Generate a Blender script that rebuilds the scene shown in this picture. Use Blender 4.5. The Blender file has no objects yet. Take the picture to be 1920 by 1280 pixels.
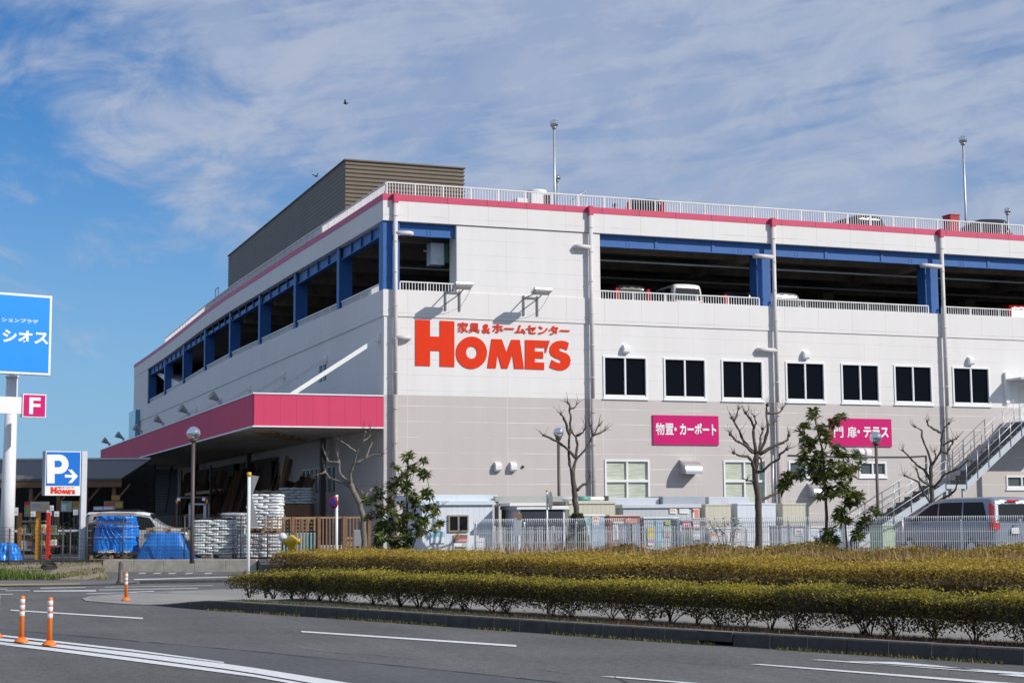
import bpy, math, random
import numpy as np
from mathutils import Vector, Matrix
random.seed(7); RNG = np.random.default_rng(11)
S = bpy.context.scene; COL = S.collection; R = math.radians

# ---------------------------------------------------------------- camera
FPX = 3040.0
_X = np.array([8197., -276., -FPX]); _Y = np.array([-1139., -340., -FPX])
_X /= np.linalg.norm(_X); _Y -= _X * (_X @ _Y); _Y /= np.linalg.norm(_Y); _Z = np.cross(_X, _Y)
ROT = np.stack([_X, _Y, _Z], 1)                # world -> camera
CAM = np.array([-17.05, -59.78, 1.70])
cd = bpy.data.cameras.new("camera"); cam = bpy.data.objects.new("camera", cd); COL.objects.link(cam)
cd.sensor_fit = 'HORIZONTAL'; cd.sensor_width = 36; cd.lens = 36 * FPX / 1920
cd.clip_start = 0.5; cd.clip_end = 3000
M4 = Matrix(ROT.T.tolist()).to_4x4(); M4.translation = Vector(CAM); cam.matrix_world = M4
S.camera = cam

# ---------------------------------------------------------------- light
SUN_EL, SUN_AZ = R(33), R(136)                 # azimuth from +Y towards +X
sd = Vector((math.sin(SUN_AZ) * math.cos(SUN_EL), math.cos(SUN_AZ) * math.cos(SUN_EL), math.sin(SUN_EL)))
sl = bpy.data.lights.new("sun", 'SUN'); sl.energy = 4.1; sl.angle = R(0.53); sl.color = (1, .955, .88)
so = bpy.data.objects.new("sun", sl); COL.objects.link(so)
so.rotation_euler = (-sd).to_track_quat('-Z', 'Y').to_euler(); so.location = (30, -60, 60)

W = bpy.data.worlds.new("World"); S.world = W; W.use_nodes = True
def build_sky():
    nt = W.node_tree; N = nt.nodes; Lk = nt.links; N.clear()
    def n(t, **k):
        o = N.new(t)
        for a, b in k.items(): setattr(o, a, b)
        return o
    def mth(op, a, b=None, c=None, clamp=False):
        m = n('ShaderNodeMath', operation=op, use_clamp=clamp)
        for i, x in enumerate((a, b, c)):
            if x is None: continue
            if isinstance(x, (int, float)): m.inputs[i].default_value = x
            else: Lk.new(x, m.inputs[i])
        return m.outputs[0]
    def smooth(x, a, b):
        m = n('ShaderNodeMapRange', interpolation_type='SMOOTHSTEP'); Lk.new(x, m.inputs[0])
        m.inputs[1].default_value = a; m.inputs[2].default_value = b
        return m.outputs[0]
    sky = n('ShaderNodeTexSky', sky_type='NISHITA', sun_disc=False)
    sky.sun_elevation = SUN_EL; sky.sun_rotation = SUN_AZ
    sky.altitude = 0; sky.air_density = 1.0; sky.dust_density = 0.25; sky.ozone_density = 3.0
    tc = n('ShaderNodeTexCoord'); sp = n('ShaderNodeSeparateXYZ'); Lk.new(tc.outputs['Generated'], sp.inputs[0])
    x, y, z = sp.outputs
    az = mth('ARCTAN2', x, y)                                   # radians, 0 = +Y
    el = mth('ARCSINE', z)
    A = mth('MULTIPLY', mth('SUBTRACT', az, R(20.6)), 57.2958)  # degrees from the middle of the street view
    E = mth('MULTIPLY', el, 57.2958)
    def noise(sx, sy, tilt, seed, detail=6, rough=.55, dist=0.):
        c, s = math.cos(R(tilt)), math.sin(R(tilt))
        u = mth('ADD', mth('MULTIPLY', A, c * sx), mth('MULTIPLY', E, s * sx))
        v = mth('ADD', mth('MULTIPLY', A, -s * sy), mth('MULTIPLY', E, c * sy))
        cb = n('ShaderNodeCombineXYZ'); Lk.new(u, cb.inputs[0]); Lk.new(v, cb.inputs[1]); cb.inputs[2].default_value = seed
        t = n('ShaderNodeTexNoise'); t.inputs['Scale'].default_value = 1
        t.inputs['Detail'].default_value = detail; t.inputs['Roughness'].default_value = rough; t.inputs['Distortion'].default_value = dist
        Lk.new(cb.outputs[0], t.inputs['Vector']); return t.outputs[0]
    # where the sheet of cloud lies: everything up and right of a slanting edge
    big = noise(.11, .20, -20, 3.1, 3, .5)
    mid = noise(.26, .50, 8, 8.2, 7, .62, .5)
    rip = noise(.10, 1.15, 11, 1.7, 3, .45, .8)                 # long ripples
    rp2 = noise(.22, 2.3, 4, 5.5, 4, .5, .6)
    edge = mth('ADD', mth('ADD', mth('MULTIPLY', A, .8), E), -.6)         # > 0 inside
    edge = mth('MAXIMUM', edge, mth('MULTIPLY', mth('ADD', A, 42), -.5))   # unseen cloud added well left of the store for neutral fill light
    cov = mth('MULTIPLY', edge, .10)
    cov = mth('ADD', cov, mth('MULTIPLY', mth('SUBTRACT', big, .5), 1.5))
    cov = mth('ADD', cov, mth('MULTIPLY', mth('SUBTRACT', mid, .5), 1.5))
    base = smooth(cov, -.15, .62)
    tex = mth('ADD', mth('MULTIPLY', rip, .50), mth('ADD', mth('MULTIPLY', rp2, .22), mth('MULTIPLY', mid, .38)))
    tex = smooth(tex, .34, .62)
    thick = smooth(noise(.09, .15, 0, 14.6, 3, .5), .38, .62)                # solid areas where the ripples close up
    tex = mth('MAXIMUM', tex, mth('MULTIPLY', thick, .85))
    m = mth('MULTIPLY', base, mth('ADD', mth('MULTIPLY', tex, .60), .38), clamp=True)
    # stray wisps on the clear left side
    w = mth('MULTIPLY', smooth(noise(.20, .42, -14, 21.3, 7, .62, .4), .53, .74), .62)
    m = mth('MAXIMUM', m, w)
    m = mth('MULTIPLY', m, smooth(E, 1.5, 7.5))
    m = mth('MULTIPLY', m, .93, clamp=True)
    hz = mth('MULTIPLY', smooth(E, 16, -1), .8)
    ccol = n('ShaderNodeMixRGB'); ccol.inputs[1].default_value = (3.6, 4.4, 6.1, 1); ccol.inputs[2].default_value = (4.5, 5.1, 6.45, 1); Lk.new(smooth(mid, .35, .7), ccol.inputs[0])
    mu = n('ShaderNodeMixRGB', blend_type='MULTIPLY'); mu.inputs[0].default_value = 1; mu.inputs[2].default_value = (.35, .74, 1.1, 1)
    Lk.new(sky.outputs[0], mu.inputs[1])
    hm = n('ShaderNodeMixRGB'); Lk.new(hz, hm.inputs[0]); Lk.new(mu.outputs[0], hm.inputs[1]); hm.inputs[2].default_value = (2.95, 4.7, 6.85, 1)
    mx = n('ShaderNodeMixRGB'); Lk.new(m, mx.inputs[0]); Lk.new(hm.outputs[0], mx.inputs[1]); Lk.new(ccol.outputs[0], mx.inputs[2])
    bg = n('ShaderNodeBackground'); bg.inputs[1].default_value = 0.10; Lk.new(mx.outputs[0], bg.inputs[0])
    out = n('ShaderNodeOutputWorld'); Lk.new(bg.outputs[0], out.inputs[0])
build_sky()
S.view_settings.view_transform = 'Standard'; S.view_settings.look = 'None'
S.view_settings.exposure = 0.0; S.view_settings.gamma = 1.0
S.cycles.max_bounces = 6; S.cycles.transparent_max_bounces = 8; S.cycles.use_denoising = True

# ---------------------------------------------------------------- measuring helpers (photo pixel -> place in the world)
def ray(u, v): return ROT.T @ np.array([u - 960., 640. - v, -FPX])
def on_y(u, v, y=0.): r = ray(u, v); return Vector(CAM + r * ((y - CAM[1]) / r[1]))
def on_x(u, v, x=0.): r = ray(u, v); return Vector(CAM + r * ((x - CAM[0]) / r[0]))
def on_z(u, v, z=0.): r = ray(u, v); return Vector(CAM + r * ((z - CAM[2]) / r[2]))
def at_d(u, v, d): return Vector(CAM + ray(u, v) * (d / FPX))
CR = Vector(ROT[0]); CF = Vector((.35, .93, 0)).normalized(); CRH = Vector((CF.y, -CF.x, 0))   # level right / forward of the view
LOT = 0.40                                                                                   # level of the store yard

# ---------------------------------------------------------------- mesh builder
class MB:
    def __init__(s): s.v = []; s.f = []; s.mi = []; s.M = Matrix(); s.cur = 0; s.sm = []; s.smooth = False
    def add(s, vs, fs):
        b = len(s.v); s.v += [tuple(s.M @ Vector(p)) for p in vs]
        for f in fs: s.f.append([b + i for i in f]); s.mi.append(s.cur); s.sm.append(s.smooth)
        return s
    def poly(s, pts): return s.add(pts, [list(range(len(pts)))])
    def bb(s, x0, x1, y0, y1, z0, z1):
        return s.add([(x0,y0,z0),(x1,y0,z0),(x1,y1,z0),(x0,y1,z0),(x0,y0,z1),(x1,y0,z1),(x1,y1,z1),(x0,y1,z1)],
                     [(0,3,2,1),(4,5,6,7),(0,1,5,4),(1,2,6,5),(2,3,7,6),(3,0,4,7)])
    def box(s, c, d): return s.bb(c[0]-d[0]/2, c[0]+d[0]/2, c[1]-d[1]/2, c[1]+d[1]/2, c[2]-d[2]/2, c[2]+d[2]/2)
    def bev(s, x0, x1, y0, y1, z0, z1, b=.02):       # box with chamfered vertical edges and top
        o = [(x0+b,y0),(x1-b,y0),(x1,y0+b),(x1,y1-b),(x1-b,y1),(x0+b,y1),(x0,y1-b),(x0,y0+b)]
        i = [(x0+2*b,y0+b),(x1-2*b,y0+b),(x1-b,y0+2*b),(x1-b,y1-2*b),(x1-2*b,y1-b),(x0+2*b,y1-b),(x0+b,y1-2*b),(x0+b,y0+2*b)]
        vs = [(p[0],p[1],z0) for p in o]+[(p[0],p[1],z1-b) for p in o]+[(p[0],p[1],z1) for p in i]
        fs = [tuple(range(7,-1,-1)), tuple(range(16,24))]
        for k in range(8):
            j = (k+1)%8; fs += [(k,j,8+j,8+k),(8+k,8+j,16+j,16+k)]
        return s.add(vs, fs)
    def bar(s, a, b, w, h=None, up=(0,0,1)):          # square bar from a to b
        a, b = Vector(a), Vector(b); h = h or w; t = (b-a).normalized(); u = Vector(up)
        if abs(t.dot(u)) > .98: u = Vector((1,0,0))
        sx = t.cross(u).normalized()*w/2; sz = sx.normalized().cross(t).normalized()*h/2
        vs = [a-sx-sz, a+sx-sz, a+sx+sz, a-sx+sz, b-sx-sz, b+sx-sz, b+sx+sz, b-sx+sz]
        return s.add(vs, [(0,3,2,1),(4,5,6,7),(0,1,5,4),(1,2,6,5),(2,3,7,6),(3,0,4,7)])
    def tube(s, pts, r, n=8, cap=True):
        pts = [Vector(p) for p in pts]; rr = r if isinstance(r, (list, tuple)) else [r]*len(pts)
        vs = []; fs = []; up = None
        for i, p in enumerate(pts):
            t = (pts[min(i+1, len(pts)-1)] - pts[max(i-1, 0)]).normalized()
            if up is None: up = Vector((0,0,1)) if abs(t.z) < .9 else Vector((1,0,0))
            a = t.cross(up).normalized(); b = a.cross(t).normalized(); up = b
            for k in range(n):
                q = 2*math.pi*k/n; vs.append(p + (a*math.cos(q) + b*math.sin(q))*rr[i])
        for i in range(len(pts)-1):
            for k in range(n):
                j = (k+1) % n; fs.append((i*n+k, i*n+j, (i+1)*n+j, (i+1)*n+k))
        if cap: fs += [tuple(range(n-1,-1,-1)), tuple((len(pts)-1)*n+k for k in range(n))]
        o = s.smooth; s.smooth = True; s.add(vs, fs); s.smooth = o
        return s
    def lathe(s, prof, n=16, c=(0,0,0), M=None):
        vs = []; fs = []; c = Vector(c)
        for r_, z in prof:
            for k in range(n):
                q = 2*math.pi*k/n; p = Vector((r_*math.cos(q), r_*math.sin(q), z))
                vs.append(c + (M @ p if M else p))
        for i in range(len(prof)-1):
            for k in range(n):
                j = (k+1) % n; fs.append((i*n+k, i*n+j, (i+1)*n+j, (i+1)*n+k))
        fs += [tuple(range(n-1,-1,-1)), tuple((len(prof)-1)*n+k for k in range(n))]
        o = s.smooth; s.smooth = True; s.add(vs, fs); s.smooth = o
        return s
    def ball(s, c, r, n=16, m=10, sz=1.):
        return s.lathe([(max(r*math.sin(math.pi*i/m), r*.01), -r*sz*math.cos(math.pi*i/m)) for i in range(m+1)], n, c)
    def prism(s, pts, o, ux, uz, d):                  # 2-D outline on a plane, pushed by the vector d
        o, ux, uz, d = Vector(o), Vector(ux), Vector(uz), Vector(d); k = len(pts)
        vs = [o + ux*p[0] + uz*p[1] for p in pts]; vs += [p + d for p in vs]
        return s.add(vs, [tuple(range(k)), tuple(range(2*k-1, k-1, -1))] + [(i, i+k, (i+1) % k + k, (i+1) % k) for i in range(k)])
    def grid(s, rows):                                # rows of points
        n = len(rows[0]); vs = [p for r_ in rows for p in r_]
        return s.add(vs, [(i*n+k, i*n+k+1, (i+1)*n+k+1, (i+1)*n+k) for i in range(len(rows)-1) for k in range(n-1)])
    def build(s, name, mats, parent=None, world=False, smooth=None):
        me = bpy.data.meshes.new(name); v = s.v
        if world and parent:
            Mi = chain(parent).inverted(); v = [tuple(Mi @ Vector(p)) for p in v]
        me.from_pydata(v, [], s.f)
        for m in (mats if isinstance(mats, (list, tuple)) else [mats]): me.materials.append(m)
        me.polygons.foreach_set('material_index', s.mi)
        me.polygons.foreach_set('use_smooth', [True]*len(s.f) if smooth else s.sm)
        o = bpy.data.objects.new(name, me); COL.objects.link(o)
        if parent: o.parent = parent
        return o
def chain(o):
    M = o.matrix_basis.copy()
    while o.parent: o = o.parent; M = o.matrix_basis @ M
    return M
def tag(o, label=None, cat=None, group=None, kind=None):
    for k, v in (('label', label), ('category', cat), ('group', group), ('kind', kind)):
        if v: o[k] = v
    return o
def thing(name, label, cat, loc=(0,0,0), rz=0., group=None):
    o = bpy.data.objects.new(name, None); COL.objects.link(o); o.location = loc; o.rotation_euler = (0,0,rz)
    return tag(o, label, cat, group)
def copy_tree(o, parent=None):
    c = o.copy(); COL.objects.link(c)
    if parent: c.parent = parent
    for ch in list(o.children): copy_tree(ch, c)
    return c
def struct(mb, name, mats): return tag(mb.build(name, mats), kind='structure')
def fast_mesh(name, V, F, mats, parent=None, tint=None, k=4, smooth=False):
    """numpy vertices (n,3) and faces (m,k)"""
    me = bpy.data.meshes.new(name); V = np.asarray(V, np.float32); F = np.asarray(F, np.int32)
    me.vertices.add(len(V)); me.vertices.foreach_set('co', V.ravel())
    me.loops.add(F.size); me.loops.foreach_set('vertex_index', F.ravel())
    me.polygons.add(len(F)); me.polygons.foreach_set('loop_start', np.arange(0, F.size, k, dtype=np.int32))
    if smooth: me.polygons.foreach_set('use_smooth', np.ones(len(F), bool))
    if tint is not None:
        a = me.attributes.new('tint', 'FLOAT', 'POINT'); a.data.foreach_set('value', np.asarray(tint, np.float32))
    for m in (mats if isinstance(mats, (list, tuple)) else [mats]): me.materials.append(m)
    me.update(); me.validate()
    o = bpy.data.objects.new(name, me); COL.objects.link(o)
    if parent: o.parent = parent
    return o

# ---------------------------------------------------------------- materials
def nodes(name):
    m = bpy.data.materials.new(name); m.use_nodes = True; nt = m.node_tree
    return m, nt, nt.nodes, nt.links, nt.nodes['Principled BSDF']
MAT = {}
def mat(name, col, rough=.6, var=.12, scale=3., metal=0., bump=0., bscale=40., emit=0., spec=.5, stretch=None, coat=0.):
    m, nt, N, Lk, P = nodes(name)
    P.inputs['Roughness'].default_value = rough; P.inputs['Metallic'].default_value = metal
    P.inputs['Specular IOR Level'].default_value = spec; P.inputs['Coat Weight'].default_value = coat
    tc = N.new('ShaderNodeTexCoord'); src = tc.outputs['Object']
    if stretch:
        mp = N.new('ShaderNodeMapping'); mp.inputs['Scale'].default_value = stretch; Lk.new(src, mp.inputs[0]); src = mp.outputs[0]
    t = N.new('ShaderNodeTexNoise'); t.inputs['Scale'].default_value = scale; t.inputs['Detail'].default_value = 5; t.inputs['Roughness'].default_value = .65
    Lk.new(src, t.inputs['Vector'])
    r = N.new('ShaderNodeMapRange'); r.inputs[1].default_value = .28; r.inputs[2].default_value = .72
    r.inputs[3].default_value = 1-var; r.inputs[4].default_value = 1+var; Lk.new(t.outputs[0], r.inputs[0])
    v = N.new('ShaderNodeVectorMath'); v.operation = 'SCALE'; v.inputs[0].default_value = col[:3]; Lk.new(r.outputs[0], v.inputs['Scale'])
    Lk.new(v.outputs[0], P.inputs['Base Color'])
    if emit:
        P.inputs['Emission Color'].default_value = (*col[:3], 1); P.inputs['Emission Strength'].default_value = emit
    if bump:
        t2 = N.new('ShaderNodeTexNoise'); t2.inputs['Scale'].default_value = bscale; t2.inputs['Detail'].default_value = 4; Lk.new(src, t2.inputs['Vector'])
        b = N.new('ShaderNodeBump'); b.inputs['Strength'].default_value = bump; b.inputs['Distance'].default_value = .02
        Lk.new(t2.outputs[0], b.inputs['Height']); Lk.new(b.outputs[0], P.inputs['Normal'])
    MAT[name] = m
    return m
def leaf_mat(name, ramp, trans=.35, rough=.5):
    m, nt, N, Lk, P = nodes(name); P.inputs['Roughness'].default_value = rough; P.inputs['Specular IOR Level'].default_value = .35
    a = N.new('ShaderNodeAttribute'); a.attribute_name = 'tint'; cr = N.new('ShaderNodeValToRGB'); Lk.new(a.outputs['Fac'], cr.inputs[0])
    el = cr.color_ramp.elements
    for i, (p, c) in enumerate(ramp):
        e = el[i] if i < 2 else el.new(p)
        e.position = p; e.color = (*c, 1)
    Lk.new(cr.outputs[0], P.inputs['Base Color'])
    tr = N.new('ShaderNodeBsdfTranslucent'); Lk.new(cr.outputs[0], tr.inputs[0]); mx = N.new('ShaderNodeMixShader'); mx.inputs[0].default_value = trans
    Lk.new(P.outputs[0], mx.inputs[1]); Lk.new(tr.outputs[0], mx.inputs[2]); Lk.new(mx.outputs[0], N['Material Output'].inputs[0])
    return m
def panel_mat(name, col, seam, hh, off, vw, light=False, axis='X', amt=.5, var=.045):
    """cladding of lightweight concrete panels: thin horizontal joints every hh metres, vertical joints every vw metres, faint streaks"""
    m, nt, N, Lk, P = nodes(name); P.inputs['Roughness'].default_value = .62; P.inputs['Specular IOR Level'].default_value = .3
    tc = N.new('ShaderNodeTexCoord'); sp = N.new('ShaderNodeSeparateXYZ'); Lk.new(tc.outputs['Object'], sp.inputs[0])
    def mth(op, a, b=None):
        q = N.new('ShaderNodeMath'); q.operation = op
        for i, x in enumerate((a, b)):
            if x is None: continue
            if isinstance(x, (int, float)): q.inputs[i].default_value = x
            else: Lk.new(x, q.inputs[i])
        return q.outputs[0]
    def line(c, step, o, w):
        f = mth('FRACT', mth('DIVIDE', mth('ADD', c, 100*step-o), step)); d = mth('ABSOLUTE', mth('SUBTRACT', f, .5))
        return mth('GREATER_THAN', d, .5 - w/step)
    def noise(sc, st):
        mp = N.new('ShaderNodeMapping'); mp.inputs['Scale'].default_value = st; Lk.new(tc.outputs['Object'], mp.inputs[0])
        t = N.new('ShaderNodeTexNoise'); t.inputs['Scale'].default_value = sc; t.inputs['Detail'].default_value = 5; t.inputs['Roughness'].default_value = .6
        Lk.new(mp.outputs[0], t.inputs['Vector']); return t.outputs[0]
    h = line(sp.outputs[2], hh, off, .011)
    brk = N.new('ShaderNodeMapRange'); Lk.new(noise(.55, (1,1,.6)), brk.inputs[0]); brk.inputs[1].default_value = .38; brk.inputs[2].default_value = .6
    h = mth('MULTIPLY', h, brk.outputs[0])
    v = mth('MULTIPLY', line(sp.outputs[0 if axis == 'X' else 1], vw, .95, .009), .55)
    ln = mth('MULTIPLY', mth('MAXIMUM', h, v), amt)
    streak = noise(1.0, (2.2, 2.2, .18)); blot = noise(.35, (1,1,1))
    r = N.new('ShaderNodeMapRange'); Lk.new(mth('ADD', mth('MULTIPLY', streak, .5), mth('MULTIPLY', blot, .5)), r.inputs[0])
    r.inputs[1].default_value = .35; r.inputs[2].default_value = .65; r.inputs[3].default_value = 1-var; r.inputs[4].default_value = 1+var
    sc = N.new('ShaderNodeVectorMath'); sc.operation = 'SCALE'; sc.inputs[0].default_value = col; Lk.new(r.outputs[0], sc.inputs['Scale'])
    mx = N.new('ShaderNodeMixRGB'); Lk.new(ln, mx.inputs[0]); Lk.new(sc.outputs[0], mx.inputs[1]); mx.inputs[2].default_value = (*seam, 1)
    Lk.new(mx.outputs[0], P.inputs['Base Color'])
    t3 = noise(60, (1,1,1)); b = N.new('ShaderNodeBump'); b.inputs['Strength'].default_value = .12; b.inputs['Distance'].default_value = .01
    Lk.new(t3, b.inputs['Height']); Lk.new(b.outputs[0], P.inputs['Normal'])
    return m
def glass_mat(name, col, rough=.06, spec=.6):
    m, nt, N, Lk, P = nodes(name); P.inputs['Base Color'].default_value = (*col, 1); P.inputs['Roughness'].default_value = rough
    P.inputs['Specular IOR Level'].default_value = spec
    return m

def MT(k, *a, **kw):
    if k not in MAT: mat(k, *a, **kw)
    return MAT[k]
white_paint = mat('white paint', (.80,.79,.78), .4, .05)
alu = mat('white aluminium', (.82,.82,.83), .35, .03)
galv = mat('galvanised steel', (.50,.52,.54), .42, .12, 6, metal=.6)
dark_steel = mat('dark steel', (.06,.055,.055), .5, .2)
brown_steel = mat('brown steel', (.10,.075,.07), .5, .15)
black_rub = mat('black rubber', (.02,.02,.02), .7, .2)
chrome = mat('mirror chrome', (.74,.74,.77), .05, .02, metal=1)
concrete = mat('weathered concrete', (.36,.34,.31), .85, .22, 2.5, bump=.5, bscale=30)
dark_glass = glass_mat('dark window glass', (.005,.006,.010), .10, .06)
wood = mat('pale timber', (.42,.28,.15), .7, .25, 6, stretch=(1,1,6))
wood_dark = mat('brown timber', (.20,.105,.055), .7, .25, 6, stretch=(1,1,6))
orange_logo = mat('orange red lettering', (.74,.036,.004), .6, .03, spec=.2)
magenta = mat('magenta sign face', (.58,.004,.145), .5, .04, spec=.25)
letter_white = mat('white lettering', (.86,.86,.86), .4, .02)
black_paint = mat('black paint', (.015,.015,.017), .4, .1)

# ---------------------------------------------------------------- lettering
def text_mesh(body, x0, x1, z0, z1, M, name, m, parent, bold=.02, depth=.012, world=True, shear=0., eq=False):
    """a line of writing fitted to the rectangle x0..x1, z0..z1 of the plane M (local x right, y up, z out)"""
    cu = bpy.data.curves.new('t', 'FONT'); cu.body = body; cu.size = 1; cu.offset = bold; cu.extrude = .02; cu.resolution_u = 5
    o = bpy.data.objects.new('t', cu); COL.objects.link(o)
    dg = bpy.context.evaluated_depsgraph_get(); dg.update()
    me = bpy.data.meshes.new_from_object(o.evaluated_get(dg)); bpy.data.objects.remove(o); bpy.data.curves.remove(cu)
    n = len(me.vertices); co = np.zeros(n*3, np.float32); me.vertices.foreach_get('co', co); co = co.reshape(-1, 3)
    if n == 0: return None
    lo, hi = co.min(0), co.max(0); sx = (x1-x0)/(hi[0]-lo[0]); sz = (z1-z0)/(hi[1]-lo[1])
    P = np.stack([x0 + (co[:,0]-lo[0])*sx, z0 + (co[:,1]-lo[1])*sz, (co[:,2]-lo[2])/(max(hi[2]-lo[2], 1e-6))*depth], 1)
    T = (chain(parent).inverted() @ M) if (world and parent) else M
    T = np.array(T); P = P @ T[:3,:3].T + T[:3,3]
    me.vertices.foreach_set('co', P.astype(np.float32).ravel()); me.update(); me.materials.clear(); me.materials.append(m); me.name = name
    ob = bpy.data.objects.new(name, me); COL.objects.link(ob)
    if parent: ob.parent = parent
    return ob
def plane_M(o, ux, uz):
    ux = Vector(ux).normalized(); uz = Vector(uz).normalized(); n = ux.cross(uz)
    M = Matrix((ux, uz, n)).transposed().to_4x4(); M.translation = Vector(o); return M
FRONT = plane_M((0,0,0), (1,0,0), (0,0,1))      # facade plane: x right, z up, out = -Y
# ================================================================ THE STORE
wall_white = panel_mat('white wall panels', (.755,.73,.715), (.48,.46,.45), .6, .05, 4.1, amt=.55)
wall_white_y = panel_mat('white wall panels side', (.755,.73,.715), (.40,.38,.38), 1.2, .10, 4.2, axis='Y', amt=.5)
spandrel = panel_mat('white spandrel panels', (.755,.73,.715), (.38,.36,.36), 50., 9.64, 1.66, amt=.75, var=.03)
parapet_m = panel_mat('white parapet panels', (.755,.73,.715), (.38,.36,.36), 50., 13.46, 1.66, amt=.75, var=.03)
wall_grey = panel_mat('grey wall panels', (.545,.50,.478), (.86,.84,.82), .6, .05, 4.1, amt=.8, var=.03)  # pale seam colour paints in the sun caught on the panel edges
wall_grey_y = panel_mat('grey wall panels side', (.545,.50,.478), (.30,.27,.26), .6, .05, 4.2, axis='Y', amt=.5)
pink = mat('pink coping', (.60,.055,.13), .45, .07, 1.2)
def pink_panels():
    m = panel_mat('pink fascia panels', (.62,.055,.135), (.25,.015,.05), 50., 25., .62, amt=.8, var=.06); return m
pink_fascia = pink_panels(); pink_fascia_y = panel_mat('pink fascia panels side', (.62,.055,.135), (.25,.015,.05), 50., 25., .62, axis='Y', amt=.6, var=.08)
blue_steel = mat('blue painted steel', (.024,.115,.36), .45, .12, 2.)
deck_conc = mat('deck concrete', (.16,.155,.15), .9, .25, 1.2)
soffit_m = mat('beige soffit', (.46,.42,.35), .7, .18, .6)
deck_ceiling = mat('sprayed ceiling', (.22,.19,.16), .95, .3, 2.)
BX, BY = 43.0, 73.2
_dy = [0, 7.3, 15.4, 23.6, 31.8, 40.2, 48.5, 57., 66, 73.2]; _dz = [0, .07, .19, .26, .35, .33, .18, .04, 0, 0]
def dz(y): return float(np.interp(y, _dy, _dz))

store = thing('store_building', 'long white and grey home centre with pink canopy and open blue framed parking deck', 'building', (0,0,0))
def part(mb, name, m, parent=None, label=None): return tag(mb.build(name, m, parent or store, world=True), label)

def holed(mb, o, ux, uz, a0, a1, b0, b1, holes, depth, inward):
    """wall face with rectangular openings and their reveals"""
    o, ux, uz, n = Vector(o), Vector(ux), Vector(uz), Vector(inward)
    xs = sorted({a0, a1, *[h[0] for h in holes], *[h[1] for h in holes]}); zs = sorted({b0, b1, *[h[2] for h in holes], *[h[3] for h in holes]})
    P = lambda a, b, d=0.: o + ux*a + uz*b + n*d
    for i in range(len(xs)-1):
        for j in range(len(zs)-1):
            cx, cz = (xs[i]+xs[i+1])/2, (zs[j]+zs[j+1])/2
            if any(h[0] < cx < h[1] and h[2] < cz < h[3] for h in holes): continue
            mb.poly([P(xs[i],zs[j]), P(xs[i+1],zs[j]), P(xs[i+1],zs[j+1]), P(xs[i],zs[j+1])])
    for h in holes:
        c = [(h[0],h[2]),(h[1],h[2]),(h[1],h[3]),(h[0],h[3])]
        for k in range(4):
            p, q = c[k], c[(k+1) % 4]; mb.poly([P(*p), P(*p, depth), P(*q, depth), P(*q)])

UPW = [(9.17,11.13),(11.87,13.81),(14.52,16.48),(17.55,19.46),(20.25,22.16),(22.89,24.85),(25.90,27.86),(33.9,35.9)]
UZ0, UZ1 = 6.50, 8.22
LOW = [(9.18,11.16,2.20,4.04),(14.52,16.48,2.20,4.04),(17.58,19.3,3.35,4.03),(21.0,22.37,3.35,4.02),(28.53,30.2,2.84,3.45)]
# front face
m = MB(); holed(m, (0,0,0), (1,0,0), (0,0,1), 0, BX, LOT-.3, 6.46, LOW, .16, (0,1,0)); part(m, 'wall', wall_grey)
m = MB(); holed(m, (0,0,0), (1,0,0), (0,0,1), 0, BX, 6.46, 9.50, [(a,b,UZ0,UZ1) for a,b in UPW], .16, (0,1,0)); part(m, 'wall', wall_white)
m = MB(); m.bb(-.04, BX, -.04, .26, 9.50, 10.53); part(m, 'wall', spandrel)
OPEN = [(.62,2.96),(9.10,16.98),(16.98,25.42),(25.42,33.7),(33.7,41.9)]
m = MB(); m.bb(2.96, 9.10, 0, .9, 10.53, 13.20); part(m, 'wall', wall_white)
m = MB(); m.bb(41.9, BX, 0, .9, 10.53, 13.2); part(m, 'wall', wall_white)
m = MB(); m.bb(-.06, BX, -.06, .2, 13.22, 14.02); part(m, 'parapet', parapet_m)
m = MB(); m.bb(-.075, BX, -.075, .22, 14.02, 14.27); o_ = part(m, 'coping', pink)
m = MB()
for k in range(1, 26): m.bb(.9+k*1.66-.006, .9+k*1.66+.006, -.079, -.07, 14.02, 14.265)
part(m, 'joint_pattern', black_paint, o_)
# left face (x = 0), its upper level follows the slightly cambered deck
def strip(mb, x0, x1, y0, y1, za, zb, n=18, low=None):
    ys = [y0 + (y1-y0)*i/n for i in range(n+1)]
    R_ = lambda z, y: z + (dz(y) if z != low else 0)
    for a, b in zip(ys[:-1], ys[1:]):
        mb.add([(x0,a,R_(za,a)),(x1,a,R_(za,a)),(x1,b,R_(za,b)),(x0,b,R_(za,b)),(x0,a,R_(zb,a)),(x1,a,R_(zb,a)),(x1,b,R_(zb,b)),(x0,b,R_(zb,b))],
               [(0,3,2,1),(4,5,6,7),(1,2,6,5),(3,0,4,7)] + ([(0,1,5,4)] if a == y0 else []) + ([(2,3,7,6)] if b == y1 else []))
LWIN = [(8.98,10.50,7.76,8.48)]; LGW = [(7.3,13.6,2.9,4.0)]
m = MB(); holed(m, (0,0,0), (0,1,0), (0,0,1), .001, BY, 6.43, 9.50, LWIN, .14, (1,0,0)); part(m, 'wall', wall_white_y)
m = MB(); holed(m, (0,0,0), (0,1,0), (0,0,1), .001, BY, LOT-.3, 6.43, LGW, .14, (1,0,0)); part(m, 'wall', wall_grey_y)
m = MB(); strip(m, -.045, .26, .27, BY, 9.50, 10.53, low=9.50)
part(m, 'wall', wall_white_y)
m = MB(); m.bb(-.04, .3, 65.3, BY, 10.53, 13.22); part(m, 'wall', wall_white_y)
m = MB(); strip(m, -.06, .2, .21, BY, 13.22, 14.02); part(m, 'parapet', wall_white_y)
m = MB(); strip(m, -.075, .22, .23, BY, 14.02, 14.27); part(m, 'coping', pink)
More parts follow.
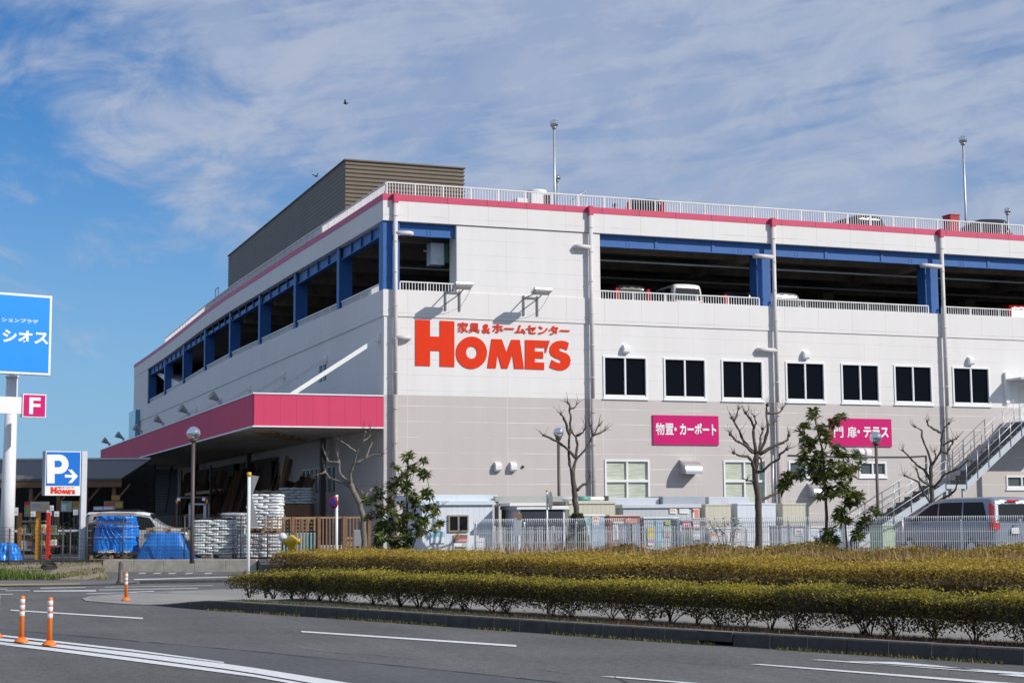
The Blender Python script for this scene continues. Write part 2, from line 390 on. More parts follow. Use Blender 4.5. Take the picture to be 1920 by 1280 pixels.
m = MB(); m.bb(0, BX, BY-.3, BY-.02, LOT, 14.2); part(m, 'wall', wall_white_y)
m = MB(); m.bb(BX-.3, BX-.02, .3, BY-.3, LOT, 14.2); part(m, 'wall', wall_white_y)
# decks
m = MB(); m.bb(.26, BX-.3, .27, BY-.3, 9.55, 9.85); part(m, 'deck_slab', deck_conc)
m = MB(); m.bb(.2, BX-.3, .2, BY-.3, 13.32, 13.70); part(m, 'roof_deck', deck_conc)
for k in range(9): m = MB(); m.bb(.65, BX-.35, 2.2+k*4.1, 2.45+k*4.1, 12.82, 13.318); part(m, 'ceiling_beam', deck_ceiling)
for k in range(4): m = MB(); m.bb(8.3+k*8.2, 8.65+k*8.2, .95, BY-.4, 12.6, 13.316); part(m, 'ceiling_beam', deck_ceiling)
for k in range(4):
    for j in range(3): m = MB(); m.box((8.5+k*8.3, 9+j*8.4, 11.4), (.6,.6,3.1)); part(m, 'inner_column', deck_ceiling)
for y in (1.9, 6.4): m = MB(); m.tube([(2.2,y,12.45),(BX-1,y,12.45)], .05, 8); part(m, 'sprinkler_pipe', galv)
# blue frame
def h_beam_x(mb, x0, x1, y, z0, z1):
    mb.bb(x0, x1, y, y+.03, z0+.03, z1-.03); mb.bb(x0, x1, y-.04, y+.16, z0, z0+.03); mb.bb(x0, x1, y-.04, y+.16, z1-.03, z1)
for a, b in OPEN:
    m = MB(); h_beam_x(m, a, b, .20, 12.71, 13.215); n = max(1, round((b-a)/2.75))
    for k in range(1, n): x = a+(b-a)*k/n; m.bb(x-.07, x+.07, .165, .198, 12.745, 13.18)
    f = part(m, 'beam', blue_steel); m = MB()
    for x in ([a+1.35, b-1.35] if n > 1 else [(a+b)/2+.1]):
        for i in range(4):
            for s in (-.07, .07): m.box((x+s, .192, 12.80+i*.11), (.035,.03,.035))
        m.bb(x-.2, x+.2, .15, .20, 12.70, 12.708)
    part(m, 'splice_bolts', blue_steel, f)
for i, x in enumerate((.30, 16.78, 25.2, 33.45, 41.7)):
    m = MB(); m.bb(x-.33, x+.33, .02 if i == 0 else .28, .62 if i == 0 else .9, 10.53, 13.215 if i == 0 else 12.7)
    part(m, 'column', blue_steel)
COLY = [7.3+8.3*k for k in range(8)]
for y in COLY:
    m = MB(); z0, z1 = 10.40+dz(y), 13.215+dz(y)
    m.bb(.03, .09, y-.2, y+.2, z0, z1); m.bb(.091, .56, y-.16, y+.16, z0+.1, z1-.45); m.bb(.56, .62, y-.2, y+.2, z0+.1, z1); part(m, 'column', blue_steel)
for a, b in zip([.62]+COLY, COLY+[65.3]):
    m = MB(); a2, b2 = a+.2, b-.2; za, zb = dz(a2), dz(b2); n = 4
    for k in range(n):
        y0, y1 = a2+(b2-a2)*k/n, a2+(b2-a2)*(k+1)/n; d = (za+zb)/2
        m.bb(.20, .23, y0, y1, 12.74+d, 13.2+d); m.bb(.10, .34, y0, y1, 12.71+d, 12.739+d)
        if k: m.bb(.12, .199, y0-.04, y0+.04, 12.74+d, 13.2+d)
    part(m, 'beam', blue_steel)
# low balusters of the parking deck
def rail_x(x0, x1, y, z0, z1, post=1.45, bal=.118, w=.045):
    m = MB(); m.bb(x0, x1, y-.03, y+.03, z1-.045, z1); m.bb(x0, x1, y-.02, y+.02, z0, z0+.03)
    n = max(1, round((x1-x0)/post))
    for k in range(n+1): x = x0+(x1-x0)*k/n; m.bb(x-w/2, x+w/2, y-w/2, y+w/2, z0, z1-.045)
    k = int((x1-x0)/bal)
    for i in range(1, k): x = x0+(x1-x0)*i/k; m.bb(x-.011, x+.011, y-.011, y+.011, z0+.03, z1-.045)
    return m
def rail_y(x, y0, y1, z0, z1, post=1.45, bal=.118, w=.045):
    m = MB(); n = max(1, round((y1-y0)/post)); k = int((y1-y0)/bal)
    for i in range(n):
        a, b = y0+(y1-y0)*i/n, y0+(y1-y0)*(i+1)/n; d, e = dz(a), dz(b)
        m.bar((x,a,z1-.022+d), (x,b,z1-.022+e), .06, .045); m.bb(x-w/2, x+w/2, a-w/2, a+w/2, z0+d, z1-.045+d)
    for i in range(1, k): y = y0+(y1-y0)*i/k; m.bb(x-.011, x+.011, y-.011, y+.011, z0+dz(y), z1-.045+dz(y))
    return m
for a, b in [(.68,2.90),(9.14,16.44),(17.13,24.86),(25.56,33.1),(33.8,41.3)]: part(rail_x(a, b, .12, 10.53, 10.90), 'deck_railing', white_paint)
for a, b in zip([.66]+[c+.25 for c in COLY], [c-.25 for c in COLY]+[65.2]): part(rail_y(.14, a, b, 10.53, 10.90), 'deck_railing', white_paint)
part(rail_x(.16, BX-.2, .16, 14.27, 14.79, 1.16, .116, .05), 'roof_railing', white_paint)
part(rail_y(.16, .3, 58, 14.27, 14.79, 1.16, .116, .05), 'roof_railing', white_paint)
# ramp inside the far left bays and the low white roof over it
m = MB(); m.add([(.5,50,9.9),(.5,66,13.1),(4,66,13.1),(4,50,9.9),(.5,50,10.7),(.5,66,13.9-.6),(4,66,13.3),(4,50,10.7)], [(0,3,2,1),(4,5,6,7),(0,1,5,4),(1,2,6,5),(2,3,7,6),(3,0,4,7)]); part(m, 'ramp', white_paint)
m = MB(); m.add([(.35,44.5,14.3),(.35,60,14.15),(2.6,60,14.2),(2.6,44.5,14.3),(.35,44.5,14.75),(.35,60,14.62),(2.6,60,16.0),(2.6,44.5,16.1)], [(0,3,2,1),(4,5,6,7),(0,1,5,4),(1,2,6,5),(2,3,7,6),(3,0,4,7)]); part(m, 'ramp_roof', white_paint)
m = MB()
for y in (38.6, 39.6): m.tube([(.5,y,14.5),(.5,y,15.9)], .03, 6)
m.tube([(.5,38.6,15.9),(.5,39.6,15.9)], .03, 6); m.tube([(.5,38.6,15.4),(.5,39.6,15.4)], .03, 6); part(m, 'roof_ladder', galv)

# brown louvred plant screen on the roof: the louvres are real ribs
brown_rib = mat('brown ribbed cladding', (.165,.132,.098), .6, .08, .8)
m = MB(); hx0, hx1, hy0, hy1, z0, z1 = 1.0, 6.62, 9.82, 38.1, 13.7, 17.76; n = 22; st = (z1-z0)/n
m.bb(hx0+.06, hx1-.06, hy0+.06, hy1-.06, z0, z1-.01)
for k in range(n):
    a = z0+k*st
    ring = lambda e: [(hx0-e*.2,hy0-e),(hx1+e,hy0-e),(hx1+e,hy1+e),(hx0-e*.2,hy1+e)]
    vs = [(*p, a) for p in ring(.03)] + [(*p, a+.05) for p in ring(.03)] + [(*p, a+.085) for p in ring(-.02)] + [(*p, a+st-.03) for p in ring(-.02)] + [(*p, a+st) for p in ring(.03)]
    m.add(vs, [(r*4+i, r*4+(i+1) % 4, (r+1)*4+(i+1) % 4, (r+1)*4+i) for r in range(4) for i in range(4)])
m.bb(hx0-.06, hx1+.06, hy0-.06, hy1+.06, z1-.009, z1+.05); part(m, 'plant_screen', brown_rib)

# windows
pane_cream = None
def sliding_window(x0, x1, z0, z1, glass, transom=False, y=0.):
    m = MB(); f = .075; e = .035
    for (a, b, c, d) in ((x0, x1, z0, z0+f+.02), (x0, x1, z1-f, z1), (x0, x0+f, z0+f+.02, z1-f), (x1-f, x1, z0+f+.02, z1-f)): m.bb(a, b, y-e, y+.10, c, d)
    m.bb(x0-.04, x1+.04, y-.06, y+.04, z0-.045, z0-.002)
    xm = (x0+x1)/2; m.bb(xm-.035, xm+.035, y-.015, y+.09, z0+f+.02, z1-f)
    if transom: zt = z0+(z1-z0)*.47+.12; m.bb(x0+f, x1-f, y-.03, y+.095, zt-.05, zt+.05)
    else:
        m.bb(x0+f, xm-.035, y+.0, y+.08, z0+f+.02, z0+f+.075); m.bb(xm+.035, x1-f, y+.0, y+.08, z0+f+.02, z0+f+.075)
    w = MB(); w.bb(x0+f-.01, x1-f+.01, y+.06, y+.075, z0+f, z1-f+.01)
    p = part(w, 'window', glass)
    fr = m.build('window_frame', alu, p, world=True)
    return p
cream_pane = mat('blinds behind glass', (.52,.55,.44), .12, .30, 3., stretch=(.6,1,7.), spec=.7)
grey_pane = mat('dusty grey glass', (.085,.10,.10), .15, .15, 2., spec=.6)
for a, b in UPW: sliding_window(a, b, UZ0, UZ1, dark_glass)
for i, (a, b, c, d) in enumerate(LOW): sliding_window(a, b, c, d, cream_pane if i < 2 else grey_pane, i < 2)
m = MB(); m.bb(.06, .08, 9.0, 10.48, 7.78, 8.46); w = part(m, 'window', glass_mat('blue glass', (.05,.14,.22), .05, .9))
m = MB()
for y in (8.98, 9.71, 10.45): m.bb(-.02, .1, y, y+.05, 7.76, 8.48)
m.build('window_frame', alu, w, world=True)
for (a, b, c, d) in LGW:
    m = MB(); m.bb(.06, .08, a, b, c, d); w = part(m, 'window', grey_pane); m = MB(); k = max(2, round((b-a)/.8))
    for i in range(k+1): y = a+(b-a-.06)*i/k; m.bb(-.02, .1, y, y+.06, c, d)
    m.bb(-.02, .1, a, b, d-.06, d+.001); m.build('window_frame', alu, w, world=True)

# rainwater pipes with pink boxes at the coping, outlet elbows on the wall
pipe_white = mat('white rain pipe', (.60,.575,.57), .5, .06); pipe_grey = mat('grey rain pipe', (.40,.365,.36), .55, .07)
for x, els in ((.41, ((12.72, 1.07),(8.64,.98))), (8.63, ((12.58,8.02),)), (17.03, ((12.6,16.2),(8.64,16.25))), (25.46, ((12.6,24.5),)), (33.7, ((12.6,32.8),))):
    m = MB(); m.tube([(x,-.17,6.46),(x,-.17,14.0)], .088, 12)
    for z in (7.3, 8.6, 9.9, 11.2, 12.4, 13.4): m.tube([(x,-.17,z-.02),(x,-.17,z+.02)], .102, 12)
    for z, xe in els:
        s = 1 if xe > x else -1
        m.tube([(x,-.17,z),(xe-s*.1,-.2,z+.02),(xe,-.14,z+.02),(xe+s*.02,.0,z+.02)], .095, 10)
    p = part(m, 'rain_pipe', pipe_white)
    m = MB(); m.tube([(x,-.17,LOT),(x,-.17,6.46)], .088, 12)
    for z in (1.8, 3.2, 4.6, 5.9): m.tube([(x,-.17,z-.02),(x,-.17,z+.02)], .102, 12)
    m.build('lower_pipe', pipe_grey, p, world=True)
    m = MB(); m.bev(x-.105, x+.105, -.275, -.081, 13.92, 14.285, .02); m.build('hopper', pink, p, world=True)
# cables and conduits on the wall
m = MB(); m.tube([on_y(1478,853,-.03), on_y(1560,855,-.03), on_y(1640,856,-.03), on_y(1700,856,-.03), on_y(1737,854,-.03)], .025, 6)
m.tube([on_y(1737,854,-.03), on_y(1738,905,-.03)], .025, 6); part(m, 'wall_conduit', dark_steel)
m = MB(); m.tube([on_y(1449,853,-.32), on_y(1449,970,-.32)], .05, 8); part(m, 'wall_conduit', galv)
m = MB(); m.bb(28.62, 28.80, -.14, -.003, 6.65, 8.02); part(m, 'wall_duct', white_paint)
m = MB(); x = on_y(1898,716,-.5).x; m.bb(x, x+3.4, -1.1, -.002, 7.64, 7.73); part(m, 'door_canopy', galv)
m = MB(); m.bb(.3+29.1, 31.2, -.02, -.003, 5.35, 7.4); d_ = part(m, 'fire_door', MT('cream door', (.66,.64,.60), .5, .05))
# small white ventilation hoods
hood_m = mat('white vent cover', (.80,.80,.80), .35, .05)
def vent(x, z, s=.24):
    m = MB(); pr = [(-.001,0),(-.16,0),(-.21,.07),(-.21,.22),(-.15,.32),(-.001,.36)]
    k = s/.24; m.add([(x-s/2, y*k, z-.17+zz*k) for y, zz in pr]+[(x+s/2, y*k, z-.17+zz*k) for y, zz in pr],
        [tuple(range(6)), tuple(range(11,5,-1))]+[(i,i+6,(i+1) % 6+6,(i+1) % 6) for i in range(6)])
    p = part(m, 'vent_hood', hood_m)
for x, z in ((4.6,3.72),(5.24,3.72),(10.16,8.5),(18.51,8.5),(26.84,8.48),(21.07,4.39),(21.42,4.39)): vent(x, z)
m = MB(); m.ball((5.67,-.03,3.73), .06, 8, 6); part(m, 'vent_hood', dark_steel)
def big_hood(x0, x1, z0, z1, y=.62):
    m = MB(); n = 8; pr = [(-.001, z1)] + [(-y*math.sin(math.pi/2*i/n)*1.0, z1-.02-(z1-z0)*.78*(1-math.cos(math.pi/2*i/n))) for i in range(1, n+1)] + [(-y, z0), (-.001, z0)]
    k = len(pr); m.smooth = False
    m.add([(x0, a, b) for a, b in pr]+[(x1, a, b) for a, b in pr], [tuple(range(k)), tuple(range(2*k-1, k-1, -1))]+[(i,i+k,(i+1) % k+k,(i+1) % k) for i in range(k-1)])
    part(m, 'exhaust_hood', mat('stainless steel', (.72,.72,.73), .28, .05, metal=.85))
big_hood(12.5, 13.25, 3.46, 4.05); big_hood(18.45, 19.0, 2.55, 3.1)

# pink canopy along the left side
CX, CY0, CY1, CZ0, CZ1 = -5.02, .0, 50.6, 5.16, 6.44
canopy = MB(); canopy.bb(CX+.12, -.003, CY0+.12, CY1-.1, CZ1-.16, CZ1-.06)
cano = part(canopy, 'canopy', deck_conc)
m = MB(); m.bb(CX+.02, -.004, CY0, CY0+.10, CZ0+.05, CZ1-.05); m.build('fascia', pink_fascia, cano, world=True)
m = MB(); m.bb(CX, CX+.10, CY0+.101, CY1, CZ0+.05, CZ1-.05); m.bb(CX+.101, -.004, CY1-.1, CY1, CZ0+.05, CZ1-.05); m.build('fascia', pink_fascia_y, cano, world=True)
m = MB()
for z in (CZ0, CZ1-.05):
    m.bb(CX-.03, -.002, CY0-.03, CY0+.12, z, z+.05); m.bb(CX-.03, CX+.12, CY0+.121, CY1+.03, z, z+.05)
m.build('fascia_trim', alu, cano, world=True)
m = MB(); m.bb(CX+.12, -.003, CY0+.121, CY1-.1, CZ0+.02, CZ0+.06); m.build('soffit', soffit_m, cano, world=True)
for i in range(14): y = 3.2+i*.45; m = MB(); m.bb(-4.4+i*.2, -3.5+i*.2, y, y+.16, CZ0-.05, CZ0+.018); m.build('soffit_batten', wood_dark if i % 3 else wood, cano, world=True)
for k in range(7):
    y = .6+8.45*k
    if y < CY1:
        m = MB(); m.bar((0,y,8.72), (-3.55,y,CZ1-.06), .13, .16); m.box((-.05,y,8.72), (.09,.3,.3)); m.build('tie_rod', white_paint, cano, world=True)
for k in range(3):
    m = MB(); m.bb(-.52, -.3, 7.9+k*16, 8.12+k*16, LOT, CZ0+.02); m.build('canopy_post', brown_steel, cano, world=True)
m = MB(); m.bb(CX+.1, -.02, CY1-.35, CY1-.12, LOT, CZ0+.01); m.build('end_wall', mat('blue grey end wall', (.16,.17,.20), .7, .1), cano, world=True)
# green and grey box under the beam in the corner bay
m = MB(); m.bb(2.2, 2.75, .95, 1.5, 11.75, 12.62); b_ = part(m, 'duct_box', galv); m = MB(); m.bb(2.76, 2.95, .96, 1.48, 11.85, 12.6); m.build('duct_end', MT('green enamel', (.03,.13,.09)), b_, world=True)
# the narrow blue glass bay at the far end
m = MB(); m.bb(-.40, -.05, 69.2, 73.1, LOT, 10.4); part(m, 'glass_bay', glass_mat('blue bay glass', (.10,.28,.42), .08, .8))
# ================================================================ GROUND, ROAD, KERB
def asphalt(name, col, sp=.30, blotch=.10):
    m, nt, N, Lk, P = nodes(name); P.inputs['Roughness'].default_value = .88; P.inputs['Specular IOR Level'].default_value = .25
    tc = N.new('ShaderNodeTexCoord')
    def ns(sc, d=3, rg=.6):
        t = N.new('ShaderNodeTexNoise'); t.inputs['Scale'].default_value = sc; t.inputs['Detail'].default_value = d; t.inputs['Roughness'].default_value = rg
        Lk.new(tc.outputs['Object'], t.inputs['Vector']); return t.outputs[0]
    def mr(x, a, b, c, d):
        r = N.new('ShaderNodeMapRange'); Lk.new(x, r.inputs[0])
        for i, v in enumerate((a, b, c, d)): r.inputs[i+1].default_value = v
        return r.outputs[0]
    def mul(a, b):
        q = N.new('ShaderNodeMath'); q.operation = 'MULTIPLY'; Lk.new(a, q.inputs[0]); Lk.new(b, q.inputs[1]); return q.outputs[0]
    grain = ns(30, 5, .85); g2 = ns(9, 5, .75)
    f = mul(mul(mr(grain, .25, .75, 1-sp, 1+sp), mr(g2, .3, .7, 1-sp*.5, 1+sp*.5)), mr(ns(.33, 5, .6), .3, .7, 1-blotch, 1+blotch))
    mp = N.new('ShaderNodeMapping'); mp.inputs['Rotation'].default_value = (0,0,R(24.5)); mp.inputs['Scale'].default_value = (1.1,.05,1); Lk.new(tc.outputs['Object'], mp.inputs[0])
    t_ = N.new('ShaderNodeTexNoise'); t_.inputs['Scale'].default_value = 1.0; t_.inputs['Detail'].default_value = 4; Lk.new(mp.outputs[0], t_.inputs['Vector']); f = mul(f, mr(t_.outputs[0], .3, .7, 1-blotch*.8, 1+blotch*.8))
    v = N.new('ShaderNodeVectorMath'); v.operation = 'SCALE'; v.inputs[0].default_value = col; Lk.new(f, v.inputs['Scale']); Lk.new(v.outputs[0], P.inputs['Base Color'])
    b = N.new('ShaderNodeBump'); b.inputs['Strength'].default_value = .5; b.inputs['Distance'].default_value = .015; Lk.new(grain, b.inputs['Height']); Lk.new(b.outputs[0], P.inputs['Normal'])
    return m
road_m = asphalt('asphalt', (.128,.126,.121), .62, .16); road_new = asphalt('newer asphalt', (.110,.111,.116), .42, .10)
walk_m = asphalt('pale paving', (.30,.285,.265), .18, .10); yard_m = asphalt('yard asphalt', (.115,.11,.105), .3, .16)
line_m = mat('road paint', (.72,.72,.72), .7, .16, 14.)
soil_m = mat('dark soil', (.075,.052,.035), .95, .35, 9., bump=.8)
m = MB(); m.poly([(-900,-900,0),(900,-900,0),(900,1500,0),(-900,1500,0)]); struct(m, 'ground', road_m)

def flat(name, pts, z, m): q = MB(); q.poly([(p[0],p[1],z) for p in pts]); return struct(q, name, m)
worn_line = mat('worn road paint', (.50,.50,.49), .8, .28, 9.)
def mark(pix, z=.008, m_=None):
    q = MB(); q.poly([tuple(on_z(u,v,z)) for u, v in pix]); return struct(q, 'road_marking', m_ or line_m)
def stripe(top, bot):
    q = MB(); t = [tuple(on_z(u,v,.008)) for u, v in top]; b = [tuple(on_z(u,v,.008)) for u, v in bot]
    for i in range(len(t)-1): q.poly([b[i], b[i+1], t[i+1], t[i]])
    return struct(q, 'road_marking', line_m)
# the relaid lane of the road and the crack along its edge
seam = [on_z(u,v,.004) for u, v in ((-260,1160),(0,1179),(240,1200),(480,1221),(900,1263),(1300,1306),(1700,1352))]
low = [on_z(u,v,.004) for u, v in ((1700,1440),(1000,1338),(650,1288),(420,1243),(250,1219),(0,1189),(-260,1162))]
m = MB(); m.poly([tuple(p) for p in seam+low]); struct(m, 'road_patch', road_new)
def resample_(pts, step):
    pts = [Vector(p) for p in pts]; out = [pts[0]]; acc = 0
    for a, b in zip(pts[:-1], pts[1:]):
        L = (b-a).length; d = step-acc
        while d < L: out.append(a.lerp(b, d/L)); d += step
        acc = L-(d-step)
    out.append(pts[-1]); return out
m = MB(); tar = mat('tar joint', (.025,.025,.027), .8, .3)
for a, b in zip(seam[:-1], seam[1:]):
    for k in range(10):
        p, q = a.lerp(b, k/10), a.lerp(b, (k+1)/10); w = random.uniform(.008, .028); n = Vector((b.y-a.y, a.x-b.x, 0)).normalized()
        m.poly([p+n*w+Vector((0,0,.004)), p-n*w+Vector((0,0,.004)), q-n*w+Vector((0,0,.004)), q+n*w+Vector((0,0,.004))])
struct(m, 'road_joint', tar)
for cr in (((1120,1232),(1180,1237),(1230,1235),(1300,1243),(1390,1247)),((560,1215),(640,1224),(700,1226),(780,1236)),((330,1178),(420,1185),(520,1188)),((1010,1252),(1060,1262),(1150,1266),(1180,1282))):
    q = MB(); pt = [on_z(u,v,.009) for u, v in cr]; pt = resample_(pt, .22)
    for i_ in range(1, len(pt)-1): pt[i_] = pt[i_]+Vector((random.uniform(-.03,.03), random.uniform(-.03,.03), 0))
    for a, b in zip(pt[:-1], pt[1:]):
        w = random.uniform(.003,.009); n = Vector((b.y-a.y, a.x-b.x, 0)).normalized(); q.poly([a+n*w, a-n*w, b-n*w, b+n*w])
    struct(q, 'road_crack', tar)
mark([(20,1142.2),(268,1157.2),(268,1159.6),(20,1144)]); mark([(565,1181.8),(968,1208.2),(968,1211.6),(565,1184.2)])
stripe([(-300,1161),(0,1189),(100,1200),(250,1217),(420,1240)], [(-300,1163),(0,1192),(100,1203.4),(250,1220.4),(420,1242)])
stripe([(-300,1166.5),(0,1195.5),(100,1206),(250,1222.5),(420,1243),(480,1251.5),(640,1277),(760,1297)], [(-300,1170),(0,1200),(100,1211.5),(250,1230),(420,1252.5),(480,1261.5),(640,1289),(760,1311)])
stripe([(-300,1172),(0,1202.5),(100,1214),(250,1232.5),(420,1255),(480,1264),(640,1292)], [(-300,1176),(0,1207.5),(100,1219.5),(250,1238.5),(420,1260.5),(480,1268.5),(640,1297)])
mark([(1125,1267),(1150,1267),(1480,1293),(1450,1293)]); mark([(1405,1244),(1428,1244),(1960,1284),(1960,1290),(1900,1284)])
mark([(1518,1235.5),(1535,1235.5),(1960,1262),(1960,1266),(1860,1260)]); mark([(1590,1238.6),(1680,1240),(1752,1246),(1850,1257.6),(1745,1250.2),(1650,1244.5)])
mark([(1868,1263.5),(1985,1262),(2060,1272),(1940,1270)])
# crossing stripes and edge lines of the side street
for q in ([(61,1106.4),(180,1105),(180,1108.2),(64,1108.4)], [(160,1112),(288,1106.8),(291,1108.6),(166,1113.2)], [(185,1104.6),(370,1101.6),(372,1102.9),(186,1106)],
          [(75,1101.3),(160,1099.9),(161,1101),(76,1102.8)], [(-30,1102.5),(14,1103.2),(14,1104.3),(-30,1103.8)], [(-30,1112.6),(24,1112.6),(24,1114),(-30,1114)],
          [(196,1099.6),(400,1096.4),(400,1097.2),(198,1100.6)], [(200,1113.6),(300,1109.6),(301,1110.4),(205,1114.6)], [(10,1106.2),(56,1105.8),(56,1107),(10,1107.4)]): mark(q, .008, worn_line)
mark([(250,1085),(415,1080.8),(478,1079),(478,1080),(415,1082),(252,1086.6)])
for u in (262, 290, 318, 350, 386): mark([(u,1073.4),(u+14,1073.2),(u+9,1075),(u-4,1075.2)], .006, worn_line)

# pavement island with the two hedges: flush at the corner, a full kerb further along
KERB = [on_z(u,v,0) for u, v in ((275,1134),(375,1142),(650,1160),(900,1178),(1200,1199.5),(1500,1219),(1919,1246))]
KERB.append(KERB[-1] + (KERB[-1]-KERB[-2])*3.2)
def resample(pts, step):
    pts = [Vector(p) for p in pts]; out = [pts[0]]; acc = 0
    for a, b in zip(pts[:-1], pts[1:]):
        L = (b-a).length; d = step-acc
        while d < L: out.append(a.lerp(b, d/L)); d += step
        acc = L-(d-step)
    out.append(pts[-1]); return out
def smooth_path(pts, it=3):
    for _ in range(it): pts = [pts[0]] + [(pts[i-1]+pts[i]*2+pts[i+1])/4 for i in range(1, len(pts)-1)] + [pts[-1]]
    return pts
KP = smooth_path(resample(KERB, .5))
def nrm(path, i):
    t = (path[min(i+1, len(path)-1)]-path[max(i-1, 0)]).normalized(); return Vector((-t.y, t.x, 0))   # away from the road
KH = [min(.185, .02+.012*i + (.05 if i > 2 else 0) + (.07 if i > 4 else 0)) for i in range(len(KP))]
FRN = [on_z(u,v,0) for u, v in ((275,1134),(240,1133),(200,1130),(160,1126.5),(154,1122),(170,1118),(200,1115),(260,1110.5),(330,1107.5),(400,1105))]
m = MB(); isl = []
inner = [KP[i]+nrm(KP, i)*.16 for i in range(len(KP))]
for i in range(len(KP)-1):
    a, b = inner[i], inner[i+1]; na, nb = nrm(KP, i), nrm(KP, i+1)
    ha, hb = max(.012, KH[i]-.05), max(.012, KH[i+1]-.05)
    for j in range(4):
        w0, w1 = j*2.2, (j+1)*2.2; g = lambda h, w: h + (.15-h)*min(1, w/4.4) if h > .1 else h + (.1-h)*min(1, w/6)
        m.poly([(*(a+na*w0).xy, g(ha,w0)), (*(b+nb*w0).xy, g(hb,w0)), (*(b+nb*w1).xy, g(hb,w1)), (*(a+na*w1).xy, g(ha,w1))])
struct(m, 'pavement', walk_m)
tip = [Vector((p.x, p.y, .010)) for p in FRN] + [on_z(560,1100,.010), Vector((-4,-19,.010)), Vector((-9.8,-27.5,.010)), Vector((inner[1].x, inner[1].y, .010))]
q = MB(); q.poly([tuple(p) for p in tip]); struct(q, 'pavement', walk_m)
q = MB()
for i in range(len(FRN)-1):
    a, b = FRN[i], FRN[i+1]; c = Vector((-10.5,-24.5,0)); da, db = (c-a).normalized()*.16, (c-b).normalized()*.16
    q.poly([(*a.xy,.014), (*b.xy,.014), (*(b+db).xy,.016), (*(a+da).xy,.016)])
struct(q, 'kerb', mat('worn kerb edge', (.33,.31,.28), .85, .2, 4.))
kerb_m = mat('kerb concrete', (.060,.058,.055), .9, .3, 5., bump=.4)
kerb_lit_top = mat('sunlit tone kerb top', (.20,.185,.165), .9, .3, 6.)  # shaded face and sunlit top painted as a dark and a pale tone
joint_m = mat('kerb mortar', (.30,.29,.27), .9, .3)
kb = MB(); kj = MB(); gaps = {23, 24}
kp2 = smooth_path(resample(KERB, .60), 3)
for i in range(len(kp2)-1):
    a, b = kp2[i], kp2[i+1]; na, nb = nrm(kp2, i), nrm(kp2, min(i+1, len(kp2)-1)); t = (b-a).normalized()
    h = float(np.interp((a-kp2[0]).length, [0,.8,2.2,3], [.015,.05,.17,.185])); h2 = float(np.interp((b-kp2[0]).length, [0,.8,2.2,3], [.015,.05,.17,.185]))
    a2, b2 = a+t*.006, b-t*.006; o = .018; h -= random.uniform(0,.006)
    if i == 25:      # kerb inlet of a drain: a slot under a thin lintel
        kb.add([(*(a2).xy,h-.13),(*(b2).xy,h-.13),(*(b2+nb*.16).xy,h-.13),(*(a2+na*.16).xy,h-.13),(*(a2).xy,h),(*(b2).xy,h),(*(b2+nb*.16).xy,h),(*(a2+na*.16).xy,h)],
               [(0,3,2,1),(4,5,6,7),(0,1,5,4),(1,2,6,5),(2,3,7,6),(3,0,4,7)])
        continue
    prof = lambda p, n, hh: [(*(p).xy,-.05),(*(p+n*o).xy,hh-.02),(*(p+n*(o+.02)).xy,hh),(*(p+n*.16).xy,hh),(*(p+n*.16).xy,-.05)]
    kb.add(prof(a2,na,h)+prof(b2,nb,h2), [(0,1,6,5),(1,2,7,6),(2,3,8,7),(3,4,9,8),(4,3,2,1,0),(5,6,7,8,9)])
    p2 = lambda p, n: [(*(p+n*.004).xy,-.02),(*(p+n*(o+.006)).xy,h2-.012),(*(p+n*.15).xy,h2-.012),(*(p+n*.15).xy,-.02)]
    if i % 3 != 1: kj.add(p2(b-t*.012,nb)+p2(b+t*.012,nb), [(0,1,5,4),(1,2,6,5),(2,3,7,6)])
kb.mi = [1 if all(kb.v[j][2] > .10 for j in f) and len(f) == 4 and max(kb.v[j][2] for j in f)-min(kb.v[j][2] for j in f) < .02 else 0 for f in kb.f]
kerb = struct(kb, 'kerb', [kerb_m, kerb_lit_top]); struct(kj, 'kerb_joint', joint_m)
m = MB()
for i in range(5, len(KP)-1):
    a, b = inner[i], inner[i+1]; na, nb = nrm(KP, i), nrm(KP, i+1); h = KH[i]-.035
    m.poly([(*a.xy,h),(*b.xy,h),(*(b+nb*.75).xy,.165),(*(a+na*.75).xy,.165)])
struct(m, 'planting_strip', soil_m)

# raised store yard with its concrete edge, bank of grass to the left
w0, w1 = on_z(196,1071.5,0), on_z(468,1071.5,0); wd = (w1-w0).normalized(); wn = Vector((wd.y,-wd.x,0))    # wn: towards the street
if wn.dot(Vector(CAM)-w0) < 0: wn = -wn
w2 = on_z(484,1071.5,0); F0, F1 = at_d(890,975,50), at_d(1930,970,45); F2 = F1+(F1-F0)*.9
YE = [at_d(490,1000,48.0), at_d(760,1000,45.2), at_d(890,1000,45.2)]; fo = Vector((.30,-.95,0)).normalized()
YARD = [w0-wd*40, w2] + [Vector((p.x,p.y,0)) for p in YE] + [Vector((F1.x, F1.y, 0))-CF*1.2, Vector((F2.x, F2.y, 0))-CF*1.2, Vector((60,-40,0)), Vector((90,160,0)), Vector((-120,200,0)), w0-wd*70+Vector((0,60,0))]
yo = [p.copy() for p in YARD]; m = MB(); m.poly([(p.x,p.y,LOT) for p in YARD])
for a, b in zip(YARD[:7], YARD[1:8]): m.poly([(a.x,a.y,0),(b.x,b.y,0),(b.x,b.y,LOT),(a.x,a.y,LOT)])
struct(m, 'store_yard', yard_m)
m = MB(); L_ = (w2-w0).length; Mx = Matrix.Translation(w0) @ Matrix((( wd.x,-wn.x,0,0),(wd.y,-wn.y,0,0),(0,0,1,0),(0,0,0,1))); m.M = Mx
for k in range(5): m.bev(k*L_/5+.004, (k+1)*L_/5-.004, -.16, -.005, -.05, LOT+.02, .012)
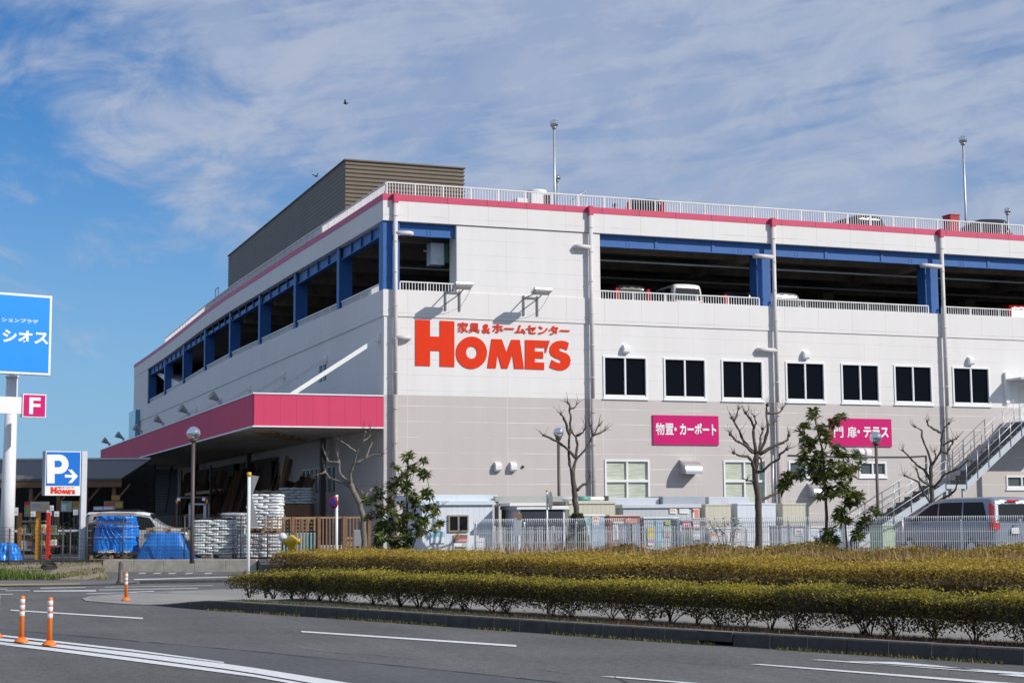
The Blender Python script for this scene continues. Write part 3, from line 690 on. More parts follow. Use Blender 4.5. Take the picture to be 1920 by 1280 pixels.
tag(m.build('retaining_wall', mat('pale weathered wall', (.50,.455,.38), .85, .25, 3., bump=.5, bscale=30)), 'low weathered concrete retaining wall under the pallets and blue tarpaulins', 'wall')
# verge at the left: gravelly bank and far pavement with its yellow guide strip
A0, A1, B0, B1 = w0-wd*40+wn*.2, w0-wd*.05+wn*.2, on_z(-900,1088,.03), on_z(205,1086,.03)
m = MB(); m.poly([(*A0.xy,.36),(*A1.xy,.33),(*B1.xy,.03),(*B0.xy,.03)]); m.poly([(*A1.xy,.33),(*(w0-wd*.05).xy,0),(*B1.xy,.03)]); struct(m, 'verge', mat('gravelly soil', (.27,.22,.15), .95, .4, 6., bump=.8))
c0 = [on_z(-900,1102,.02), on_z(-300,1100,.02), on_z(0,1098,.02), on_z(150,1096,.02), on_z(235,1094,.02), on_z(258,1091,.02), on_z(240,1085,.02), on_z(205,1085,.02), on_z(-900,1087,.02)]
m = MB(); m.poly([tuple(p) for p in c0]); struct(m, 'pavement', asphalt('grey paving', (.165,.16,.155), .15, .1))
m = MB(); m.poly([tuple(on_z(u,v,.026)) for u, v in ((-300,1099),(0,1097),(150,1095),(150,1092.5),(0,1094),(-300,1095.6))]); struct(m, 'guide_strip', mat('faded yellow paving', (.36,.26,.13), .8, .2, 5.))
m = MB(); pp = [on_z(u,v,.0) for u, v in ((262,1093.4),(330,1092.4),(415,1091),(540,1088.6))]
for a, b in zip(pp[:-1], pp[1:]): m.bar(a+Vector((0,0,.03)), b+Vector((0,0,.03)), .16, .08)
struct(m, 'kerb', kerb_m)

# ================================================================ HEDGES
def leaves(C, N_, size, aspect=.55, jit=.9):
    """rhombic leaf faces at centres C, roughly facing N_"""
    n = len(C); nn = N_ + RNG.normal(0, jit, (n,3)); nn /= np.linalg.norm(nn, axis=1, keepdims=True)
    a = np.cross(nn, RNG.normal(0, 1, (n,3))); a /= np.linalg.norm(a, axis=1, keepdims=True); b = np.cross(nn, a)
    s = (size*RNG.uniform(.65, 1.35, n))[:,None]; h = a*s*.5; w = b*s*.5*aspect
    V = np.stack([C-h, C+w-h*.1, C+h, C-w-h*.1], 1).reshape(-1, 3); F = np.arange(4*n).reshape(n, 4); return V, F
def vnoise(P, sc, seed=0):
    """cheap smooth noise at points"""
    r = np.random.default_rng(seed); out = 0
    for k in range(5):
        d = r.normal(0, 1, 3); d /= np.linalg.norm(d); out = out + np.sin((P @ d)*sc*r.uniform(.6, 1.9) + r.uniform(0, 6.28))
    return out/5
def hedge_cloud(path, prof, n, size, lump, seed, yellow, deep=.12):
    """leaves on and just inside the skin of a clipped hedge; prof(t) -> front offset, back offset, bottom, front top, back top"""
    path = np.array([p[:2] for p in path]); seg = np.linalg.norm(np.diff(path, axis=0), axis=1); cum = np.r_[0, np.cumsum(seg)]
    s = RNG.uniform(0, cum[-1], n); X = np.interp(s, cum, path[:,0]); Y = np.interp(s, cum, path[:,1])
    i = np.clip(np.searchsorted(cum, s)-1, 0, len(seg)-1); T = np.diff(path, axis=0)[i]/seg[i][:,None]; Nn = np.stack([-T[:,1], T[:,0]], 1)
    f, b, z0, zf, zb = [np.broadcast_to(np.asarray(q, float), (n,)) for q in prof(s)]
    wl = b-f; hh = zf-z0; tot = wl+hh+(zb-z0)*.7; u = RNG.uniform(0, 1, n)*tot
    front = u < hh; top = (~front) & (u < hh+wl)
    off = np.where(front, f, np.where(top, f+(u-hh), b)); z = np.where(front, z0+u, np.where(top, zf+(zb-zf)*(u-hh)/np.maximum(wl, 1e-3), zb-(u-hh-wl)/.7))
    nx = np.where(front, -1., np.where(top, 0, 1.)); nz = np.where(top, 1., .25)
    # rounded shoulders
    k = np.clip((z-(zf-.12))/.12, 0, 1); off = np.where(front, off+k*k*.10, off)
    P = np.stack([X, Y, z], 1); lm = vnoise(P, 3.2, seed)*lump + vnoise(P, 9, seed+1)*lump*.6
    inn = -np.abs(RNG.exponential(deep, n)) + lm + np.where(RNG.uniform(0,1,n) < .11, RNG.uniform(0,.13,n), 0)
    off = off + nx*inn; z = z + np.where(top, inn*.8, 0)
    C = np.stack([X+Nn[:,0]*off, Y+Nn[:,1]*off, z], 1); NN = np.stack([Nn[:,0]*nx, Nn[:,1]*nx, nz], 1)
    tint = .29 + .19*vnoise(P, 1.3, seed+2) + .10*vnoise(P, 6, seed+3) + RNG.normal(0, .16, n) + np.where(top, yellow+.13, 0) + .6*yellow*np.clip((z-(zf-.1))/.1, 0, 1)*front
    ok = (z > z0-.02) & (RNG.uniform(0,1,n) < .45+.3*s); V, F = leaves(C[ok], NN[ok], size); return V, F, np.repeat(np.clip(tint[ok], 0, 1), 4)
hedge_leaf = leaf_mat('clipped hedge leaves', [(0,(.045,.026,.018)),(.2,(.075,.045,.022)),(.38,(.070,.074,.020)),(.58,(.165,.15,.024)),(.8,(.35,.285,.034)),(1,(.48,.39,.06))], .4)
hedge_leaf2 = leaf_mat('bronzed hedge leaves', [(0,(.055,.028,.018)),(.22,(.10,.055,.028)),(.45,(.14,.105,.026)),(.7,(.33,.225,.034)),(1,(.52,.375,.065))], .4)
twig_m = mat('brown twigs', (.075,.055,.042), .85, .25, 12.)
HP = smooth_path(resample([on_z(u,v,.15) for u, v in ((420,1116.5),(440,1118.5),(650,1133),(1200,1168),(1650,1197),(1900,1212))], .3), 4)
HP = HP + [HP[-1]+(HP[-1]-HP[-4])*k for k in (1,2,3,4,5,6,7)]
Lh = sum((b-a).length for a, b in zip(HP[:-1], HP[1:]))
h1 = thing('clipped_hedge', 'low clipped olive hedge on bare twisted stems along the dark kerb', 'hedge', (HP[0].x, HP[0].y, .15))
def prof1(s):
    taper = np.clip(.82+s/2.5, .82, 1); zt = .15 + (.40 + .16*np.clip(s/3, 0, 1) + .02*np.sin(s*1.7))*taper**.4
    z0 = .285 + .06*np.sin(s*3.9) + .05*np.sin(s*9.1+1) + .03*np.sin(s*17.3) - .06*(1-taper); return .02+0*s, .95*taper+.0, z0, zt, zt+.02
V, F, T = hedge_cloud(HP, prof1, 190000, .036, .07, 3, .42)
V2 = V - np.array([HP[0].x, HP[0].y, .15]); fast_mesh('foliage', V2, F, hedge_leaf, h1, T)
ms = MB(); s_ = 0.; i = 0; pl = resample(HP, .46)
for p in pl[1:]:
    if random.random() < .12: continue
    n = nrm(pl, min(pl.index(p), len(pl)-2)); b = p + n*random.uniform(.25,.6) + Vector((random.uniform(-.12,.12), random.uniform(-.12,.12), 0)); b.z = .12
    for k in range(random.randint(5, 8)):
        a = random.uniform(0, 6.28); r = random.uniform(.10,.36); h = random.uniform(.24,.40); pts = [b+Vector((math.cos(a)*.02, math.sin(a)*.02, 0))]
        for j in range(1, 5):
            f = j/4; pts.append(b+Vector((math.cos(a)*r*f**1.3+random.uniform(-.018,.018), math.sin(a)*r*f**1.3+random.uniform(-.018,.018), h*f)))
        w = random.uniform(.006,.013); ms.tube(pts, [w,w*.9,w*.75,w*.6,w*.4], 5, False)
        for j in (2,3):
            d = Vector((random.uniform(-.14,.14), random.uniform(-.14,.14), random.uniform(.06,.16))); ms.tube([pts[j], pts[j]+d*.6, pts[j]+d], [w*.55,w*.4,w*.2], 4, False)
ms.build('stem', twig_m, h1, world=True)
R2 = smooth_path(resample([on_z(u,v,.1) for u, v in ((405,1090.5),(480,1094),(700,1107),(962,1124),(1500,1150),(1920,1172))], .3), 3)
R2 = [p + nrm(R2, min(i, len(R2)-2))*.06 for i, p in enumerate(R2)]; R2 = R2 + [R2[-1]+(R2[-1]-R2[-4])*k for k in (1,2,3,4,5,6,7)]
R2 = [p for p in R2 if p.y < -18.4]
h2 = thing('clipped_hedge', 'wide clipped bronze topped hedge behind the pale pavement', 'hedge', (R2[0].x, R2[0].y, .12))
def prof2(s):
    taper = np.clip((s+.25)/.8, .45, 1); w = 2.1*np.clip((s+.5)/2., .5, 1); zt = .12+.76*taper**.3 + .02*np.sin(s*1.3)
    return .05+.25*(1-taper), w, .12+0*s, zt, zt+.08*np.clip(s/2,0,1)
V, F, T = hedge_cloud(R2, prof2, 190000, .046, .075, 21, .46)
fast_mesh('foliage', V-np.array([R2[0].x, R2[0].y, .12]), F, [hedge_leaf2], h2, T)
# dark woody inside of the two hedges
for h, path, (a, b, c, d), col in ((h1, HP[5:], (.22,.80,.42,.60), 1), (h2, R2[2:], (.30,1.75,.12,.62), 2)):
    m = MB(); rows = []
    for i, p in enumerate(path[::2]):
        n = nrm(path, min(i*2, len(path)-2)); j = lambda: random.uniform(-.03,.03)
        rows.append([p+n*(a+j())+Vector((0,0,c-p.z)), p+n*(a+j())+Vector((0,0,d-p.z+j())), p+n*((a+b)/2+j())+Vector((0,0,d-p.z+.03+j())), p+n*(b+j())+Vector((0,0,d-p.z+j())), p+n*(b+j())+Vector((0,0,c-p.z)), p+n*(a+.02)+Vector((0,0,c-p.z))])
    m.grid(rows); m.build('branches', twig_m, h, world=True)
# the rough, unclipped bed in front of the mesh fence with dry grass in it
r3 = [at_d(860,1015,43.0), at_d(1000,1015,40.5), at_d(1250,1015,38.), at_d(1500,1015,35.), at_d(1750,1015,32.), at_d(1960,1015,29.5), at_d(2150,1015,27.5)]
r3 = smooth_path(resample([Vector((p.x,p.y,.2)) for p in r3], .4), 2)
h3 = thing('rough_shrub_bed', 'rough uneven bronze shrubs growing in front of the white mesh fence', 'shrubs', (r3[0].x, r3[0].y, .2))
def prof3(s):
    zt = .80 + .05*np.sin(s*.9+.6) + .08*np.sin(s*2.3) - .35*np.clip(1-s/2.5, 0, 1); return -.2+0*s, 3.6+0*s, .2+0*s, zt-.1, zt+.18*np.clip(s/3,0,1)
V, F, T = hedge_cloud(r3, prof3, 150000, .06, .085, 37, .16, .14)
fast_mesh('foliage', V-np.array([r3[0].x, r3[0].y, .2]), F, [hedge_leaf2], h3, np.clip(T+.14, 0, 1))

def blades(name, pts, hgt, lean, width, ramp, trans=.3):
    n = len(pts); a = RNG.uniform(0, 6.283, n); L = RNG.uniform(.5, 1.2, n)*hgt; ln = RNG.normal(0, lean, n)
    d = np.stack([np.cos(a)*np.sin(ln), np.sin(a)*np.sin(ln), np.cos(ln)], 1); sd_ = np.stack([-np.sin(a), np.cos(a), 0*a], 1)*width
    bend = np.stack([np.cos(a), np.sin(a), -.35+0*a], 1)*(L*np.abs(np.sin(ln))*.35)[:,None]
    P0 = np.asarray(pts); P1 = P0+d*(L*.55)[:,None]; P2 = P0+d*L[:,None]+bend
    V = np.stack([P0-sd_, P0+sd_, P1+sd_*.8, P1-sd_*.8, P2+sd_*.15, P2-sd_*.15], 1).reshape(-1, 3); b = np.arange(n)[:,None]*6
    F = np.concatenate([b+[0,1,2,3], b+[3,2,4,5]], 1).reshape(-1, 4)
    o = fast_mesh(name, V, F, leaf_mat(name+' blades', ramp, trans), None, np.repeat(RNG.uniform(0,1,n), 6)); return o
def scatter_path(path, n, o0, o1, z):
    path = np.array([p[:2] for p in path]); seg = np.linalg.norm(np.diff(path, axis=0), axis=1); cum = np.r_[0, np.cumsum(seg)]; s = RNG.uniform(0, cum[-1], n)
    X = np.interp(s, cum, path[:,0]); Y = np.interp(s, cum, path[:,1]); i = np.clip(np.searchsorted(cum, s)-1, 0, len(seg)-1); T = np.diff(path, axis=0)[i]/seg[i][:,None]
    o = RNG.uniform(o0, o1, n); return np.stack([X-T[:,1]*o, Y+T[:,0]*o, np.full(n, z) if np.isscalar(z) else z(s)], 1), s
dry = [(0,(.20,.10,.05)),(.5,(.42,.26,.13)),(1,(.55,.40,.22))]; green = [(0,(.03,.06,.012)),(.5,(.07,.14,.02)),(1,(.16,.22,.03))]
p, _ = scatter_path(r3, 3600, -.5, 2.2, .68); tag(blades('dry_grass', p, .42, .8, .008, dry), 'dead straw coloured grass sticking out of the bronze shrubs', 'grass', kind='stuff')
p, s_ = scatter_path(KP[4:], 5200, -.12, -.01, .0); k = vnoise(p, 2.2, 5) > -.12; p = p[k]
tag(blades('gutter_weeds', p, .05, .7, .006, [(0,(.06,.09,.02)),(.4,(.11,.16,.03)),(.75,(.30,.24,.10)),(1,(.32,.16,.07))]), 'thin green and brown weeds growing along the foot of the kerb', 'weeds', kind='stuff')
p, s_ = scatter_path(KP[6:], 9000, .20, .85, .15); L = s_.max(); k = RNG.uniform(0,1,len(p)) < np.clip(s_/L*1.5, .1, 1)
tag(blades('dead_stubble', p[k], .075, .35, .005, [(0,(.05,.028,.018)),(.6,(.13,.065,.035)),(1,(.22,.13,.07))]), 'short reddish dead stubble on the soil under the front hedge', 'stubble', kind='stuff')
p, s_ = scatter_path(KP[5:], 7000, .2, .8, .15); k = RNG.uniform(0,1,len(p)) < np.clip(1.15-s_/L*2.0, .04, 1)
tag(blades('low_weeds', p[k], .045, .8, .008, green), 'low green weeds on the soil at the left end of the front hedge', 'weeds', kind='stuff')
n = 9000; a, b = RNG.uniform(0,1,n), RNG.uniform(0,1,n)**.8; P0 = np.array(A0.lerp(A1, .66)); P1 = np.array(A1); Q0 = np.array(B0.lerp(B1, .82)); Q1 = np.array(B1)
g = (P0[None]*(1-a[:,None])+P1[None]*a[:,None])*(1-b[:,None]) + (Q0[None]*(1-a[:,None])+Q1[None]*a[:,None])*b[:,None]; g[:,2] = .33*(1-b)+.03*b
k = (a < .60+.10*vnoise(g, .8, 8)) | (RNG.uniform(0,1,n) < .03)
tag(blades('verge_grass', g[k], .19, .55, .012, [(0,(.03,.06,.012)),(.5,(.08,.16,.02)),(.85,(.19,.24,.04)),(1,(.34,.28,.12))]), 'long green grass on the bank below the wire fence', 'grass', kind='stuff')

a = RNG.uniform(.45,1,5200); b = RNG.uniform(0,1,5200); g = (P0[None]*(1-a[:,None])+P1[None]*a[:,None])*(1-b[:,None]) + (Q0[None]*(1-a[:,None])+Q1[None]*a[:,None])*b[:,None]; g[:,2] = .33*(1-b)+.03*b
k = (vnoise(g, 1.6, 9) > -.05)
tag(blades('verge_weeds', g[k], .07, .8, .010, [(0,(.06,.09,.02)),(.5,(.20,.18,.06)),(1,(.36,.29,.15))]), 'short dry weeds on the gravelly end of the bank below the wire fence', 'weeds', kind='stuff')
# ================================================================ SIGNS ON THE STORE
def wall_sign(pix_box, body, label, tx):
    (u0,v0),(u1,v1) = pix_box; a, b = on_y(u0,v0,-.05), on_y(u1,v1,-.05)
    t = thing('wall_sign', label, 'sign', (a.x, -.02, b.z)); m = MB(); m.bb(a.x, b.x, -.06, -.004, b.z, a.z); m.build('sign_face', magenta, t, world=True)
    M = plane_M((0,-.062,0), (1,0,0), (0,0,1))
    for s, p, q, bo in tx:
        c, d = on_y(*p,-.06), on_y(*q,-.06); text_mesh(s, c.x, d.x, d.z, c.z, M, 'lettering', letter_white, t, bo)
    m = MB(); fw = .03
    for q in ((a.x, b.x, a.z-fw, a.z), (a.x, b.x, b.z, b.z+fw)): m.bb(q[0], q[1], -.064, -.061, q[2], q[3])
    m.build('sign_edge', mat('magenta edge', (.55,.006,.16), .5, .03), t, world=True)
wall_sign(((1224,777.5),(1348,834)), '', 'magenta banner with white Japanese writing for sheds and carports, under the first windows',
          [('物置', (1229,792), (1263,815.5), .013), ('・カーポート', (1264,792.5), (1343,816), .034)])
wall_sign(((1556,783.5),(1672.5,837)), '', 'magenta banner with white Japanese writing for gates and terraces, behind the leafy tree',
          [('門', (1563,799), (1581,820), .013), ('扉', (1588,799), (1606,820.5), .013), ('・テラス', (1607,799.5), (1666,820.5), .034)])
CS = 1/3.2
def crop5(x, y): return on_y(700+x*CS, 320+y*CS, -.03)
LET = {'H': [(253,893),(341,897),(341,993),(400,995),(400,899),(487,903),(487,1176),(400,1173),(400,1080),(341,1078),(341,1171),(253,1168)],
 'M': [(685,1183),(711,1009),(772,1011),(800,1090),(829,1013),(880,1014),(905,1188),(847,1187),(836,1098),(806,1186),(771,1185),(746,1096),(736,1184)],
 'E': [(912,1014),(1026,1018),(1026,1061),(970,1059),(970,1083),(1020,1085),(1020,1126),(970,1124),(970,1148),(1026,1150),(1026,1193),(912,1189)],
 "'": [(1030,1018),(1060,1019),(1037,1092),(1031,1092)],
 'S': [(1174,1033),(1162,1077),(1146,1068),(1128,1063),(1116,1069),(1118,1079),(1134,1086),(1160,1095),(1178,1112),(1185,1137),(1179,1166),(1163,1186),(1140,1196),(1112,1197),(1084,1190),(1057,1178),(1071,1133),(1093,1146),(1112,1153),(1126,1149),(1127,1139),(1114,1130),(1090,1121),(1068,1106),(1058,1082),(1062,1054),(1078,1033),(1102,1021),(1132,1018),(1156,1023)]}
OO = [(590,1091,93,97),(590,1090,33,37)]
def logo(parent, fn, dvec, m):
    for k, pts in LET.items():
        q = MB(); P = [fn(*p) for p in pts]; n = len(P); Q = [p+dvec for p in P]
        q.add(P+Q, [tuple(range(n)), tuple(range(2*n-1,n-1,-1))]+[(i,i+n,(i+1) % n+n,(i+1) % n) for i in range(n)]); q.build('letter', m, parent, world=True)
    q = MB(); n = 40; ring = lambda o: [fn(o[0]+o[2]*math.cos(6.2832*i/n), o[1]+o[3]*math.sin(6.2832*i/n)) for i in range(n)]
    A, B = ring(OO[0]), ring(OO[1]); A2, B2 = [p+dvec for p in A], [p+dvec for p in B]
    q.add(A+B+A2+B2, [(i,(i+1) % n,n+(i+1) % n,n+i) for i in range(n)]+[(2*n+i,3*n+i,3*n+(i+1) % n,2*n+(i+1) % n) for i in range(n)]+[(i,2*n+i,2*n+(i+1) % n,(i+1) % n) for i in range(n)]+[(n+i,n+(i+1) % n,3*n+(i+1) % n,3*n+i) for i in range(n)])
    q.build('letter', m, parent, world=True)
o_ = crop5(253,1168)
lg = thing('wall_lettering', 'huge orange red shop lettering with a Japanese line above on the white wall', 'sign', o_)
logo(lg, crop5, Vector((0,.027,0)), orange_logo)
Mt = plane_M((0,-.03,0), (1,0,0), (0,0,1)); a, b = crop5(508,906), crop5(640,974)
text_mesh('家具', a.x, b.x, b.z, a.z, Mt, 'small_lettering', orange_logo, lg, .011)
a, b = crop5(655,918), crop5(704,975); text_mesh('&', a.x, b.x, b.z, a.z, Mt, 'small_lettering', orange_logo, lg, .03)
a, b = crop5(716,915), crop5(1178,988); text_mesh('ホームセンター', a.x, b.x, b.z, a.z, Mt, 'small_lettering', orange_logo, lg, .03)
# two arm lamps that light the lettering
def arm_lamp(u, v, label):
    p = on_y(u, v, 0); x, z = p.x, p.z; t = thing('wall_lamp', label, 'lamp', (x,0,z), group='arm lamps over the shop lettering')
    m = MB()
    for s in (-.30, .28): m.bb(x+s-.035, x+s+.035, -.08, -.045, z-.78, z+.02)
    m.bb(x-.3, x+.28, -.075, -.05, z-.10, z-.03)
    for s in (-.30, .28): m.bar((x+s,-.07,z-.1), (x+s*.5+.05,-.98,z+.02), .035)
    m.build('bracket', MT('dark grey bracket', (.16,.165,.175), .5, .1), t, world=True)
    m = MB(); m.M = Matrix.Translation((x+.06,-1.12,z+.06)) @ Matrix.Rotation(R(-14),4,'X'); m.bev(-.38,.38,-.24,.24,-.02,.10,.03); m.build('lamp_housing', galv, t, world=True)
    m = MB(); m.M = Matrix.Translation((x+.06,-1.12,z+.06)) @ Matrix.Rotation(R(-14),4,'X'); m.bb(-.34,.34,-.21,.21,-.07,-.021); m.build('lamp_glass', glass_mat('lamp glass', (.35,.36,.36), .15), t, world=True)
    m = MB(); m.tube([(x+.40,-1.1,z+.0),(x+.36,-.6,z-.35),(x+.31,-.06,z-.6)], .008, 5); m.build('cable', black_paint, t, world=True)
arm_lamp(848, 546, 'arm lamp beside the corner opening, above the big letter H'); arm_lamp(994, 556, 'arm lamp in the middle of the wall, above the end of the lettering')

# ================================================================ THINGS ON THE ROOF AND IN THE DECK
RZ = 13.70
def ball_lamp(name, label, p, h, r, pole_r, mpole, group, arm=0, stretch=1.):
    t = thing(name, label, 'lamp post', p, group=group); m = MB()
    m.tube([(0,0,0),(0,0,h*.35),(0,0,h-r*1.1)], [pole_r*1.25,pole_r*1.05,pole_r], 10); m.build('pole', mpole, t)
    m = MB(); m.lathe([(pole_r*1.2,h-r*1.35),(r*.55,h-r*1.05),(r*.62,h-r*.86)], 14); m.build('collar', mpole, t)
    m = MB(); m.ball((0,0,h), r, 20, 14); m.build('globe', chrome, t); return t
ball_lamp('roof_lamp', 'tall roof lamp with mirrored globe behind the white cooling unit', (9.17,5,RZ), 18.95-RZ, .195, .05, galv, 'globe lamps on the roof')
ball_lamp('roof_lamp', 'tallest roof lamp with mirrored globe beside the red box', (28.62,2.3,RZ), 19.1-RZ, .20, .055, galv, 'globe lamps on the roof')
ball_lamp('roof_lamp', 'short roof lamp directly behind the foot of another lamp, by the cooling unit', (10.2,7.2,RZ), 17.05-RZ, .15, .05, galv, 'globe lamps on the roof')
ball_lamp('roof_lamp', 'short roof lamp with mirrored globe at the far right of the roof', (32.2,3.9,RZ), 16.25-RZ, .16, .05, galv, 'globe lamps on the roof')
t = thing('cooling_unit', 'white rooftop cooling unit with round fan top and dark grille', 'cooling unit', (7.1,2.6,RZ)); m = MB(); m.bev(-.15,.72,-.5,.5,0,1.5,.03); m.build('casing', white_paint, t)
m = MB(); m.lathe([(.42,1.5),(.42,1.66),(.36,1.68)], 20, (.28,0,0)); m.build('fan_ring', white_paint, t); m = MB(); m.bb(.40,.70,-.512,-.502,.5,1.42); m.bb(-.12,.35,-.508,-.502,.05,.1); m.build('grille', black_paint, t)
m = MB(); m.bev(-.75,-.2,-.35,.35,0,1.25,.03); m.build('side_casing', white_paint, t)
t = thing('roof_stair_rail', 'thin grey steel guard rail of a roof hatch beside the cooling unit', 'railing', (9.7,4.5,RZ)); m = MB()
for a, b in (((0,0,0),(0,0,1.75)),((.75,0,0),(.75,0,2.25)),((0,0,1.75),(.75,0,2.25)),((0,0,1.2),(.75,0,1.6)),((.4,0,0),(.4,0,1.98)),((.75,0,2.25),(.85,.9,2.3)),((.85,.9,0),(.85,.9,2.3))): m.tube([a,b], .02, 6)
m.build('tubes', galv, t)
t = thing('roof_box', 'bright red box standing on the roof beside the tall lamp', 'roof box', (27.95,2.5,RZ)); m = MB(); m.bev(-.26,.26,-.3,.3,0,1.78,.015); m.build('body', MT('red enamel', (.42,.012,.016), .4, .06), t)
m = MB(); m.bb(-.28,.28,-.32,.32,1.781,1.83); m.build('cap', MT('red enamel'), t)
for p, q in (((25.0,7.5,12.2),1.3), ((17.2,7.2,11.9),1.2), ((9.5,8.4,12.2),1.1)):
    pass
def tube_light(x, y, z, L, label):
    t = thing('tube_light', label, 'ceiling light', (x,y,z), group='tube lights in the parking deck'); m = MB(); m.bb(-L/2,L/2,-.05,.05,.03,.09); m.build('fitting', white_paint, t)
    m = MB(); m.tube([(-L/2,0,0),(L/2,0,0)], .025, 8); m.build('tube', mat('lit tube', (1,.95,.85), .4, 0, emit=2.5), t); m = MB(); m.tube([(0,0,.09),(0,0,1.05)], .01, 5); m.build('rod', galv, t)
tube_light(20.15,9,11.75,1.2,'lit tube light in the parking deck above the silver estate car'); tube_light(28.15,8.5,11.75,1.5,'lit tube light in the parking deck left of the blue column')

# ---------------------------------------------------------------- vehicles
GL = glass_mat('car glass', (.010,.013,.016), .22, .18); TAIL = glass_mat('red lamp', (.55,.006,.01), .15, .7); CLEAR = glass_mat('clear lamp', (.75,.76,.78), .1, .8); PLATE = mat('number plate', (.75,.75,.72), .5, .05)
def paint(name, c, metal=.0, rough=.28): return mat(name, c, rough, .02, metal=metal, coat=.6)
def car(label, loc, rz, L, Wd, H, body, kind='wagon', group=None, tail='tall', roofm=None, cat='car', name='parked_car', rack=False):
    """x forward, y left, origin on the ground under the middle"""
    t = thing(name, label, cat, loc, rz, group); w = Wd/2; b = .17; belt = H*(.61 if kind == 'van' and L > 4 else .57)
    if kind == 'van':    st = [(-.5,0,.97,.86,.06),(-.465,0,1.,.87,0),(-.30,0,1.,.88,0),(-.05,0,1.,.88,0),(.06,0,.985,.86,0),(.17,0,.92,.83,0),(.37,-.02,.63,.84,0),(.45,-.07,.53,.78,0),(.485,-.16,.42,.70,0),(.5,-.22,.32,.6,0)]
    elif kind == 'wagon': st = [(-.5,0,.93,.80,.10),(-.46,0,.985,.82,.0),(-.25,0,1.,.84,0),(0,0,1.,.84,0),(.10,0,.98,.83,0),(.27,0,.64,.86,0),(.42,-.06,.56,.82,0),(.475,-.12,.46,.72,0),(.5,-.2,.34,.6,0)]
    elif kind == 'suv':  st = [(-.5,0,.92,.82,.05),(-.47,0,.985,.84,0),(-.25,0,1.,.85,0),(.02,0,.99,.85,0),(.12,0,.95,.84,0),(.22,0,.66,.88,0),(.44,-.03,.61,.86,0),(.485,-.06,.56,.8,0),(.5,-.12,.4,.7,0)]
    else:                st = [(-.5,-.08,.52,.80,0),(-.47,-.02,.60,.84,0),(-.36,0,.64,.84,0),(-.22,0,.95,.74,0),(-.12,0,1.,.76,0),(.04,0,.99,.77,0),(.12,0,.93,.76,0),(.26,0,.62,.84,0),(.43,-.05,.54,.8,0),(.485,-.12,.42,.7,0),(.5,-.2,.32,.6,0)]
    rows = []; info = []
    for xs, dw, ht, wt, rk in st:
        x = xs*L; ww = w*(1+dw*.5); zt = H*ht; bl = min(belt, zt-.03); roof = zt > belt+.12
        wr = w*wt if roof else ww*wt
        pr = [(0,b),(ww*.86,b),(ww*.97,b+.12),(ww,b+.35),(ww*.985,bl-.06),(ww*.955,bl),(wr if roof else ww*.9, zt-.10 if roof else zt-.015),(wr*.93 if roof else ww*.8, zt-.03 if roof else zt),(wr*.72 if roof else ww*.5, zt),(0, zt+.015)]
        rx = lambda z: x + rk*L*.6*max(0,(z-bl))/(H-belt) if rk else x
        pts = [Vector((rx(z), y, z)) for y, z in pr] + [Vector((rx(z), -y, z)) for y, z in reversed(pr[1:-1])]
        rows.append(pts); info.append((x, ww*.955, bl, wr if roof else ww*.9, zt-.10 if roof else zt-.015, rk))
    m = MB(); n = len(rows[0]); m.smooth = True
    m.add([p for r_ in rows for p in r_], [(i*n+k, (i+1)*n+k, (i+1)*n+(k+1) % n, i*n+(k+1) % n) for i in range(len(rows)-1) for k in range(n)] + [tuple(range(n)), tuple(range(len(rows)*n-1, (len(rows)-1)*n-1, -1))])
    bo = m.build('body', body, t); bo.modifiers.new('s', 'SUBSURF').render_levels = 1; bo.modifiers['s'].levels = 1
    bv = bo.data; 
    def side(x, tt, s, off=.006):
        xs = [i[0] for i in info]; f = lambda k: float(np.interp(x, xs, [i[k] for i in info]))
        y = f(1)+(f(3)-f(1))*tt; z = f(2)+(f(4)-f(2))*tt; return Vector((x+info[0][5]*L*.6*tt*(1 if x < xs[0]+.08*L else 0), s*(y+off), z+off*.3))
    def win(xa0, xa1, xb0, xb1, t0=.06, t1=.92):
        for s in (-1, 1):
            q = MB(); k = 6; rows_ = [[side((xa0+(xb0-xa0)*j/k)*L*(1)+0, t0, s) for j in range(k+1)], [side((xa1+(xb1-xa1)*j/k)*L, t1, s) for j in range(k+1)]]
            q.grid(rows_); q.build('side_window', GL, t, smooth=True)
    sp = {'van': [(-.445,-.425,-.215,-.215),(-.20,-.20,.02,.02),(.035,.035,.31,.115)], 'wagon': [(-.44,-.40,-.22,-.22),(-.205,-.205,.0,.0),(.015,.015,.24,.105)],
          'suv': [(-.45,-.43,-.24,-.24),(-.225,-.225,-.02,-.02),(-.005,-.005,.205,.125)], 'sedan': [(-.30,-.20,-.125,-.125),(-.115,-.115,.03,.03),(.04,.04,.235,.12)]}[kind]
    for q in sp: win(*q)
    # rear window and windscreen
    if kind != 'sedan':
        x, wb, bl, wr, zt, rk = info[0]; q = MB(); e = .012; X = lambda z: x + rk*L*.6*(z-bl)/(H-belt) - e
        z0, z1 = bl+.03, zt-.05; q.poly([(X(z0),-wb*.86,z0),(X(z1),-wr*.84,z1),(X(z1),wr*.84,z1),(X(z0),wb*.86,z0)]); q.build('rear_window', GL, t)
    else:
        a, c = info[2], info[3]; q = MB(); q.poly([(a[0]+.02,-a[3]*.82,a[4]+.045),(c[0]-.02,-c[3]*.84,c[4]+.06),(c[0]-.02,c[3]*.84,c[4]+.06),(a[0]+.02,a[3]*.82,a[4]+.045)]); q.build('rear_window', GL, t)
    iw = {'van': (5,6), 'wagon': (4,5), 'suv': (4,5), 'sedan': (6,7)}[kind]; a, c = info[iw[0]], info[iw[1]]
    q = MB(); q.poly([(a[0]+.03,-a[3]*.86,a[4]+.07),(a[0]+.03,a[3]*.86,a[4]+.07),(c[0]-.02,c[3]*.84,c[4]+.05),(c[0]-.02,-c[3]*.84,c[4]+.05)]); q.build('windscreen', GL, t)
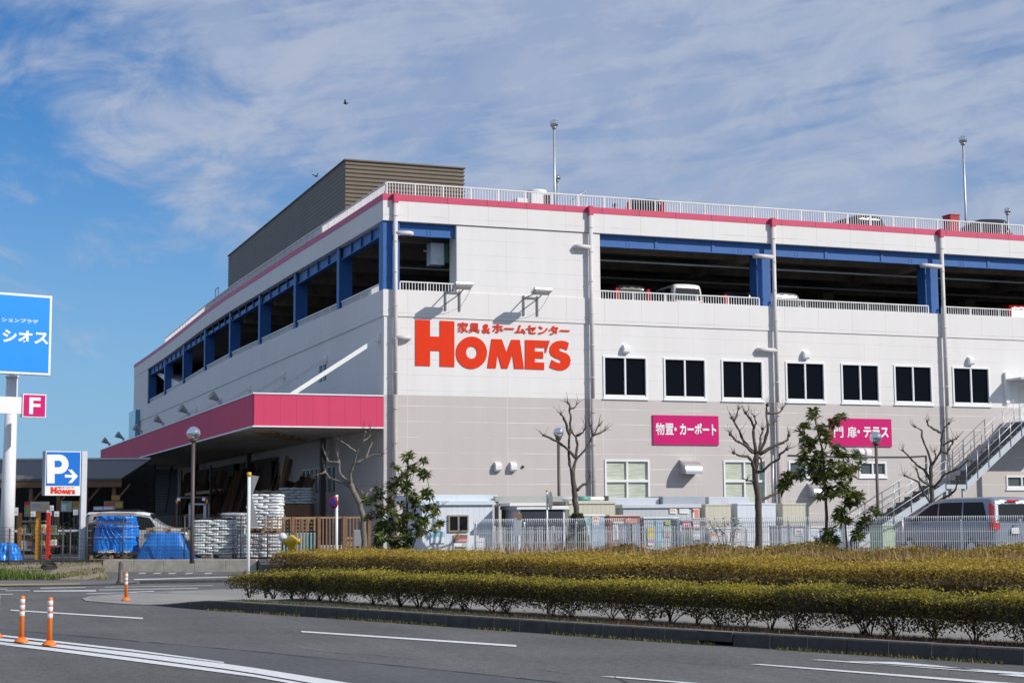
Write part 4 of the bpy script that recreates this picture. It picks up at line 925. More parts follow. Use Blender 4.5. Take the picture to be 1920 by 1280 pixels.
    for xw in (-.30, .31):
        for s in (-1, 1):
            Mw = Matrix.Rotation(R(90), 3, 'X'); r = .33 if kind != 'suv' else .36; q = MB(); q.lathe([(r*.6,-.11),(r*.95,-.11),(r,-.06),(r,.06),(r*.95,.11),(r*.6,.11)], 20, (xw*L, s*(w-.10), r), Mw); wh = q.build('wheel', black_rub, t)
            q = MB(); q.lathe([(.02,-.118),(r*.58,-.118),(r*.62,-.10)] if s > 0 else [(r*.62,.10),(r*.58,.118),(.02,.118)], 16, (xw*L, s*(w-.10), r), Mw); q.build('rim', galv, wh)
    x = -L/2; q = None
    for s in (-1, 1):
        q = MB()
        if tail == 'tall': q.bev(x-.02, x+.10, s*w*.86-.075, s*w*.86+.075, belt-.16, H*.86, .02)
        else: q.bev(x-.02, x+.12, s*w*.84-.13, s*w*.84+.12, belt-.26, belt-.06, .02)
        if tail != 'none': q.build('tail_lamp', TAIL, t)
        q = MB(); q.bev(L/2-.22, L/2-.05, s*w*.72-.16, s*w*.72+.14, .56 if kind != 'van' else .72, .72 if kind != 'van' else .9, .03); q.build('headlamp', CLEAR, t)
        q = MB(); xm = sp[-1][2]*L-.10; q.bev(xm-.06, xm+.10, s*(w+.10)-.10, s*(w+.10)+.10, belt+.0, belt+.15, .02); q.build('door_mirror', body, t)
    q = MB(); q.bb(x-.028, x-.012, -.165, .165, belt-.34, belt-.175); q.build('number_plate', PLATE, t)
    q = MB(); q.bev(x-.05, x+.2, -w*.9, w*.9, .26, .48, .03); q.build('bumper', body, t)
    if roofm:
        q = MB(); rr = [i for i in info if i[4] > belt+.2]; q.grid([[Vector((i[0], y*i[3]*.97, i[4]+(.115 if abs(y) < 1 else .03))) for y in (-1,-.7,0,.7,1)] for i in rr]); q.build('roof_panel', roofm, t, smooth=True)
    if rack:
        q = MB()
        for s in (-1,1): q.tube([(-L*.36,s*w*.7,H+.0),(-L*.3,s*w*.7,H+.07),(L*.0,s*w*.7,H+.07),(L*.04,s*w*.7,H)], .018, 6)
        q.build('roof_rail', black_paint, t)
    return t
DZ = 9.855
black_car = paint('black car paint', (.012,.012,.014)); white_car = paint('white car paint', (.75,.75,.73)); grey_car = paint('dark grey car paint', (.05,.05,.055), .3); silver_car = paint('silver car paint', (.42,.44,.47), .5, .3)
red_car = paint('red car paint', (.32,.012,.015)); blue_car = paint('slate blue car paint', (.05,.08,.12), .2); silver_van = paint('silver blue van paint', (.25,.28,.34), .45, .34)
G = 'cars in the parking deck'
def deck_car(u, v, y, L, Wd, H, body, kind, label, tail='tall', z=DZ, group=G, rz=90, **k):
    p = on_y(u, v, y); return car(label, (p.x, y+L/2, z), R(rz), L, Wd, H, body, kind, group, tail, **k)
deck_car(1187,548,1.1,3.9,1.66,1.55,black_car,'wagon','black hatchback with tall red tail lamps at the left end of the middle deck opening')
deck_car(1291,548,1.1,3.4,1.48,1.66,white_car,'van','small white wagon with a dark rear window behind the deck railing','low')
deck_car(1389,548,1.2,4.1,1.69,1.50,grey_car,'wagon','dark hatchback with red tail lamps left of the first blue column')
deck_car(1476,556,.95,4.3,1.7,1.50,silver_car,'wagon','silver estate car just right of the first blue column','low')
deck_car(1556,556,2.4,4.3,1.7,1.30,grey_car,'sedan','low dark sedan half hidden behind the deck railing, right of the silver estate','low')
deck_car(1836,572,1.5,4.4,1.7,1.36,blue_car,'sedan','slate blue sedan right of the second blue column','low')
deck_car(1918,572,1.3,3.6,1.6,1.5,red_car,'wagon','red hatchback at the far right of the parking deck')
G2 = 'cars on the roof'
deck_car(1240,380,1.5,4.0,1.69,1.52,grey_car,'wagon','dark hatchback with red tail lamps parked on the roof beside a person','tall',RZ,G2,70)
deck_car(1634,418,1.2,4.5,1.75,1.36,black_car,'wagon','black estate car low behind the roof railing, near the middle of the roof','low',RZ,G2)
deck_car(1886,432,.7,4.4,1.7,1.50,black_car,'wagon','dark estate car on the roof below the short right lamp','low',RZ,G2,75)
deck_car(862,366,2.2,4.2,1.7,1.02,black_car,'sedan','very low black car end showing under the brown roof screen','low',RZ,G2)

# the person on the roof: one skinned body, hair and jacket colours as children
def person(loc, rz, label):
    t = thing('person', label, 'person', loc, rz)
    J = dict(pel=(0,0,.90), sp=(0,0,1.12), ch=(0,0,1.30), nk=(0,0,1.43), hd=(0,.01,1.52), tp=(0,.015,1.60), ls=(.17,0,1.36), le=(.22,.02,1.10), lw=(.21,.12,.88), lh=(.21,.16,.80), rs=(-.17,0,1.36), re=(-.23,.02,1.10), rw=(-.22,.10,.88), rh=(-.22,.14,.80),
             lhip=(.09,0,.88), lk=(.10,.02,.48), la=(.10,-.01,.09), lt=(.11,.14,.03), rhip=(-.09,0,.88), rk=(-.10,.02,.48), ra=(-.10,-.01,.09), rt=(-.11,.14,.03))
    rad = dict(pel=.13, sp=.125, ch=.14, nk=.055, hd=.082, tp=.07, ls=.06, le=.045, lw=.03, lh=.035, rs=.06, re=.045, rw=.03, rh=.035, lhip=.09, lk=.06, la=.045, lt=.035, rhip=.09, rk=.06, ra=.045, rt=.035)
    E_ = [('pel','sp'),('sp','ch'),('ch','nk'),('nk','hd'),('hd','tp'),('ch','ls'),('ls','le'),('le','lw'),('lw','lh'),('ch','rs'),('rs','re'),('re','rw'),('rw','rh'),('pel','lhip'),('lhip','lk'),('lk','la'),('la','lt'),('pel','rhip'),('rhip','rk'),('rk','ra'),('ra','rt')]
    ks = list(J); me = bpy.data.meshes.new('body'); me.from_pydata([J[k] for k in ks], [(ks.index(a), ks.index(b)) for a, b in E_], [])
    o = bpy.data.objects.new('body', me); COL.objects.link(o); o.parent = t; o.modifiers.new('skin', 'SKIN'); me.skin_vertices.new() if not me.skin_vertices else None
    for i, k in enumerate(ks): me.skin_vertices[0].data[i].radius = (rad[k], rad[k])
    me.skin_vertices[0].data[0].use_root = True; o.modifiers.new('sub', 'SUBSURF').render_levels = 1
    mm, nt, N, Lk, P = nodes('skin and dark coat'); tc = N.new('ShaderNodeTexCoord'); s = N.new('ShaderNodeSeparateXYZ'); Lk.new(tc.outputs['Object'], s.inputs[0]); cr = N.new('ShaderNodeValToRGB'); cr.color_ramp.interpolation = 'CONSTANT'
    q = N.new('ShaderNodeMath'); q.operation = 'DIVIDE'; Lk.new(s.outputs[2], q.inputs[0]); q.inputs[1].default_value = 2; Lk.new(q.outputs[0], cr.inputs[0])
    el = cr.color_ramp.elements; el[0].color = (.02,.022,.03,1); el[1].position = .45; el[1].color = (.06,.045,.04,1); e = el.new(.70); e.color = (.42,.26,.19,1); Lk.new(cr.outputs[0], P.inputs['Base Color']); P.inputs['Roughness'].default_value = .7
    me.materials.append(mm)
    m = MB(); m.lathe([(.03,-.10),(.088,-.05),(.098,.02),(.085,.075),(.04,.105)], 12, (0,-.018,1.555)); m.build('hair', mat('black hair', (.012,.010,.009), .5, .2), t)
    m = MB(); m.lathe([(.004,0),(.012,.012),(.016,.035)], 6, (0,.095,1.515)); m.build('nose', mat('skin', (.45,.28,.20), .6, .05), t)
    return t
p_ = on_y(1153,384,1.6); person((p_.x,1.6,p_.z-1.60), R(200), 'person with short black hair looking over the roof railing left of the dark hatchback')

# birds
def bird(u, v, d, s, yaw, flap, label, perched=False):
    p = at_d(u, v, d); t = MB(); n = 9; L = .34*s
    rr = [.004,.03,.05,.058,.055,.045,.032,.03,.006]; t.lathe([(r*s, -L/2+L*i/(n-1)) for i, r in enumerate(rr)], 8, (0,0,0), Matrix.Rotation(R(90),3,'Y'))
    if not perched:
        for q in (-1, 1):
            pts = [(.08*s,0,.02),(-.06*s,0,.02),(-.10*s,q*.22*s,.02+flap*.10*s),(.03*s,q*.24*s,.03+flap*.12*s),(-.10*s,q*.46*s,.03+flap*.24*s),(-.02*s,q*.42*s,.035+flap*.22*s)]
            t.add(pts+[(a,b,c-.012*s) for a,b,c in pts], [(0,1,2,3),(3,2,4,5),(9,8,7,6),(11,10,8,9),(0,3,9,6),(3,5,11,9),(1,7,8,2),(2,8,10,4),(4,10,11,5)])
    t.add([(-L*.42,-.02*s,0),(-L*.42,.02*s,0),(-L*.85,.05*s,.01),(-L*.85,-.05*s,.01)], [(0,1,2,3)])
    o = t.build('bird', mat('black feathers', (.012,.012,.014), .6, .2)); o.location = p; o.rotation_euler = (0, R(-50 if perched else -18), R(yaw)); return tag(o, label, 'bird', 'black birds over the store')
bird(647,194.5,85,.75,150,.7,'black bird flying alone high in the cloud above the store'); bird(593.5,331,82,.6,20,.9,'black bird flapping just above the edge of the brown roof screen')
q_ = on_x(591,345.6,1.0); bird(591,344.6,float((q_-Vector(CAM)).dot(Vector((.35,.93,.11)))),.45,40,0,'small black bird perched on the edge of the brown roof screen',True)
# ================================================================ YARD ON THE RIGHT: SHEDS, FENCES, STAIR, VAN
shed_white = panel_mat('white ribbed shed wall', (.66,.70,.76), (.40,.43,.47), 50., 20., .19, amt=.7); shed_beige = panel_mat('beige ribbed shed wall', (.58,.55,.45), (.30,.28,.22), 50., 20., .16, amt=.8)
shed_grey = panel_mat('grey ribbed shed wall', (.50,.53,.57), (.28,.30,.33), 50., 20., .17, amt=.7); shed_side = mat('grey shed side', (.30,.30,.29), .6, .08); door_dark = mat('dark slate door', (.035,.042,.06), .35, .1)
roof_grey = mat('grey shed roof', (.33,.36,.41), .5, .08); terracotta = mat('terracotta door', (.36,.12,.07), .55, .1); teal_door = mat('pale teal door', (.30,.47,.50), .5, .1); sky_door = mat('pale blue door', (.30,.42,.56), .5, .1)
def shed(label, u0, u1, v0, y, dep, wall, roof=None, over=.06, rt=.10, cat='shed', name='garden_shed', group='garden sheds on display', z0=LOT):
    a, b = on_y(u0, v0, y), on_y(u1, v0, y); x0, x1, z1 = a.x, b.x, (a.z+b.z)/2
    t = thing(name, label, cat, ((x0+x1)/2, y+dep/2, z0), group=group); m = MB(); m.bb(x0+.01, x1-.01, y+.01, y+dep, z0+.05, z1-rt); m.build('shed_walls', wall, t, world=True)
    m = MB(); m.bb(x0, x1, y+.03, y+dep-.02, z0, z0+.05); m.build('base', shed_side, t, world=True)
    m = MB(); m.bev(x0-over, x1+over, y-over, y+dep+over, z1-rt, z1, .015); m.build('roof', roof or roof_grey, t, world=True)
    return t, x0, x1, y, z1
def panel(t, pix, y, m, name='door', proud=.0, th=.02):
    (u0,v0),(u1,v1) = pix; a, b = on_y(u0,v0,y), on_y(u1,v1,y); q = MB(); q.bb(min(a.x,b.x), max(a.x,b.x), y-proud-th, y-proud, min(a.z,b.z), max(a.z,b.z)); return q.build(name, m, t, world=True)
PC = {}
def pcol(c, rough=.6):
    if c not in PC: PC[c] = mat('print %02x%02x%02x' % tuple(int(min(1,x)*255) for x in c), c, rough, .05)
    return PC[c]
WH, RD, OR, YE, BL, GRN, GY, BK, LB, PK, BR = (.78,.78,.76), (.60,.03,.04), (.70,.16,.02), (.68,.52,.05), (.05,.14,.42), (.10,.34,.16), (.36,.37,.38), (.03,.03,.03), (.36,.55,.68), (.62,.30,.32), (.26,.14,.09)
def poster(t, pix, y, base, blocks, name='poster', proud=.021, seed=0):
    """printed sheet: base colour plus blocks (fractions x0,y0,x1,y1 from the top left, colour)"""
    (u0,v0),(u1,v1) = pix; a, b = on_y(u0,v0,y), on_y(u1,v1,y); w, h = b.x-a.x, a.z-b.z; m = MB(); mats = [pcol(base)]
    m.bb(a.x, b.x, y-proud-.006, y-proud, b.z, a.z)
    for k, (x0,y0,x1,y1,c) in enumerate(blocks):
        if pcol(c) not in mats: mats.append(pcol(c))
        m.cur = mats.index(pcol(c)); m.bb(a.x+w*x0, a.x+w*x1, y-proud-.008-.002*k, y-proud-.0061, a.z-h*y1, a.z-h*y0)
    return m.build(name, mats, t, world=True)
def lines(x0, y0, x1, y1, n, c, r):
    out = []; h = (y1-y0)/n
    for i in range(n): out.append((x0, y0+h*i+h*.25, x0+(x1-x0)*r.uniform(.6,1), y0+h*i+h*.7, c))
    return out
rr = random.Random(5)
YB, YF = -9.0, -12.2
# big white prefab with window
t, x0, x1, y, z1 = shed('white ribbed prefab hut with a brown framed window at the left end of the sheds', 791, 924, 938, YB, 2.2, shed_white, mat('pale blue roof trim', (.62,.68,.74), .4, .05), .08, .14)
m = MB(); m.bb(x0-.2, x1+.25, y+.2, y+2.4, z1+.002, z1+.20); m.build('upper_roof', MT('pale roof sheet', (.60,.66,.72), .45, .05), t, world=True)
a, b = on_y(840,965,y), on_y(878,996.5,y); fr = MB(); f = .05
for q in ((a.x,b.x,a.z-f,a.z),(a.x,b.x,b.z,b.z+f),(a.x,a.x+f,b.z+f,a.z-f),(b.x-f,b.x,b.z+f,a.z-f),((a.x+b.x)/2-.03,(a.x+b.x)/2+.03,b.z+f,a.z-f)): fr.bb(q[0],q[1],y-.05,y+.005,q[2],q[3])
w = MB(); w.bb(a.x+.02,b.x-.02,y-.02,y+.004,b.z+.02,a.z-.02); w_ = w.build('window', GL, t, world=True); fr.build('window_frame', MT('bronze frame', (.30,.25,.19), .4, .1), w_, world=True)
poster(t, ((807,996),(834,1018)), y, LB, [(.05,.55,.3,.95,WH),(.35,.5,.62,.95,WH),(.66,.5,.95,.95,WH),(.1,.1,.7,.35,(.25,.5,.62))]); poster(t, ((850,1002),(876,1016)), y, BR, [(0,.0,.5,.5,(.45,.28,.12)),(.1,.55,1,.9,PK)]); poster(t, ((850,1017),(876,1030)), y, (.45,.5,.55), [(.05,.1,.6,.45,WH),(.1,.6,.9,.85,BK)])
# carport with olive screen
t = thing('carport', 'olive framed carport with a grey gutter and dark green screen behind the mesh fence', 'carport', on_y(975,1000,YB)+Vector((0,0,-.3)))
z_ = LOT; t.location.z = z_; olive = mat('olive grey aluminium', (.20,.21,.17), .45, .08)
a, b = on_y(926,931,YB), on_y(1052,931,YB); m = MB(); m.bev(a.x, b.x, YB-.1, YB+.06, a.z-.16, a.z+.02, .01); m.build('gutter', mat('grey gutter', (.34,.36,.33), .45, .05), t, world=True)
m = MB(); m.bb(a.x, b.x, YB+.061, YB+2.6, a.z-.12, a.z-.06); m.build('roof', olive, t, world=True)
for u in (931, 1062): c = on_y(u,940,YB); m = MB(); m.bb(c.x-.055, c.x+.055, YB-.05, YB+.05, LOT, a.z-.16); m.build('post', olive, t, world=True)
for u0, u1 in ((940,955),(956,973)): panel(t, ((u0,944),(u1,1030)), YB+.4, mat('dark green screen', (.085,.11,.085), .4, .1), 'screen')
# white storage with dark open shutter
t, x0, x1, y, z1 = shed('white roofed storage unit with a dark slate shutter behind the round sign', 972, 1060, 948, YB-.9, 1.4, shed_white, white_paint, .10, .11); panel(t, ((976,953),(1056,1030)), y+.008, door_dark, 'shutter')
m = MB(); c = on_y(955,943,y-.1); m.bb(c.x, x1-.6, y-.14, y+.9, z1+.002, z1+.10); m.build('upper_roof', white_paint, t, world=True)
t, x0, x1, y, z1 = shed('beige ribbed shed behind the first bare tree', 1067, 1154, 938.5, YB, 2.0, shed_beige, mat('cream roof', (.58,.55,.46), .5, .05), .03)
t = thing('rolled_awning', 'rolled white awning tube with a teal wrapper lying on the beige shed roof', 'awning', (on_y(1090,932,YB+.3).x, YB+.3, z1)); c, d = on_y(1047,932,YB+.3), on_y(1136,932,YB+.3)
m = MB(); m.tube([(c.x,YB+.3,z1+.075),(d.x-.05,YB+.3,z1+.075)], .07, 12); m.build('tube', white_paint, t, world=True); m = MB(); e, f_ = on_y(1083,932,YB+.3), on_y(1106,932,YB+.3); m.tube([(e.x,YB+.3,z1+.08),(f_.x,YB+.3,z1+.08)], .085, 12); m.build('wrapper', MT('teal plastic', (.12,.30,.27), .4, .3), t, world=True)
m = MB(); m.bb(d.x-.05,d.x+.06,YB+.2,YB+.4,z1,z1+.17); m.build('end_cap', dark_steel, t, world=True)
t, x0, x1, y, z1 = shed('wide pale grey shed with three posters near its roof', 1168, 1311, 945, YB, 2.2, shed_grey, mat('pale grey roof', (.56,.58,.62), .45, .05), .06, .12)
for k, (u0,u1,bs) in enumerate(((1255,1268,[(.08,.08,.92,.36,OR),(.1,.45,.8,.75,(.7,.5,.35))]),(1273,1291,[(.04,.06,.48,.42,OR),(.54,.06,.96,.42,GY),(.1,.55,.9,.65,(.5,.6,.7))]),(1298,1311,[(.05,.03,.95,.2,BL),(.25,.28,.9,.95,(.66,.25,.18)),(0,.3,.2,.5,RD)]))): poster(t, ((u0,947.5),(u1,962 if k < 2 else 972)), y, WH, bs)
z9 = on_y(1280,930,YB+.6).z
m = MB(); c, d = on_y(1240,930,YB+.6), on_y(1320,930,YB+.6); m.bev(c.x, d.x, YB+.5, YB+2.0, z1+.005, z9, .02); m.build('upper_roof', roof_grey, t, world=True)
m = MB(); c, d = on_y(1136,931,YB+.8), on_y(1234,931,YB+.8); m.bev(c.x, d.x, YB+.7, YB+2.1, z1+.003, z9-.04, .02); m.build('upper_roof', MT('mist roof', (.50,.53,.58), .45, .05), t, world=True)
t, x0, x1, y, z1 = shed('beige ribbed shed between the pale grey and bluish sheds', 1322, 1371, 944.5, YB, 1.6, shed_beige, shed_beige, .01, .05)
m = MB(); c, d = on_y(1326,931,YB+.8), on_y(1402,931,YB+.8); m.bev(c.x, d.x, YB+.7, YB+1.5, z1+.003, z9-.02, .02); m.build('upper_roof', MT('mist roof'), t, world=True)
t, x0, x1, y, z1 = shed('bluish white shed directly behind the second bare tree', 1382, 1455, 943, YB, 1.7, shed_white, shed_white, .01, .05)
t, x0, x1, y, z1 = shed('beige ribbed shed left of the leafy tree trunk, last of the row', 1467, 1517, 943, YB, 1.7, shed_beige, shed_beige, .01, .05)
# low cabinets in front
GC = 'small storage cabinets on display'
t, x0, x1, y, z1 = shed('low cabinet with pale teal and blue doors beside the clipped cone', 1086, 1134, 964, YF, .9, shed_side, white_paint, .02, .05, 'cabinet', 'storage_cabinet', GC); panel(t, ((1088,968),(1108,1032)), y, teal_door); panel(t, ((1109,968),(1133,1032)), y, sky_door)
poster(t, ((1091,970),(1100,986)), y, (.35,.60,.58), [(.2,.4,.8,.8,WH)]); poster(t, ((1110,968),(1123,984)), y, WH, [(.08,.08,.9,.4,OR),(.1,.5,.8,.7,(.75,.45,.35))]); poster(t, ((1089,986),(1106,1022)), y, (.70,.74,.66), lines(.1,.1,.9,.7,4,LB,rr))
t, x0, x1, y, z1 = shed('terracotta cabinet with grey shutter doors and a white notice', 1143, 1201, 964.5, YF, .9, terracotta, mat('pinkish roof', (.55,.45,.42), .5, .05), .03, .05, 'cabinet', 'storage_cabinet', GC); panel(t, ((1160,982),(1183,1032)), y, panel_mat('ribbed grey door', (.22,.24,.27), (.10,.11,.12), 50., 20., .07, amt=.8)); panel(t, ((1184,982),(1200,1032)), y, roof_grey)
poster(t, ((1148,977),(1159,1011)), y, WH, lines(.15,.1,.9,.9,7,GY,rr), proud=.002); poster(t, ((1150,977),(1168,982)), y, WH, [(.1,.3,.9,.7,(.6,.6,.6))], proud=.03); poster(t, ((1172,972),(1194,981)), y, PK, [(.1,.2,.9,.5,OR)], proud=.002)
t, x0, x1, y, z1 = shed('cabinet covered with colourful posters behind the fence middle', 1207, 1272, 969, YF, .9, shed_grey, white_paint, .03, .05, 'cabinet', 'storage_cabinet', GC)
poster(t, ((1212,988),(1228,1008)), y, (.60,.58,.20), [(.1,.1,.9,.4,YE),(.2,.5,.8,.9,(.75,.6,.1))]); poster(t, ((1214,1008),(1226,1022)), y, WH, [(.1,.1,.9,.6,PK)]); poster(t, ((1229,974),(1240,1030)), y, (.32,.52,.60), [(.2,.3,.8,.8,LB)]); poster(t, ((1246,976),(1257,984)), y, GRN, [(.1,.15,.9,.85,YE)]); poster(t, ((1244,990),(1258,1006)), y, (.42,.58,.46), [(.2,.5,.9,.95,PK)]); panel(t, ((1259,974),(1271,1030)), y, door_dark)
t, x0, x1, y, z1 = shed('dark grey cabinet with red price card and white notice sheets', 1276, 1321, 974, YF, .9, mat('dark grey ribbed door', (.15,.16,.175), .5, .1), roof_grey, .02, .05, 'cabinet', 'storage_cabinet', GC)
poster(t, ((1279,977),(1294,989.5)), y, WH, [(0,0,1,.28,RD),(.1,.4,.2,.8,GY),(.3,.4,.45,.8,RD),(.55,.4,.7,.8,RD),(.8,.4,.92,.8,RD),(0,.9,1,1,RD)]); poster(t, ((1298,977),(1312,990)), y, PK, [(.1,.1,.9,.3,WH),(.1,.45,.9,.8,WH)]); poster(t, ((1298,994),(1312,1011)), y, WH, [(.1,.1,.45,.4,GY),(.55,.1,.9,.4,LB),(.1,.6,.45,.9,GY),(.55,.6,.9,.9,LB)])
t, x0, x1, y, z1 = shed('low white cabinet with pink and grey posters beside a climbing rose', 1328, 1393, 988.5, YF, .8, shed_grey, white_paint, .02, .04, 'cabinet', 'storage_cabinet', GC)
poster(t, ((1331,994),(1348,1013)), y, (.62,.56,.56), [(.2,.3,.7,.55,OR)]); poster(t, ((1356,993),(1368,1014)), y, WH, lines(.1,.1,.9,.9,5,PK,rr)); poster(t, ((1371,996),(1388,1014)), y, (.70,.62,.64), lines(.1,.1,.9,.9,4,GY,rr))
t, x0, x1, y, z1 = shed('low grey cabinet with one white poster left of the leafy tree', 1464, 1508, 985, YF, .8, roof_grey, shed_side, .02, .04, 'cabinet', 'storage_cabinet', GC); poster(t, ((1490,988),(1505,1003)), y, WH, [(0,0,1,.15,BL),(.2,.35,.8,.65,OR),(.1,.75,.9,.9,BL)])
t, x0, x1, y, z1 = shed('pale cabinet with red pots in front behind the leafy tree', 1516, 1600, 986, YF, .8, shed_white, white_paint, .02, .04, 'cabinet', 'storage_cabinet', GC); panel(t, ((1538,992),(1570,1032)), y, sky_door)
t, x0, x1, y, z1 = shed('pale green cabinet left of the silver van', 1655, 1690, 984, YF-1.2, .8, mat('pale green door', (.40,.52,.36), .5, .06), mat('pale green roof', (.46,.58,.42), .5, .05), .01, .03, 'cabinet', 'storage_cabinet', GC)

# white wire mesh fences, posts and panels
fence_white = mat('white fence coating', (.86,.86,.86), .4, .04)
def mesh_fence(label, a, b, z0, ztop, step, n, post_over=.0, wires=.058, vbend=True):
    d = (b-a); L = d.length; d = d/L; nn = Vector((-d.y, d.x, 0)); nn = nn if nn.y < 0 else -nn
    t = thing('mesh_fence', label, 'fence', (a.x, a.y, z0)); q = .0098
    for i in range(n):
        p, e = a+d*(L*i/n), a+d*(L*(i+1)/n)
        m = MB(); m.M = Matrix.Translation((p.x,p.y,0)) @ Matrix.Rotation(random.uniform(-.02,.02),4,'X') @ Matrix.Rotation(random.uniform(-.012,.03),4,'Y'); m.tube([(0,0,z0),(0,0,ztop-.10+post_over)], .03, 8); m.build('post', fence_white, t, world=True)
        m = MB(); k = int((e-p).length/wires); off = nn*.045
        for j in range(k+1):
            c = p+(e-p)*(j/k)+off
            if vbend:
                pts = [(c.x,c.y,z0+.08),(c.x,c.y,ztop-.16),(c.x+nn.x*.05,c.y+nn.y*.05,ztop-.09),(c.x,c.y,ztop)]
            else: pts = [(c.x,c.y,z0+.08),(c.x,c.y,ztop)]
            m.tube(pts, q, 4, False)
        for z in ([z0+.15, z0+.45, z0+.75, z0+1.02, ztop-.16, ztop-.02] if vbend else [z0+.2, z0+.55, z0+.9, ztop-.05]):
            m.bar((*(p+off).xy,z), (*(e+off).xy,z), .014)
        m.build('mesh_panel', fence_white, t, world=True)
    return t
gF = 'white mesh fences'
N1 = 13; mesh_fence('long white wire mesh fence with a folded top along the shrub bed', F0, F0+(F1-F0)*1.28, LOT-.15, 1.70, 1.9, N1)
mesh_fence('second white mesh fence with shorter posts standing close behind the long one', at_d(925,990,51.2), at_d(1520,990,48.5), LOT, 1.46, 1.9, 5, .12, .075, False)

# outside steel stair against the facade
stair_m = mat('pale grey stair paint', (.50,.55,.60), .5, .07); tread_m = mat('dark stair tread', (.10,.105,.115), .7, .15)
t = thing('outside_staircase', 'pale grey steel staircase with thin rails climbing the right of the facade', 'staircase', (24,-1.6,LOT)); SY0, SY1 = -2.1, -.95
def flight(p0, p1, n):
    for y in (SY0, SY1):
        m = MB(); m.add([(p0[0],y-.03,p0[1]-.10),(p1[0],y-.03,p1[1]-.10),(p1[0],y-.03,p1[1]+.22),(p0[0],y-.03,p0[1]+.22),(p0[0],y+.03,p0[1]-.10),(p1[0],y+.03,p1[1]-.10),(p1[0],y+.03,p1[1]+.22),(p0[0],y+.03,p0[1]+.22)], [(0,1,2,3),(7,6,5,4),(0,4,5,1),(1,5,6,2),(2,6,7,3),(3,7,4,0)]); m.build('stringer', stair_m, t, world=True)
    dx, dzz = (p1[0]-p0[0])/n, (p1[1]-p0[1])/n
    for i in range(n):
        m = MB(); x, z = p0[0]+dx*i, p0[1]+dzz*i+.10; m.bb(x, x+dx+.03, SY0+.032, SY1-.032, z+dzz, z+dzz+.03); m.bb(x+dx*.02, x+dx*.02+.02, SY0+.032, SY1-.032, z, z+dzz-.002); m.build('step', tread_m, t, world=True)
    for y in (SY0-.04, SY1+.04):
        m = MB(); k = max(3, n//2)
        for i in range(k+1):
            x, z = p0[0]+(p1[0]-p0[0])*i/k, p0[1]+(p1[1]-p0[1])*i/k; m.tube([(x,y,z-.05),(x,y,z+1.15)], .018, 6)
        for h in (.5,.82,1.15): m.tube([(p0[0],y,p0[1]+h),(p1[0],y,p1[1]+h)], .014, 6)
        m.build('handrail', galv, t, world=True)
q0, q1 = on_y(1665,986,SY0), on_y(1773,915,SY0); q2, q3 = on_y(1812,914,SY0), on_y(1935,796,SY0)
sl_ = (q1.z-q0.z)/(q1.x-q0.x); foot = (q0.x-(q0.z-LOT-.1)/sl_, LOT+.1)
flight(foot, (q1.x,q1.z), 10); flight((q2.x,q2.z), (q3.x,q3.z), 13)
m = MB(); m.bb(q1.x-.02, q2.x+.02, SY0-.03, SY1+.03, q1.z-.02, q1.z+.16); m.build('landing', stair_m, t, world=True); m = MB(); m.bb(q3.x, q3.x+3, SY0-.03, SY1+.9, q3.z-.02, q3.z+.2); m.build('landing', stair_m, t, world=True)
m = MB()
for x in (q1.x+.1, q2.x-.1):
    for y in (SY0+.1, SY1-.1): m.bb(x-.05, x+.05, y-.05, y+.05, LOT, q1.z-.021)
m.build('landing_leg', stair_m, t, world=True)
m = MB(); m.bb(q3.x+.6, q3.x+.75, SY0, SY0+.15, LOT, q3.z-.02); m.build('landing_leg', stair_m, t, world=True)
# exhaust shadow box under the leafy tree handled by its own hood (store)

# silver people carrier
fw = (-.42*CRH+.91*CF).normalized(); lf = Vector((-fw.y, fw.x, 0)); pc = at_d(1863,1030,46.6); c = Vector((pc.x,pc.y,0)) + fw*2.34 - lf*.845
van = car('silver blue people carrier with dark glass parked behind the mesh fence at the right edge', (c.x,c.y,LOT), math.atan2(fw.y, fw.x), 4.69, 1.69, 1.84, silver_van, 'van', None, 'none', None, 'minivan', 'parked_minivan')
m = MB(); L = 4.69; w = .845
m.bev(-L/2-.03, -L/2+.16, w*.80-.10, w+.012, .90, 1.10, .02); m.build('tail_lamp', TAIL, van); m = MB(); m.bev(-L/2-.03, -L/2+.16, -w-.012, -w*.80+.10, .90, 1.10, .02); m.build('tail_lamp', TAIL, van)
for s in (-1,1): m = MB(); m.bev(-L/2+.0, -L/2+.09, s*w*.80-.07, s*w*.80+.07, 1.05, 1.62, .02); m.M = Matrix(); m.build('reversing_lamp', CLEAR, van); m = MB(); m.bev(-L/2+.06, -L/2+.17, s*w*.93-.045, s*w*.93+.04, 1.02, 1.66, .015); m.build('tail_lamp', TAIL, van)
m = MB(); m.bev(-L/2+.075, -L/2+.10, -.22, .22, 1.70, 1.755, .01); m.build('brake_lamp', TAIL, van); m = MB(); m.lathe([(.055,0),(.05,.012)], 16, (-L/2-.005,0,1.02), Matrix.Rotation(R(-90),3,'Y')); m.build('emblem', chrome, van)

